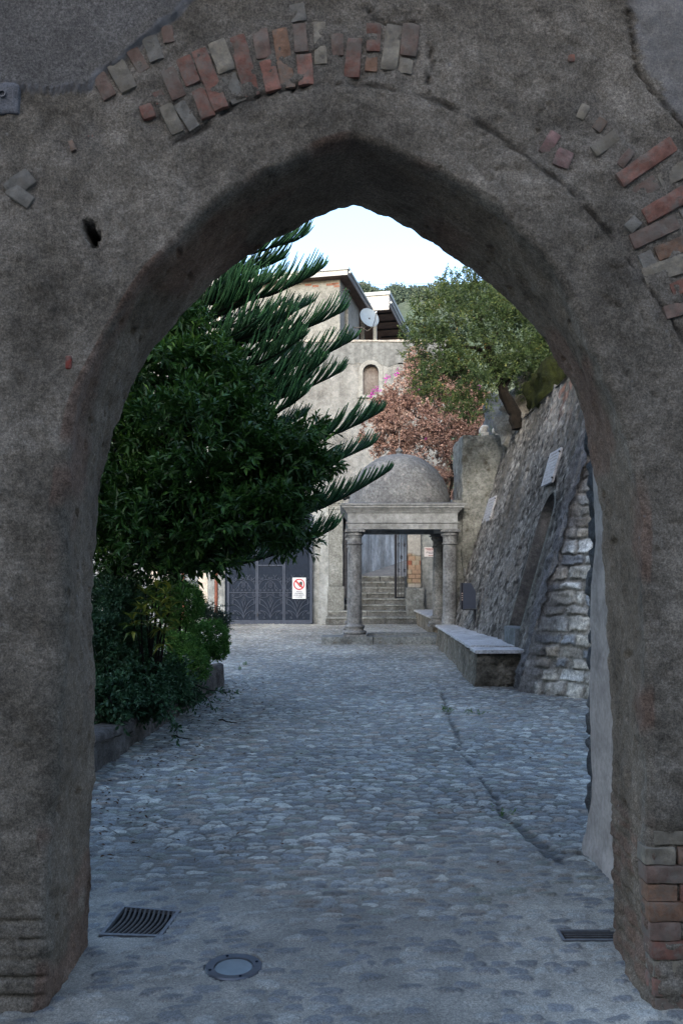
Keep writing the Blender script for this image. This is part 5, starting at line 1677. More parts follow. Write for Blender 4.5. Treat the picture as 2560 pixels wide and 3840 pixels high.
def build_gate():
    D = 29.05
    s = D / F
    root = thing("iron_gate", 'dark slate sheet-iron carriage gate with wrought scroll ornament', 'gate', (sx(1010, D), D, 0))
    cx0 = 1010

    def X(zx): return (830 + zx / 3.92 - cx0) * s
    def Z(zy): return CH - (2020 + zy / 3.92 - HZ) * s
    x0, x1 = X(60), X(1338)
    zbot = Z(1255)
    ztop = 3.75
    m = MB(); m.box(x0, x1, 0.0, 0.04, zbot, ztop); m.build("sheet", M['iron'], root)
    m = MB(); 
    for xx in np.arange(x0 + 0.08, x1, 0.085):
        m.box(xx - 0.006, xx + 0.006, -0.008, 0.001, Z(560), ztop)
    m.build("fluting", M['iron'], root)
    # frame members
    fr = [(X(88), X(118)), (X(505), X(520)), (X(523), X(545)), (X(900), X(917)), (X(920), X(940)), (X(1300), X(1336))]
    for a, b in fr:
        m = MB(); m.box(a, b, -0.035, 0.0, zbot + 0.02, ztop); m.build("stile", M['iron_light'], root, bevel=0.004)
    m = MB(); m.box(X(118), X(1300), -0.03, 0.0, Z(797), Z(785)); m.build("rail", M['iron_light'], root)
    m = MB(); m.box(X(118), X(1300), -0.04, 0.0, Z(1255), Z(1195)); m.build("rail", M['iron_light'], root)
    m = MB(); m.box(X(545), X(900), -0.034, 0.0, Z(402), Z(385)); m.build("rail", M['iron_light'], root)
    # scrollwork per panel: photo-zoom coordinates relative to panel axis
    for pi, (c, hwp) in enumerate(((330, 172), (722, 175), (1118, 175))):
        orn = MB()

        def put(pts, r=0.0135):
            P = [(X(c + x), -0.022, Z(y)) for x, y in pts]
            orn.tube(P, r, 5)
            P = [(X(c - x), -0.022, Z(y)) for x, y in pts]
            orn.tube(P, r, 5)
        # upper crest
        put(bez((0, 620), (40, 580), (130, 590), (168, 690)))
        put(bez((168, 690), (174, 715), (172, 745), (150, 770)))
        put(spiral(145, 757, 16, 1.2, 1.1, 1))
        put(bez((20, 632), (60, 640), (90, 720), (118, 745)))
        put(bez((60, 650), (72, 690), (70, 730), (60, 745)))
        put(spiral(20, 640, 20, -1.0, 1.2, 1)); put(spiral(92, 757, 17, -1.6, 1.2, -1)); put(spiral(26, 752, 16, 0.5, 1.2, 1)); put(spiral(22, 578, 14, 1.5, 1.1, 1)); put(spiral(112, 586, 13, 1.5, 1.1, -1)); put(spiral(155, 630, 16, 2.5, 1.2, 1))
        put([(110, 606), (132, 606), (160, 575), (162, 560)]); put([(60, 605), (68, 565), (40, 530)]); put([(68, 565), (95, 530)])
        put([(0, 560), (0, 622)]); put([(0, 665), (0, 715)]); put([(0, 685), (14, 685)])
        put([(24 * math.cos(a), 690 + 28 * math.sin(a)) for a in np.linspace(-1.57, 1.57, 12)])
        # lower fan
        put(bez((0, 1175), (8, 1050), (60, 900), (170, 880)))
        put(bez((2, 1120), (20, 1040), (90, 975), (168, 955)))
        put(bez((2, 1165), (30, 1080), (110, 1050), (150, 1060)))
        put(spiral(155, 1092, 20, -1.5, 1.2, 1)); put(bez((150, 1060), (120, 1070), (70, 1090), (75, 1140))); put(spiral(92, 1160, 18, 2.6, 1.1, -1))
        put(spiral(160, 935, 17, 1.5, 1.2, 1)); put(spiral(158, 905, 14, -1.5, 1.0, -1))
        put([(0, 805), (0, 1175)]); put([(0, 840), (38, 912), (0, 1000)])
        put(bez((0, 812), (50, 860), (80, 870), (140, 860))); put(bez((140, 860), (172, 852), (175, 830), (165, 812)))
        put(spiral(148, 822, 22, 0.6, 1.2, 1)); put(spiral(38, 822, 22, 2.4, 1.2, -1))
        put([(0, 870), (20, 940), (2, 1010)])
        orn.build("scrollwork", M['iron_light'], root)
    # handle and bolt
    m = MB(); m.tube([(X(532), -0.05, Z(1090)), (X(532), -0.05, Z(1140))], 0.012, 8); m.build("handle", M['black_iron'], root)


build_gate()


def text_mesh(body, size, name, mat, parent, loc, font_scale_x=1.0, ext=0.0012, align='CENTER'):
    cu = bpy.data.curves.new(name + "_curve", 'FONT')
    cu.body = body; cu.size = size; cu.align_x = align; cu.align_y = 'CENTER'; cu.extrude = ext; cu.resolution_u = 3; cu.offset = size * 0.035
    tmp = bpy.data.objects.new(name + "_tmp", cu)
    C.objects.link(tmp)
    bpy.context.view_layer.update()
    me = bpy.data.meshes.new_from_object(tmp.evaluated_get(bpy.context.evaluated_depsgraph_get()))
    bpy.data.objects.remove(tmp)
    me.transform(Matrix.Diagonal((font_scale_x, 1, 1, 1)))
    me.transform(Matrix.Rotation(R(90), 4, 'X'))
    me.transform(Matrix.Translation(loc))
    return link(name, me, mat, parent)


def split_words(o):
    """one mesh per word"""
    me = o.data; n = len(me.vertices)
    par = list(range(n))

    def f(i):
        while par[i] != i:
            par[i] = par[par[i]]; i = par[i]
        return i
    for e in me.edges: par[f(e.vertices[0])] = f(e.vertices[1])
    isl = {}
    for v in me.vertices:
        k = f(v.index); x = v.co.x
        a, b = isl.get(k, (x, x)); isl[k] = (min(a, x), max(b, x))
    order = sorted(isl, key=lambda k: isl[k][0])
    h = max(v.co.z for v in me.vertices) - min(v.co.z for v in me.vertices)
    word, w, end = {}, 0, None
    for k in order:
        if end is not None and isl[k][0] - end > 0.22 * h: w += 1
        word[k] = w; end = isl[k][1] if end is None else max(end, isl[k][1])
    if w == 0: return
    for j in range(w + 1):
        keep = {v.index for v in me.vertices if word[f(v.index)] == j}
        mp = {}; vs = []
        for i in sorted(keep): mp[i] = len(vs); vs.append(tuple(me.vertices[i].co))
        fs = [tuple(mp[i] for i in p_.vertices) for p_ in me.polygons if p_.vertices[0] in keep]
        m2 = bpy.data.meshes.new("lettering"); m2.from_pydata(vs, [], fs); m2.update()
        link("lettering", m2, me.materials[0], o.parent)
    bpy.data.objects.remove(o)


def build_warning_sign():
    D = 28.97
    s = D / F
    pc = W(1120, 2205, D)
    root = thing("warning_sign", 'white no-entry notice with red ring and black hand on the iron gate', 'sign', pc)

    def X(zx): return (1070 + zx / 15.68 - 1120) * s
    def Z(zy): return -(2140 + zy / 15.68 - 2205) * s
    m = MB(); m.box(X(412), X(1203), 0, 0.012, Z(1655), Z(410)); m.build("board", M['sign_white'], root)
    # ring + bar
    m = MB(); cx, cz, r1, r2 = X(805), Z(802), (X(1140) - X(470)) / 2, (X(1068) - X(545)) / 2
    n = 48; vs, fs = [], []
    for i in range(n):
        a = 2 * math.pi * i / n
        for r_, y in ((r1, -0.004), (r2, -0.004), (r1, -0.0005), (r2, -0.0005)):
            vs.append((cx + r_ * math.cos(a), y, cz + r_ * math.sin(a)))
    for i in range(n):
        j = (i + 1) % n
        fs += [(i * 4, i * 4 + 1, j * 4 + 1, j * 4), (i * 4 + 2, i * 4, j * 4, j * 4 + 2), (i * 4 + 1, i * 4 + 3, j * 4 + 3, j * 4 + 1)]
    m.add(vs, fs); m.build("ring", M['sign_red'], root)
    m = MB()
    d = Vector((1, 0, -1)).normalized(); w = Vector((1, 0, 1)).normalized() * 0.030; h = r2 * 1.03
    c0 = Vector((cx, 0, cz))
    q = [c0 - d * h - w, c0 + d * h - w, c0 + d * h + w, c0 - d * h + w]
    m.add([(p.x, -0.0065, p.z) for p in q], [(0, 1, 2, 3)]); m.build("bar", M['sign_red'], root)
    # hand: palm, four fingers, thumb
    m = MB()

    def finger(xa, za, xb, zb, w_):
        a = Vector((X(xa), 0, Z(za))); b = Vector((X(xb), 0, Z(zb))); w2 = w_ / 15.68 * s / 2
        dd = (b - a).normalized(); pp = Vector((dd.z, 0, -dd.x))
        pts = [a - pp * w2, a + pp * w2] + [b + pp * w2 * math.cos(t_) + dd * w2 * math.sin(t_) for t_ in np.linspace(0, math.pi, 7)]
        m.add([(p.x, -0.004, p.z) for p in pts], [tuple(range(len(pts)))[::-1]])
    finger(845, 840, 835, 690, 48); finger(888, 840, 890, 650, 48); finger(928, 840, 938, 655, 46); finger(965, 860, 982, 690, 42)
    pal = [(818, 790), (985, 800), (975, 900), (955, 950), (890, 975), (835, 955), (790, 890), (722, 830), (735, 800), (770, 810), (815, 860)]
    m.add([(X(a), -0.0042, Z(b)) for a, b in pal], [tuple(range(len(pal)))])
    m.build("hand", M['sign_black'], root)
    m = MB()
    face = [(590, 890), (580, 830), (600, 780), (640, 765), (680, 790), (690, 830)]
    m.tube([(X(a), -0.003, Z(b)) for a, b in face], 0.0022, 4); m.tube([(X(a), -0.003, Z(b)) for a, b in [(670, 985), (700, 950), (770, 945)]], 0.0022, 4)
    m.tube([(X(a), -0.003, Z(b)) for a, b in [(620, 825), (660, 825)]], 0.0022, 4); m.tube([(X(a), -0.003, Z(b)) for a, b in [(650, 880), (720, 885)]], 0.0022, 4)
    m.build("figure_outline", M['engrave'], root)
    for body, zy, xa, xb in (("VIETATO", 1232, 630, 975), ("L'INGRESSO", 1338, 545, 1052), ("AI NON ADDETTI", 1445, 470, 1140), ("AI LAVORI", 1552, 600, 1005)):
        o = text_mesh(body, 0.052, "lettering", M['sign_blue'], root, (0, 0, 0))
        xs = [v.co.x for v in o.data.vertices]; cur = max(xs) - min(xs)
        o.data.transform(Matrix.Diagonal(((X(xb) - X(xa)) / cur, 1, 1, 1)))
        o.data.transform(Matrix.Translation(((X(xa) + X(xb)) / 2, -0.003, Z(zy))))
        split_words(o)


build_warning_sign()


def build_route_sign():
    D = 29.2
    s = D / F
    root = thing("route_sign", 'small grey sign reading continuazione itinerario with a red arrow', 'sign', W(1615, 2070, D))

    def X(zx): return (1560 + zx / 13.07 - 1615) * s
    def Z(zy): return -(2020 + zy / 13.07 - 2070) * s
    m = MB(); m.box(X(390), X(1028), 0, 0.012, Z(885), Z(415)); m.build("board", M['sign_grey'], root)
    for body, zy, xa, xb, sz_, mt in (("CONTINUAZIONE", 490, 415, 975, 0.055, 'sign_dull_red'), ("ITINERARIO", 553, 500, 900, 0.055, 'sign_dull_red'), ("Roma, Sto. Pascuino,", 645, 500, 905, 0.035, 'sign_blue'), ("Antro, Rocca, Pretoriale,", 687, 465, 940, 0.035, 'sign_blue'), ("Belvedere", 727, 605, 800, 0.035, 'sign_blue')):
        o = text_mesh(body, sz_, "lettering", M[mt], root, (0, 0, 0))
        xs = [v.co.x for v in o.data.vertices]; cur = max(xs) - min(xs)
        o.data.transform(Matrix.Diagonal(((X(xb) - X(xa)) / cur, 1, 1, 1)))
        o.data.transform(Matrix.Translation(((X(xa) + X(xb)) / 2, -0.003, Z(zy))))
        split_words(o)
    m = MB(); pts = [(570, 828), (660, 803), (660, 815), (845, 812), (830, 828), (845, 843), (660, 841), (660, 853)]
    m.add([(X(a), -0.003, Z(b)) for a, b in pts], [tuple(range(len(pts)))]); m.build("arrow", M['sign_dull_red'], root)
    for a, b in ((400, 430), (1000, 425), (402, 845), (1000, 832)):
        q = MB(); q.lathe([(0.012, -0.002), (0.006, 0.006)], 0, 0, 10); o = q.build("screw", M['sign_white'], root)
        o.data.transform(Matrix.Rotation(R(90), 4, 'X')); o.data.transform(Matrix.Translation((X(a), -0.001, Z(b))))


build_route_sign()


# ================================================================== OPEN BARRED GATE LEAVES
def bar_gate(hx, hy, ex, ey, z0, z1, label, nbars, rings):
    root = thing("barred_gate_leaf", label, 'gate leaf', (hx, hy, z0), 'open barred gate leaves of the portal')
    L = math.hypot(ex - hx, ey - hy); ux, uy = (ex - hx) / L, (ey - hy) / L
    H = z1 - z0

    def P(u, z): return (ux * u, uy * u, z)
    for u, r in ((0.03, 0.03), (L - 0.035, 0.042)):
        m = MB(); m.tube([P(u, 0), P(u, H)], r, 4); m.build("stile", M['black_iron'], root)
    for z in (0.03, H - 0.05):
        m = MB(); m.tube([P(0.03, z), P(L - 0.03, z)], 0.02, 4); m.build("rail", M['black_iron'], root)
    for k in range(nbars):
        u = L * (k + 1) / (nbars + 1)
        m = MB(); m.tube([P(u, 0.03), P(u, H - 0.05)], 0.014, 6); m.build("bar", M['black_iron'], root)
    for u, z in rings:
        m = MB(); pts = [P(u * L + 0.07 * math.cos(a), z + 0.06 * math.sin(a)) for a in np.linspace(0, 2 * math.pi, 19)]
        m.tube(pts, 0.011, 5); m.build("ring", M['black_iron'], root)


rg = [(0.25, 0.95), (0.72, 0.95), (0.5, 1.40), (0.25, 1.82), (0.72, 1.82)]
bar_gate(2.28, 29.55, 1.80, 28.62, 0.885, 3.25, 'open barred iron leaf folded against the brick pilaster of the portal', 3, rg)
bar_gate(0.06, 29.5, 0.19, 28.45, 0.885, 3.25, 'open barred iron leaf seen edge-on beside the plain pilaster of the portal', 3, rg)

# ================================================================== WHITE HOUSE (left back)
def build_white_house():
    D = 29.0
    root = thing("white_house", 'white plastered house wall with grey panels and terracotta downpipes', 'house', (-7.0, D, 0))
    lx = -7.0
    x1 = sx(842, D) - lx
    m = MB(); m.box(-5.0, x1, 0, 6.0, -0.1, 5.6); m.build("wall", M['white_plaster'], root)
    for pxa, pxb, za, zb in ((744, 779, 2125, 2262), (620, 660, 2050, 2262), (560, 590, 2050, 2262)):
        m = MB(); m.box(sx(pxa, D) - lx, sx(pxb, D) - lx, -0.012, 0.001, sz(zb, D), sz(za - 60, D)); m.build("panel", M['grey_panel'], root)
    for px in (812, 688):
        m = MB(); x = sx(px, D) - lx
        m.tube([(x, -0.07, 0.0), (x, -0.07, 5.5)], 0.055, 12); p = m.build("downpipe", M['terracotta_pipe'], root, smooth=True)
        for z in (0.9, 2.6, 4.3):
            b = MB(); b.box(x - 0.065, x + 0.065, -0.13, 0.0, z, z + 0.025); b.build("clip", M['terracotta_pipe'], p)
    m = MB(); m.box(x1 - 0.55, x1 + 0.02, -0.05, 0.3, -0.08, 4.2); m.build("corner_pilaster", M['court_plaster'], root, bevel=0.01)


build_white_house()


# ================================================================== NICHE WALL + HOUSE ABOVE
def build_niche_wall():
    D = 36.5
    root = thing("niche_wall", 'high weathered pale wall with an empty arched niche below the house', 'wall', (0, D, 0))
    zt = sz(1278, D)
    cx = sx(1389.5, D); hw = 29.5 / F * D
    z0n = sz(1482, D); zs = sz(1366, D) - hw
    x0, x1 = sx(1300, D), sx(1480, D)
    m = MB()
    # panel with the arched hole, then plain fields around it, all one wall
    arch_face(m, cx, hw, z0n, zs, x0, x1, sz(1345, D), 0.0, 0.30)
    zA = sz(1345, D)
    def field(xa, xb, za, zb):
        nx = max(2, int((xb - xa) / 0.12)); nz = max(2, int((zb - za) / 0.12))
        X_, Z_ = np.meshgrid(np.linspace(xa, xb, nx), np.linspace(za, zb, nz), indexing='ij')
        m.add(np.stack([X_.ravel(), np.zeros(X_.size), Z_.ravel()], 1).tolist(), grid_faces(nx, nz).tolist())
    field(x0, x1, 4.3, z0n); field(x0, x1, zA, zt - 1.0)
    field(-7.5, x0, 4.3, zt - 1.0); field(x1, 4.5, 4.3, zt - 1.0)
    o = m.build("wall", M['niche_plaster'], root)
    me = o.data
    co = np.empty(len(me.vertices) * 3, np.float32); me.vertices.foreach_get("co", co); co = co.reshape(-1, 3)
    far = np.maximum(np.abs(co[:, 0] - cx) - hw - 0.25, np.maximum(co[:, 2] - (zs + hw + 0.25), z0n - 0.1 - co[:, 2]))
    co[:, 1] += np.where(co[:, 1] < 0.1, 0.03 * fbm(co[:, 0] / 0.7, co[:, 2] / 0.7, 0.0, 4, 921) * sstep(0, 0.3, far), 0)
    me.vertices.foreach_set("co", co.ravel())
    m = MB(); m.box(-7.5, 0.2, 0.31, 0.9, -0.1, zt - 1.05); m.box(0.2, 4.5, 0.31, 0.9, 4.3, zt - 1.05); m.build("core", M['niche_plaster'], root)
    m = MB(); m.box(cx - hw - 0.02, cx + hw + 0.02, 0.29, 0.305, z0n - 0.05, zs + hw + 0.05); m.build("niche_back", M['niche_back'], root)
    # raised surround
    inner = [(cx - hw, z0n)] + [(cx - hw * math.cos(a), zs + hw * math.sin(a)) for a in np.linspace(0, math.pi, 20)] + [(cx + hw, z0n)]
    fw = 0.175
    outer = [(cx - hw - fw, z0n)] + [(cx - (hw + fw) * math.cos(a), zs + (hw + fw) * math.sin(a)) for a in np.linspace(0, math.pi, 20)] + [(cx + hw + fw, z0n)]
    k = len(inner)
    m = MB()
    m.add([(x, -0.045, z) for x, z in inner] + [(x, -0.045, z) for x, z in outer] + [(x, 0.0, z) for x, z in outer] + [(x, 0.06, z) for x, z in inner],
          [(i, k + i, k + i + 1, i + 1) for i in range(k - 1)] + [(k + i, 2 * k + i, 2 * k + i + 1, k + i + 1) for i in range(k - 1)] + [(3 * k + i, i, i + 1, 3 * k + i + 1) for i in range(k - 1)])
    m.build("niche_surround", M['niche_frame'], root)
    m = MB(); m.box(cx - hw - fw - 0.05, cx + hw + fw + 0.05, -0.10, 0.06, z0n - 0.12, z0n); m.build("niche_ledge", M['niche_frame'], root)
    # grey rendered parapet band
    V, Fc = rough_block(-7.5, 4.5, -0.03, 0.5, zt - 1.02, zt - 0.05, cell=0.10, amp=0.012, seed=93, rnd=0.03)
    low = V[:, 2] < zt - 0.8
    V[:, 2] += np.where(low, 0.12 * fbm(V[:, 0] / 0.5, 0.0, 0.0, 4, 931), 0)
    link("parapet_band", np_mesh("parapet_band", V, Fc, smooth=True), M['grey_render'], root)
    block_obj("coping", M['cope'], root, -7.55, 4.55, -0.07, 0.52, zt - 0.06, zt + 0.03, cell=0.08, amp=0.02, seed=94, rnd=0.02)
    return root


M['cope'] = stone_mat('cope', (0.2, 0.2, 0.2), (0.36, 0.36, 0.35), (0.6, 0.6, 0.58), 3.0, 0.6, 0.95, 0.2)
build_niche_wall()


def build_upper_house():
    rz = R(-12.5)
    D0 = 38.0
    pc = W(1274, 1270, D0)
    root = thing("upper_house", 'old rendered house with an overhanging eaves roof above the niche wall', 'house', (pc.x, D0, 0), rz=rz)
    zr0 = sz(1046, D0); zr1 = sz(1020, D0)
    zb = 10.2
    def wall_part(name, x0, x1, y0, y1, z0, z1, mat=M['house_plaster']):
        m = MB(); m.box(x0, x1, y0, y1, z0, z1); return m.build(name, mat, root)
    # front wall with two windows
    wins = [(-3.15, -2.25), (-6.2, -5.2)]
    zw0, zw1 = zr0 - 2.05, zr0 - 0.95
    m = MB()
    xs = [-9.0]
    for a, b in reversed(wins): xs += [a, b]
    xs.append(0.0)
    for i in range(0, len(xs), 2): m.box(xs[i], xs[i + 1], 0, 0.3, zb, zr0 - 0.002)
    for a, b in wins: m.box(a, b, 0, 0.3, zb, zw0); m.box(a, b, 0, 0.3, zw1, zr0 - 0.002)
    # right wall with a dark window opening
    ya, yb_ = 0.95, 1.75
    m.box(-0.28, 0.0, 0.301, ya, zb, zr0 - 0.002); m.box(-0.28, 0.0, yb_, 4.3, zb, zr0 - 0.002); m.box(-0.28, 0.0, ya, yb_, zr0 - 0.75, zr0 - 0.002); m.box(-0.28, 0.0, ya, yb_, zb, zb + 0.3)
    m.box(-9.0, -0.29, 4.0, 4.3, zb, zr0 - 0.002)
    m.build("wall", M['house_plaster'], root)
    for a, b in wins:
        w = MB(); w.box(a + 0.05, b - 0.05, 0.16, 0.18, zw0 + 0.05, zw1 - 0.05); w1 = w.build("window", M['window_dark'], root)
        f = MB(); f.box(a, a + 0.07, 0.12, 0.2, zw0, zw1); f.box(b - 0.07, b, 0.12, 0.2, zw0, zw1); f.box(a + 0.07, b - 0.07, 0.12, 0.2, zw1 - 0.07, zw1); f.box(a + 0.07, b - 0.07, 0.12, 0.2, zw0, zw0 + 0.07); f.box((a + b) / 2 - 0.03, (a + b) / 2 + 0.03, 0.12, 0.2, zw0 + 0.07, zw1 - 0.07)
        f.build("frame", M['window_frame'], w1)
    w = MB(); w.box(-0.26, -0.22, ya, yb_, zb + 0.3, zr0 - 0.75); w.build("window", M['window_dark'], root)
    # exposed red bricks under the eaves
    bk = MB()
    for (x, z, w_) in ((-0.62, zr0 - 0.26, 0.36), (-0.35, zr0 - 0.24, 0.3), (-0.27, zr0 - 0.36, 0.25), (-1.6, zr0 - 0.2, 0.3), (-1.25, zr0 - 0.28, 0.28)):
        bk.box(x, x + w_, -0.012, 0.02, z, z + 0.09)
    bk.build("exposed_bricks", M['brick_flat'], root)
    # drain bracket on the side wall, downpipe at the far corner
    m = MB(); m.tube([(0.0, 0.5, zr0 - 0.32), (0.25, 0.5, zr0 - 0.30), (0.3, 0.75, zr0 - 0.32), (0.02, 0.95, zr0 - 0.36)], 0.02, 6); m.build("bracket", M['black_iron'], root)
    # roof slab 1
    m = MB(); m.box(-9.4, 0.42, -0.45, 4.75, zr0, zr0 + 0.06); m.build("soffit", M['soffit'], root)
    m = MB(); m.box(-9.45, 0.45, -0.48, -0.452, zr0 - 0.01, zr1 - 0.1); m.box(0.422, 0.45, -0.451, 4.78, zr0 - 0.01, zr1 - 0.1); m.build("fascia", M['fascia'], root)
    m = MB(); m.box(-9.5, 0.52, -0.54, 4.8, zr1 - 0.099, zr1); m.build("roof", M['roof_metal'], root)
    # gutter line on the side
    m = MB(); m.tube([(0.56, -0.5, zr0 + 0.1), (0.56, 4.8, zr0 + 0.1)], 0.06, 10); m.build("gutter", M['roof_metal'], root, smooth=True)
    # roof slab 2 further back, wider and a little higher
    y2 = 4.95
    zz0, zz1 = zr0 + 0.32, zr1 + 0.58
    m = MB(); m.box(-4.0, 1.38, y2, 12.5, zz0, zz0 + 0.05); m.build("soffit", M['soffit'], root)
    for yy in (6.2, 7.6, 9.0, 10.4):
        m = MB(); m.box(0.05, 1.36, yy, yy + 0.05, zz0 - 0.09, zz0 - 0.001); m.build("rafter", M['window_dark'], root)
    m = MB(); m.box(-0.1, 1.40, y2 - 0.03, y2 - 0.001, zz0 - 0.26, zz1 - 0.1); m.box(1.381, 1.41, y2 - 0.0005, 12.5, zz0 - 0.05, zz1 - 0.1); m.build("fascia", M['fascia'], root)
    m = MB(); m.box(-4.0, 1.47, y2 - 0.1, 12.5, zz1 - 0.099, zz1 + 0.08); m.build("roof", M['roof_metal'], root)
    m = MB(); m.tube([(1.5, y2 - 0.05, zz0 + 0.08), (1.5, 12.5, zz0 + 0.08)], 0.06, 10); m.build("gutter", M['roof_metal'], root, smooth=True)
    m = MB(); m.box(-0.25, 0.03, y2 - 0.12, y2 + 0.1, zr1 + 0.004, zz1 - 0.12); m.build("chimney_stub", M['window_dark'], root)
    # porch: post, back wall
    m = MB(); m.box(0.55, 0.72, 5.2, 5.37, zb, zz0 - 0.095); m.build("post", M['house_plaster'], root)
    m = MB(); m.box(0.02, 0.20, 4.6, 4.78, zb, zz0 - 0.3); m.build("downpipe", M['window_dark'], root)
    m = MB(); m.box(-2.0, 1.3, 11.8, 12.0, zb, zz0 - 0.1); m.build("porch_wall", M['soffit'], root)
    return root


M['brick_flat'] = flat_mat('brick_flat', (0.15, 0.08, 0.065), 0.9, 0.1, 0.0, 0.35, 10)
build_upper_house()


def build_dish():
    D = 38.6
    c = W(1385, 1190, D)
    root = thing("satellite_dish", 'round pale grey satellite dish on a bracket under the eaves', 'satellite dish', c)
    n = Vector((0.42, -0.86, 0.30)).normalized()
    q = n.to_track_quat('Z', 'Y').to_matrix().to_4x4()
    m = MB()
    rr, nn = 0.46, 40
    prof = [(0.004, -0.075)] + [(rr * k / 8, -0.075 + 0.075 * (k / 8) ** 2) for k in range(1, 9)]
    m.lathe(prof, 0, 0, nn, cap=False)
    m.lathe([(rr, 0.0), (rr + 0.012, 0.0), (rr + 0.012, -0.02), (rr - 0.01, -0.03)], 0, 0, nn, cap=False)
    o = m.build("reflector", M['dish'], root, smooth=True); o.data.transform(q)
    # feed arm from the lower rim to the LNB
    dn = Vector((0.3, 0, -1)); dn = (dn - n * dn.dot(n)).normalized()
    a = dn * 0.46; b = n * 0.42 + dn * 0.02 + Vector((0.10, 0, 0.02))
    m = MB(); m.tube([a - n * 0.05, a.lerp(b, 0.5) + dn * 0.03, b], 0.014, 6); m.build("feed_arm", M['black_iron'], root)
    m = MB(); m.tube([b - n * 0.05, b + n * 0.03], [0.045, 0.03], 10); m.build("receiver", M['sign_white'], root, smooth=True)
    m = MB(); m.tube([(-0.72, 0.1, -0.44), (-0.2, 0.12, -0.42), (-0.02, 0.1, -0.1), (0, 0.05, 0)], 0.03, 8); m.build("bracket", M['black_iron'], root)
    m = MB(); m.tube([b + dn * 0.05, a.lerp(b, 0.4) + dn * 0.18, Vector((-0.1, 0, -0.62)), Vector((-0.3, 0.1, -0.45))], 0.008, 5); m.build("cable", M['wire'], root)


build_dish()

# overhead wire
m = MB()
pts = []
for k in range(25):
    u = k / 24
    p0 = Vector((-1.0, 43, sz(1062, 43))); p1 = Vector((16, 46, sz(1000, 46)))
    p = p0.lerp(p1, u); p.z -= 0.35 * 4 * u * (1 - u)
    pts.append(p)
m.tube(pts, 0.012, 5)
tag(m.build("overhead_wire", M['wire']), 'thin overhead wire strung across the sky from the house roof', 'wire')

# ================================================================== DISTANT HILL
def build_hill():
    nx, ny = 160, 90
    X, Y = np.meshgrid(np.linspace(-160, 420, nx), np.linspace(180, 700, ny), indexing='ij')
    ridge = sstep(150, 520, Y)
    base = 28 + 172 * ridge * (0.55 + 0.45 * sstep(-150, 260, X)) + 22 * fbm(X / 90, Y / 120, 0.0, 3, 951)
    Z = base + 3.0 * fbm(X / 14, Y / 14, 0.0, 4, 955)
    Z = Z * sstep(175, 300, Y)
    o = link("hill", np_mesh("hill", np.stack([X, Y, Z], -1).reshape(-1, 3), grid_faces(nx, ny, flip=True), smooth=True), M['hill'])
    tag(o, kind='structure')
    # woods on the hill
    n = 3400
    ys = rng.uniform(300, 545, n); xs = ys * rng.uniform(0.02, 0.26, n)
    dens = fbm(xs / 40, ys / 40, 0.0, 3, 961)
    keep = dens > -0.35 + 0.2 * rng.uniform(-1, 1, n)
    xs, ys = xs[keep], ys[keep]; n = len(xs)
    zb = (28 + 172 * sstep(150, 520, ys) * (0.55 + 0.45 * sstep(-150, 260, xs)) + 22 * fbm(xs / 90, ys / 120, 0.0, 3, 951) + 3.0 * fbm(xs / 14, ys / 14, 0.0, 4, 955)) * sstep(175, 300, ys)
    r_ = rng.uniform(1.6, 4.2, n)
    k = 60
    d = unit(rng.normal(size=(n, k, 3))); d[..., 2] = np.abs(d[..., 2]) * 1.0 - 0.25
    P = np.stack([xs, ys, zb + r_ * 0.6], 1)[:, None, :] + d * r_[:, None, None] * rng.uniform(0.75, 1.1, (n, k, 1))
    P = P.reshape(-1, 3); Dn = unit(rng.normal(size=P.shape) + d.reshape(-1, 3) * 0.5)
    V, T, tt = leaf_arrays(P, Dn, unit(rng.normal(size=P.shape)), 1.1, 0.8, np.clip(rng.normal(0.5, 0.18, len(P)) + np.repeat(rng.normal(0, 0.2, n), k), 0, 1))
    w = link("hill_woods", np_mesh("hill_woods", V, T, {'tint': tt}), M['far_leaf'])
    tag(w, kind='stuff')


M['hill'] = stone_mat('hill', (0.03, 0.05, 0.04), (0.05, 0.075, 0.055), (0.085, 0.10, 0.075), 0.02, 0.0, 0.95, 0.0)
build_hill()

# ================================================================== PLANTS
def trunk_tubes(name, paths, mat, parent, n=9):
    m = MB()
    for pts, r0, r1 in paths:
        k = len(pts)
        P = [Vector(p) for p in pts]
        # densify with a little wobble
        Q = []
        for i in range(k - 1):
            for j in range(4):
                u = j / 4
                q = P[i].lerp(P[i + 1], u)
                if not (i == 0 and j == 0): q = q + Vector((random.uniform(-1, 1), random.uniform(-1, 1), 0)) * r0 * 0.18
                Q.append(q)
        Q.append(P[-1])
        rs = [r0 + (r1 - r0) * i / (len(Q) - 1) for i in range(len(Q))]
        m.tube(Q, rs, n)
    return m.build(name, mat, parent, smooth=True)


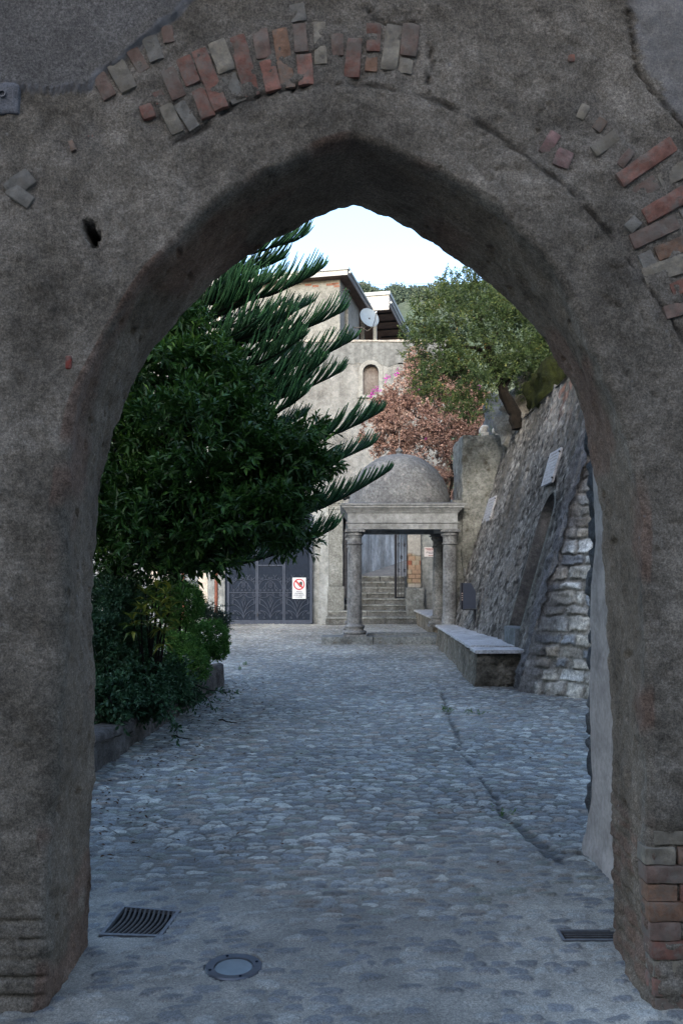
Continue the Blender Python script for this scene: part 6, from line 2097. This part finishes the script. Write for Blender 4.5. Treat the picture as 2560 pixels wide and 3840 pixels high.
def leafy(name, root, mat, blobs, n_sprays, length, k, ll, lw, ang=60, inner=0.5, up=0.35, rand=0.55, jit=0.3, tint=0.45, bump=0.22, seed=3, extra=None, part="crown", clumps=None):
    if clumps:
        small = clumpify(blobs, clumps[0], clumps[1], clumps[2], rng, seed)
        k1 = int(n_sprays * 0.78)
        P, Dn = multi_points(small, k1, rng)
        P2, D2 = blob_points(blobs, n_sprays - k1, 0.3, rng, bump, seed)
        P = np.concatenate([P, P2]); Dn = np.concatenate([Dn, D2])
    else:
        P, Dn = blob_points(blobs, n_sprays, inner, rng, bump, seed)
    T = unit(Dn + np.array([0, 0, up]) + rng.normal(size=P.shape) * rand)
    tb = np.clip(tint + 0.22 * fbm(P[:, 0] / 0.5, P[:, 1] / 0.5, P[:, 2] / 0.5, 3, seed + 50), 0, 1)
    V, F_, tt = sprays(P - T * length * 0.5, T, length, k, ll, lw, ang, jit, tb)
    if extra is not None:
        V2, F2, t2 = extra
        F_ = np.concatenate([F_, F2 + len(V)]); V = np.concatenate([V, V2]); tt = np.concatenate([tt, t2])
    return link(part, np_mesh(part, local(V, root), F_, {'tint': tt}), mat, root)


def bl(dx, dy, d, rx, rz, ry=None):
    """blob from display-pixel centre and radii"""
    s = K / F * d
    return (tuple(WD(dx, dy, d)), (rx * s, (ry if ry else (rx + rz) / 2) * s, rz * s))


# --- dense broadleaf tree filling the left of the arch
def build_broadleaf():
    d = 9.4
    root = thing("broadleaf_tree", 'dense dark glossy broadleaf tree overhanging the yard on the left', 'tree', (-2.55, 9.3, 0.2))
    blobs = [bl(380, 900, 9.6, 150, 190, 170), bl(450, 820, 9.3, 62, 80), bl(425, 765, 9.6, 62, 80), bl(525, 930, 9.2, 68, 80), bl(470, 1040, 9.0, 190, 150), bl(600, 1050, 9.2, 120, 110), bl(650, 1120, 9.1, 85, 80), bl(560, 1180, 8.9, 135, 95), bl(400, 1215, 8.7, 150, 85), bl(290, 1190, 9.0, 130, 110), bl(250, 1010, 9.8, 120, 160),
             bl(655, 1205, 9.3, 70, 55), bl(500, 1255, 8.7, 85, 48), bl(330, 1270, 9.0, 110, 50)]
    leafy("crown", root, M['broadleaf'], blobs, 4600, 0.21, 11, 0.112, 0.038, 62, 0.35, 0.25, 0.6, 0.32, 0.45, 0.25, 5, clumps=(170, 0.14, 0.30))
    P0 = Vector((0, 0, -0.05)); 
    b = lambda dx, dy, dd: WD(dx, dy, dd) - root.location
    paths = [([P0, b(262, 1330, 9.1), b(300, 1180, 9.2), b(380, 1000, 9.3), b(440, 850, 9.4)], 0.085, 0.03),
             ([b(262, 1330, 9.1), b(360, 1230, 9.0), b(500, 1150, 9.0), b(640, 1090, 9.1)], 0.05, 0.012),
             ([b(300, 1180, 9.2), b(400, 1080, 9.0), b(540, 950, 9.2), b(590, 880, 9.2)], 0.045, 0.01),
             ([b(360, 1230, 9.0), b(430, 1230, 8.8), b(560, 1220, 8.9)], 0.035, 0.01),
             ([b(300, 1180, 9.2), b(270, 1080, 9.6), b(260, 950, 9.8)], 0.045, 0.012)]
    trunk_tubes("trunk", paths, M['bark_dark'], root)
    # low hanging spray against the pale house wall
    pts = [(430, 1290, 8.6), (455, 1300, 8.6), (478, 1312, 8.6), (497, 1320, 8.6), (508, 1322, 8.6)]
    return root


build_broadleaf()


# --- layered conifer with comb-like upswept branchlets
def build_conifer():
    base = WD(400, 1329, 12.2)
    bx, by = base.x, 12.2
    root = thing("conifer_tree", 'tall layered conifer with upswept comb-like branches left of the pavilion', 'tree', (bx, by, 0.2))
    tips = []
    # (display px of the tip, depth, droop factor)
    for dx, dy, d in [(892, 1093, 11.9), (877, 938, 12.1), (762, 1212, 11.5), (782, 858, 12.3), (817, 776, 12.1), (788, 712, 12.4), (742, 618, 12.2), (650, 592, 12.6), (697, 540, 12.4), (745, 990, 11.6), (776, 1062, 11.8), (700, 905, 11.4), (715, 700, 12.9), (690, 815, 12.9), (640, 1000, 11.3), (735, 1160, 12.4), (605, 655, 11.7), (590, 730, 11.6), (850, 1030, 12.9), (745, 830, 11.6), (700, 770, 11.5), (570, 690, 11.9), (640, 760, 12.8), (540, 650, 12.0), (665, 850, 12.8), (700, 960, 12.8), (730, 1100, 12.8), (600, 560, 12.9), (640, 640, 12.6), (600, 610, 12.7), (575, 640, 11.8), (690, 770, 12.7), (720, 870, 12.8), (670, 715, 11.8)]:
        tips.append((WD(dx, dy, d), 1.0))
    r = np.random.default_rng(5)
    for zt in np.arange(2.2, 8.6, 0.42):
        for j in range(4):
            a = r.uniform(70, 300)
            L = (2.3 - 0.16 * zt) * r.uniform(0.8, 1.1)
            tips.append((Vector((bx + L * math.cos(R(a)), by + L * math.sin(R(a)), zt)), 0.0))
    tubeP, tubeR, tint = [], [], []
    arms = []
    for tip, vis in tips:
        v = Vector((tip.x - bx, tip.y - by, 0)); L = v.length
        hd = v.normalized(); lat = Vector((-hd.y, hd.x, 0))
        rise = 0.20 * L + 0.06
        wob = random.uniform(0.0, 0.035); wph = random.uniform(0, 6)
        root_z = tip.z - rise

        def ax(s):
            z = root_z + L * (-0.10 * s + (0.30) * s ** 2.2) + (rise - 0.20 * L) * s + L * wob * math.sin(s * 4.2 + wph) * s
            return Vector((bx + hd.x * L * s, by + hd.y * L * s, z))
        arms.append([ax(k / 10) for k in range(11)])
        n = int(L / (0.022 if vis else 0.045))
        for i in range(n):
            s = 0.16 + 0.84 * (i + random.random()) / n
            p = ax(s); tg = (ax(min(s + 0.02, 1.02)) - ax(s - 0.02)).normalized()
            side = 1 if i % 2 else -1
            ln = (0.60 * min(1.0, (1.03 - s) / 0.22) ** 0.65 + 0.05) * random.uniform(0.72, 1.12) * (0.8 + 0.2 * vis) * (0.9 + 0.16 * math.sin(s * 9 + wph))
            old = s < 0.35
            lift = random.uniform(0.0, 0.3)
            d0 = (tg * 0.75 + lat * side * random.uniform(0.35, 0.85) + Vector((0, 0, lift))).normalized()
            d1 = (tg * (random.uniform(0.22, 0.60) + 0.35 * s * s) + lat * side * 0.12 + Vector((random.uniform(-.06, .06), random.uniform(-.06, .06), 1.0))).normalized()
            pts = [p]
            q = p.copy()
            for k in range(5):
                u = (k + 0.5) / 5
                d = (d0 * (1 - u) + d1 * u).normalized()
                q = q + d * ln / 5
                pts.append(q.copy())
            tubeP.append([tuple(x) for x in pts])
            r0 = 0.0105 if vis else 0.013
            tubeR.append([r0 * 0.7, r0, r0, r0, r0 * 0.95, r0 * 0.45])
            tint.append(np.clip(0.42 + 0.35 * (s - 0.5) + random.gauss(0, 0.12) - (0.2 if old else 0), 0, 1) + np.array([-0.25, -0.1, 0, 0.05, 0.15, 0.25]))
        # a few dead hanging cords near the base of the branch
    tubeP = np.array(tubeP); tubeR = np.array(tubeR); tint = np.clip(np.array(tint), 0, 1)
    V, Fq = tubes_arrays(tubeP, tubeR, 4)
    tt = np.repeat(tint.reshape(-1), 4)
    link("crown", np_mesh("crown", local(V, root), Fq, {'tint': tt}, smooth=True), M['needle'], root)
    paths = [([Vector((0, 0, -0.1)), Vector((0.02, 0, 2.5)), Vector((-0.02, 0, 5.5)), Vector((0, 0, 9.0))], 0.095, 0.03)]
    m = MB()
    for a in arms:
        m.tube([p - root.location for p in a], [0.028 - 0.002 * i for i in range(11)], 6)
    mm = trunk_tubes("trunk", paths, M['bark'], root, 12)
    m.build("branches", M['bark_dark'], root, smooth=True)
    return root


build_conifer()


# --- clipped box shrubs
def box_shrub(label, blobs, n, base, stem=True, mat='boxleaf', ll=0.026, lw=0.017, tint=0.45, group='clipped box shrubs in the planter'):
    root = thing("box_shrub", label, 'shrub', base, group)
    P, Dn = blob_points(blobs, n, 0.72, rng, 0.10, 9)
    T = unit(Dn + np.array([0, 0, 0.5]) + rng.normal(size=P.shape) * 0.5)
    tb = np.clip(tint + 0.2 * fbm(P[:, 0] / 0.2, P[:, 1] / 0.2, P[:, 2] / 0.2, 3, 60) + 0.12 * Dn[:, 2], 0, 1)
    V, F_, tt = sprays(P - T * 0.04, T, 0.08, 7, ll, lw, 55, 0.35, tb)
    link("foliage", np_mesh("foliage", local(V, root), F_, {'tint': tt}), M[mat], root)
    if stem:
        c = Vector(blobs[0][0]) - root.location
        paths = []
        for i in range(6):
            a = random.uniform(0, 6.28); rr = blobs[0][1][0] * 0.5
            paths.append(([Vector((random.uniform(-.03, .03), random.uniform(-.03, .03), 0)), Vector((0.4 * rr * math.cos(a), 0.4 * rr * math.sin(a), c.z * 0.5)), c + Vector((rr * math.cos(a), rr * math.sin(a), 0))], 0.016, 0.006))
        trunk_tubes("stems", paths, M['bark_dark'], root, 6)
    return root


def base_at(dx, dy, d, z=0.2):
    p = WD(dx, dy, d)
    return (p.x, p.y, z)


box_shrub('clipped rounded box shrub on thin stems below the low tree boughs', [bl(412, 1388, 11.4, 58, 52), bl(385, 1365, 11.5, 42, 34)], 3000, base_at(412, 1388, 11.4))
box_shrub('clipped box shrub at the corner of the planter wall nearest the iron gate', [bl(482, 1466, 12.1, 44, 40), bl(452, 1470, 11.9, 40, 40), bl(500, 1490, 12.1, 24, 26)], 2600, base_at(475, 1466, 12.1))
box_shrub('broad clipped box shrub in the middle of the planter behind the trailing plant', [bl(398, 1500, 10.8, 70, 48), bl(430, 1530, 10.6, 52, 45), bl(350, 1490, 10.9, 60, 55)], 3400, base_at(398, 1500, 10.8), tint=0.5)


# --- variegated yellow-green shrub
def rosette_shrub():
    root = thing("variegated_shrub", 'shrub with long drooping yellow and green leaves among the dark bushes', 'shrub', base_at(345, 1480, 8.3))
    tipsD = [(380, 1365, 8.2), (392, 1395, 8.2), (352, 1375, 8.2), (372, 1420, 8.1), (325, 1400, 8.2), (305, 1425, 8.1), (360, 1350, 8.3), (392, 1355, 8.3), (335, 1365, 8.3), (378, 1455, 8.1), (366, 1392, 8.1)]
    Ps, Ds, Us, tt, LL = [], [], [], [], []
    paths = []
    for t_ in tipsD:
        p = WD(*t_)
        paths.append(([Vector((random.uniform(-.08, .08), random.uniform(-.08, .08), 0)), (p - root.location) * 0.6 + Vector((random.uniform(-.05, .05), 0, 0.1)), p - root.location], 0.012, 0.006))
        for ring in range(3):
            for k in range(9):
                a = random.uniform(0, 6.28)
                el = [0.9, 0.3, -0.25][ring] + random.uniform(-.2, .2)
                d = Vector((math.cos(a) * math.cos(el), math.sin(a) * math.cos(el), math.sin(el)))
                Ps.append(tuple(p + Vector((0, 0, -0.05 * ring)))); Ds.append(tuple(d)); Us.append((0, 0, 1)); tt.append(min(1, max(0, random.gauss(0.62, 0.3)))); LL.append(random.uniform(0.09, 0.16))
    V, F_, t2 = leaf_arrays(np.array(Ps), np.array(Ds), np.array(Us), np.array(LL), np.array(LL) * 0.26, np.array(tt), 0.1, 0.35)
    link("foliage", np_mesh("foliage", local(V, root), F_, {'tint': t2}), M['yellowleaf'], root)
    trunk_tubes("stems", paths, M['bark_dark'], root, 6)


rosette_shrub()


def loose_shrub(name, label, blobs, n, base, mat, length, k, ll, lw, ang=58, tint=0.4, arch=None, rand=0.7, inner=0.35, part='foliage'):
    root = thing(name, label, 'shrub', base)
    ex = None
    if arch:
        Os, Ts, tb = [], [], []
        paths = []
        for pts in arch:
            P = [WD(*q) for q in pts]
            paths.append(([p - root.location for p in P], 0.007, 0.002))
            for i in range(len(P) - 1):
                L = (P[i + 1] - P[i]).length
                m_ = max(2, int(L / 0.045))
                for j in range(m_):
                    q = P[i].lerp(P[i + 1], (j + random.random()) / m_)
                    dd = (P[i + 1] - P[i]).normalized()
                    Os.append(tuple(q)); Ts.append(tuple(dd + Vector((random.gauss(0, .5), random.gauss(0, .5), random.gauss(-0.1, .4))))); tb.append(tint + random.gauss(0, .1))
        ex = sprays(np.array(Os), np.array(Ts), length * 0.6, 6, ll, lw, ang, 0.35, np.array(tb))
        for pth in paths: trunk_tubes("stem", [pth], M['bark_dark'], root, 5)
    leafy(name, root, M[mat], blobs, n, length, k, ll, lw, ang, inner, 0.2, rand, 0.35, tint, 0.3, 13, ex, part)
    return root


loose_shrub("fine_leaved_shrub", 'bushy teal-green shrub at the left edge behind the planter wall', [bl(262, 1420, 8.6, 85, 80), bl(235, 1480, 8.3, 70, 80), bl(300, 1480, 8.8, 70, 65), bl(270, 1360, 9.0, 90, 45)], 1900, base_at(262, 1440, 8.6), 'tealleaf', 0.16, 12, 0.045, 0.022, 60, 0.42)
loose_shrub("trailing_shrub", 'leafy shrub trailing dark arching sprays over the planter wall', [bl(300, 1570, 8.2, 95, 55), bl(360, 1560, 8.8, 80, 50), bl(400, 1590, 9.6, 62, 36), bl(255, 1610, 7.6, 60, 55), bl(330, 1615, 8.0, 60, 36)], 1500, base_at(285, 1560, 8.2), 'tealleaf', 0.17, 10, 0.055, 0.028, 58, 0.5,
            arch=[[(330, 1570, 8.0), (365, 1600, 7.9), (388, 1632, 7.85), (402, 1665, 7.8), (408, 1690, 7.8)], [(340, 1585, 8.0), (375, 1615, 7.8), (392, 1650, 7.7), (398, 1672, 7.7)], [(400, 1560, 9.2), (440, 1570, 9.3), (480, 1585, 9.3), (510, 1588, 9.3), (534, 1592, 9.3)], [(420, 1575, 9.2), (455, 1588, 9.2), (480, 1606, 9.2), (490, 1630, 9.2)], [(390, 1590, 8.8), (425, 1605, 8.8), (445, 1612, 8.8)], [(250, 1600, 7.4), (270, 1640, 7.3), (285, 1665, 7.3)]])
loose_shrub("wispy_shrub", 'wispy grey-green shrub with fine sprigs beside the terracotta downpipe', [bl(492, 1420, 12.4, 32, 20), bl(466, 1405, 12.4, 24, 22), bl(515, 1432, 12.4, 18, 16)], 330, base_at(492, 1440, 12.4), 'greyleaf', 0.14, 9, 0.04, 0.018, 55, 0.5,
            arch=[[(470, 1400, 12.4), (495, 1395, 12.4), (525, 1390, 12.4)], [(480, 1410, 12.4), (510, 1410, 12.4), (536, 1412, 12.4)], [(400, 1345, 11.6), (425, 1335, 11.6), (450, 1332, 11.6)], [(400, 1352, 11.6), (418, 1340, 11.6), (436, 1338, 11.6)]])


# --- evergreen oak leaning over the right wall
def build_oak():
    root = thing("evergreen_oak", 'olive-green evergreen tree leaning out from the top of the leaning wall', 'tree', (WD(1188, 962, 18.6).x, 18.6, 4.75))
    blobs = [bl(1085, 760, 18.6, 130, 100), bl(1110, 690, 18.6, 92, 66), bl(1000, 800, 18.3, 70, 70), bl(1045, 870, 18.0, 95, 60), bl(1180, 800, 18.8, 110, 75), bl(1105, 850, 18.4, 75, 45), bl(1060, 665, 18.8, 55, 45), bl(980, 740, 18.5, 45, 50), bl(1240, 860, 19.0, 60, 55), bl(1085, 925, 18.0, 60, 32), bl(1230, 740, 19, 90, 80)]
    leafy("crown", root, M['oakleaf'], blobs, 5200, 0.20, 11, 0.062, 0.028, 62, 0.35, 0.3, 0.65, 0.35, 0.42, 0.32, 7, clumps=(210, 0.16, 0.36))
    b = lambda dx, dy, dd: WD(dx, dy, dd) - root.location
    P0 = b(1190, 985, 18.6)
    paths = [([P0, b(1178, 940, 18.6), b(1152, 895, 18.5), b(1138, 850, 18.5), b(1120, 800, 18.5), b(1100, 740, 18.6), b(1090, 690, 18.6)], 0.155, 0.03),
             ([b(1138, 850, 18.5), b(1100, 800, 18.4), b(1050, 795, 18.3), b(1000, 800, 18.2)], 0.06, 0.012),
             ([b(1152, 895, 18.5), b(1190, 830, 18.7), b(1230, 770, 18.9)], 0.07, 0.015),
             ([b(1120, 800, 18.5), b(1160, 740, 18.7), b(1180, 690, 18.8)], 0.05, 0.01),
             ([b(1100, 740, 18.6), b(1060, 710, 18.6), b(1040, 680, 18.7)], 0.035, 0.008),
             ([b(1100, 800, 18.4), b(1060, 850, 18.2), b(1010, 860, 18.1), b(975, 850, 18.0)], 0.03, 0.006)]
    # bare twigs poking out on the left
    for i in range(60):
        x0, y0 = random.uniform(960, 1080), random.uniform(740, 880)
        a = random.uniform(2.4, 3.8); l = random.uniform(25, 60)
        paths.append(([b(x0, y0, 18.0), b(x0 + l * 0.5 * math.cos(a), y0 + l * 0.4 * math.sin(a) - 3, 17.9), b(x0 + l * math.cos(a), y0 + l * 0.7 * math.sin(a), 17.8)], 0.006, 0.002))
    trunk_tubes("trunk", paths, M['bark_dark'], root, 8)


build_oak()


# --- bougainvillea with faded bracts
def build_bougainvillea():
    d = 26.5
    root = thing("bougainvillea", 'huge bougainvillea of faded pinkish-brown bracts spilling behind the dome', 'climbing shrub', (3.0, 27.2, 0.0))
    blobs = [bl(980, 960, d, 105, 80), bl(935, 920, d, 62, 50), bl(1035, 930, d, 80, 60), bl(1000, 1040, d + 0.4, 110, 80), bl(1070, 1010, d, 55, 65), bl(900, 960, d, 45, 42), bl(900, 1010, d + 0.3, 38, 42), bl(1020, 880, d + 0.5, 70, 40), bl(1045, 1120, d + 0.8, 45, 55), bl(985, 870, d + 0.5, 60, 35), bl(1090, 950, d + 0.3, 40, 50), bl(960, 830, d + 2, 22, 26), bl(880, 1040, d + 0.5, 22, 25)]
    leafy("bracts", root, M['bract'], blobs, 13000, 0.14, 10, 0.047, 0.042, 70, 0.30, 0.0, 0.9, 0.6, 0.55, 0.3, 17, None, "crown", clumps=(330, 0.13, 0.30))
    # hanging runner on the wall
    Os, Ts = [], []
    for (x0, y0, x1, y1) in ((850, 950, 832, 985), (832, 985, 826, 1022), (840, 1000, 830, 1010)):
        for j in range(26):
            u = random.random()
            Os.append(tuple(WD(x0 + (x1 - x0) * u + random.uniform(-5, 5), y0 + (y1 - y0) * u, 27.5))); Ts.append((random.gauss(0, .5), random.gauss(0, .5), random.gauss(-.3, .5)))
    V, F_, tt = sprays(np.array(Os), np.array(Ts), 0.14, 8, 0.055, 0.048, 70, 0.6, None)
    link("foliage", np_mesh("foliage", local(V, root), F_, {'tint': tt}), M['bract'], root)
    # magenta clusters still in colour
    Os, Ts = [], []
    for (dx, dy, nn) in ((888, 868, 10), (853, 905, 16), (868, 896, 10), (912, 856, 6), (968, 897, 5), (946, 872, 3), (1100, 885, 6), (980, 1010, 3)):
        for j in range(nn):
            Os.append(tuple(WD(dx + random.gauss(0, 3.2), dy + random.gauss(0, 3.2), 25.6))); Ts.append((random.gauss(0, 1), -0.6, random.gauss(0, 1)))
    V, F_, tt = sprays(np.array(Os), np.array(Ts), 0.08, 5, 0.04, 0.04, 70, 0.5, None)
    link("blossoms", np_mesh("blossoms", local(V, root), F_, {'tint': tt}), M['magenta'], root)
    b = lambda dx, dy, dd: WD(dx, dy, dd) - root.location
    paths = [([Vector((0.5, 0.2, -0.1)), Vector((0.2, 0.2, 2.5)), b(1040, 1080, d), b(1000, 980, d), b(960, 900, d)], 0.07, 0.02), ([b(1040, 1080, d), b(1060, 980, d), b(1040, 900, d)], 0.04, 0.012), ([b(1000, 980, d), b(920, 940, d), b(880, 920, d)], 0.03, 0.008)]
    for i in range(40):
        x0, y0 = random.uniform(960, 1060), random.uniform(820, 900)
        a = random.uniform(-2.9, -0.3); l = random.uniform(15, 40)
        paths.append(([b(x0, y0 + 10, d - .3), b(x0 + l * .5 * math.cos(a), y0 + l * .5 * math.sin(a), d - .4), b(x0 + l * math.cos(a), y0 + l * math.sin(a) * .7, d - .5)], 0.008, 0.003))
    trunk_tubes("stems", paths, M['bark_dark'], root, 6)


build_bougainvillea()

# --- things on the terrace above the wall
def terrace():
    # upper retaining wall seen under the tree
    V, Fc = rough_block(3.7, 8.5, 22.4, 23.2, 3.0, sz(925, 22.6) - 2.2, cell=0.12, amp=0.08, seed=101, rnd=0.1)
    V, Fc = rough_block(WD(1120, 0, 22.5).x, 9.0, 22.3, 23.3, 3.5, WD(0, 905, 22.4).z, cell=0.10, amp=0.07, seed=102, rnd=0.1)
    tag(link("terrace_wall", np_mesh("terrace_wall", V, Fc, smooth=True), M['grey_render']), 'grey terrace wall behind the white carved stones', 'wall')
    V, Fc = rough_block(WD(1150, 0, 19.6).x, 8.0, 19.3, 20.3, 4.6, WD(0, 845, 19.6).z, cell=0.10, amp=0.16, seed=103, rnd=0.3)
    V[:, 0] += 0.6 * np.maximum(V[:, 2] - 5.4, 0)
    tag(link("rock_face", np_mesh("rock_face", V, Fc, smooth=True), M['upper_rock']), 'pale rust-stained rock bank rising behind the tree trunk', 'rock')
    V, Fc = rough_block(WD(1237, 0, 16.8).x, 7.0, 16.3, 18.2, 4.85, WD(0, 820, 16.8).z, cell=0.07, amp=0.13, seed=104, rnd=0.4)
    tag(link("mossy_bank", np_mesh("mossy_bank", V, Fc, smooth=True), M['moss']), 'olive green mossy bank on top of the leaning wall', 'moss bank')
    # fern
    p = WD(1152, 985, 20.9)
    root = thing("fern", 'small bright green fern growing beside the carved stones', 'fern', (p.x, 20.95, 4.98))
    n = 90
    O = np.array([[p.x, 20.95, 5.0]]) + rng.normal(size=(n, 3)) * np.array([0.05, 0.05, 0.02])
    a = rng.uniform(0, 6.28, n); el = rng.uniform(0.5, 1.5, n)
    T = np.stack([np.cos(a) * np.cos(el), np.sin(a) * np.cos(el), np.sin(el)], 1)
    V, F_, tt = sprays(O, T, 0.32, 16, 0.05, 0.014, 75, 0.15, None)
    link("fronds", np_mesh("fronds", local(V, root), F_, {'tint': tt}), M['weed'], root)


terrace()


# --- weeds in the paving crack, litter, climbing plant on the pilaster
def ground_bits():
    Os, Ts = [], []
    for (dx, dy, n) in ((1026, 1634, 22), (1080, 1638, 6), (1095, 1642, 5), (1155, 1872, 5), (562, 1528, 12), (548, 1538, 8)):
        d = F * CH / (dy * K - HZ)
        p = WD(dx, dy, d)
        for j in range(n):
            Os.append((p.x + random.gauss(0, .035), p.y + random.gauss(0, .07), 0.0)); Ts.append((random.gauss(0, .6), random.gauss(0, .6), 1.0))
    V, F_, tt = sprays(np.array(Os), np.array(Ts), 0.05, 5, 0.028, 0.012, 50, 0.4, None)
    tag(link("weeds", np_mesh("weeds", V, F_, {'tint': tt}), M['weed']), kind='stuff')
    n = 520
    y = 4.6 + 9.0 * rng.uniform(0, 1, n) ** 1.3
    x = np.where(rng.uniform(0, 1, n) < 0.75, -1.85 + 0.012 * y + np.abs(rng.normal(0, 0.35, n)), rng.uniform(-1.4, 2.0, n))
    P = np.stack([x, y, 0.022 + 0.01 * rng.uniform(0, 1, n)], 1)
    a = rng.uniform(0, 6.28, n)
    D = np.stack([np.cos(a), np.sin(a), 0.1 * rng.normal(size=n)], 1); U = np.stack([0.3 * rng.normal(size=n), 0.3 * rng.normal(size=n), np.ones(n)], 1)
    V, F_, tt = leaf_arrays(P, D, U, rng.uniform(0.02, 0.06, n), rng.uniform(0.008, 0.02, n), rng.uniform(0, 1, n))
    tag(link("fallen_leaves", np_mesh("fallen_leaves", V, F_, {'tint': tt}), M['litter']), kind='stuff')
    # two fallen twigs
    for i, pts in enumerate((((503, 1660, 0), (520, 1664, 0), (545, 1667, 0)), ((395, 1698, 0), (412, 1702, 0), (442, 1705, 0)))):
        P = []
        for dx, dy, _ in pts:
            d = F * CH / (dy * K - HZ); q = WD(dx, dy, d); q.z = 0.03; P.append(q)
        m = MB(); m.tube([P[0], P[0].lerp(P[1], .5) + Vector((0, .02, .01)), P[1], P[2]], [0.008, 0.009, 0.007, 0.003], 6)
        tag(m.build("fallen_twig", M['bark'], smooth=True), ('brown fallen twig lying further out on the cobbles', 'brown fallen twig lying closer to the planter wall')[i], 'twig', 'fallen twigs on the cobbles')
    p = W(1290, 1855, 28.9)
    root = thing("wall_top_plant", 'leafy grey-green plant sprouting on the pilaster cap left of the dome', 'plant', (p.x, 29.2, 4.45))
    O = np.array([[p.x, 29.2, 4.46]]) + rng.normal(size=(70, 3)) * np.array([0.22, 0.06, 0.03])
    T = unit(rng.normal(size=(70, 3)) * 0.8 + np.array([0, -0.3, 0.7]))
    V, F_, tt = sprays(O, T, 0.2, 8, 0.09, 0.04, 60, 0.3, None)
    link("leaves", np_mesh("leaves", local(V, root), F_, {'tint': tt}), M['greyleaf'], root)


ground_bits()
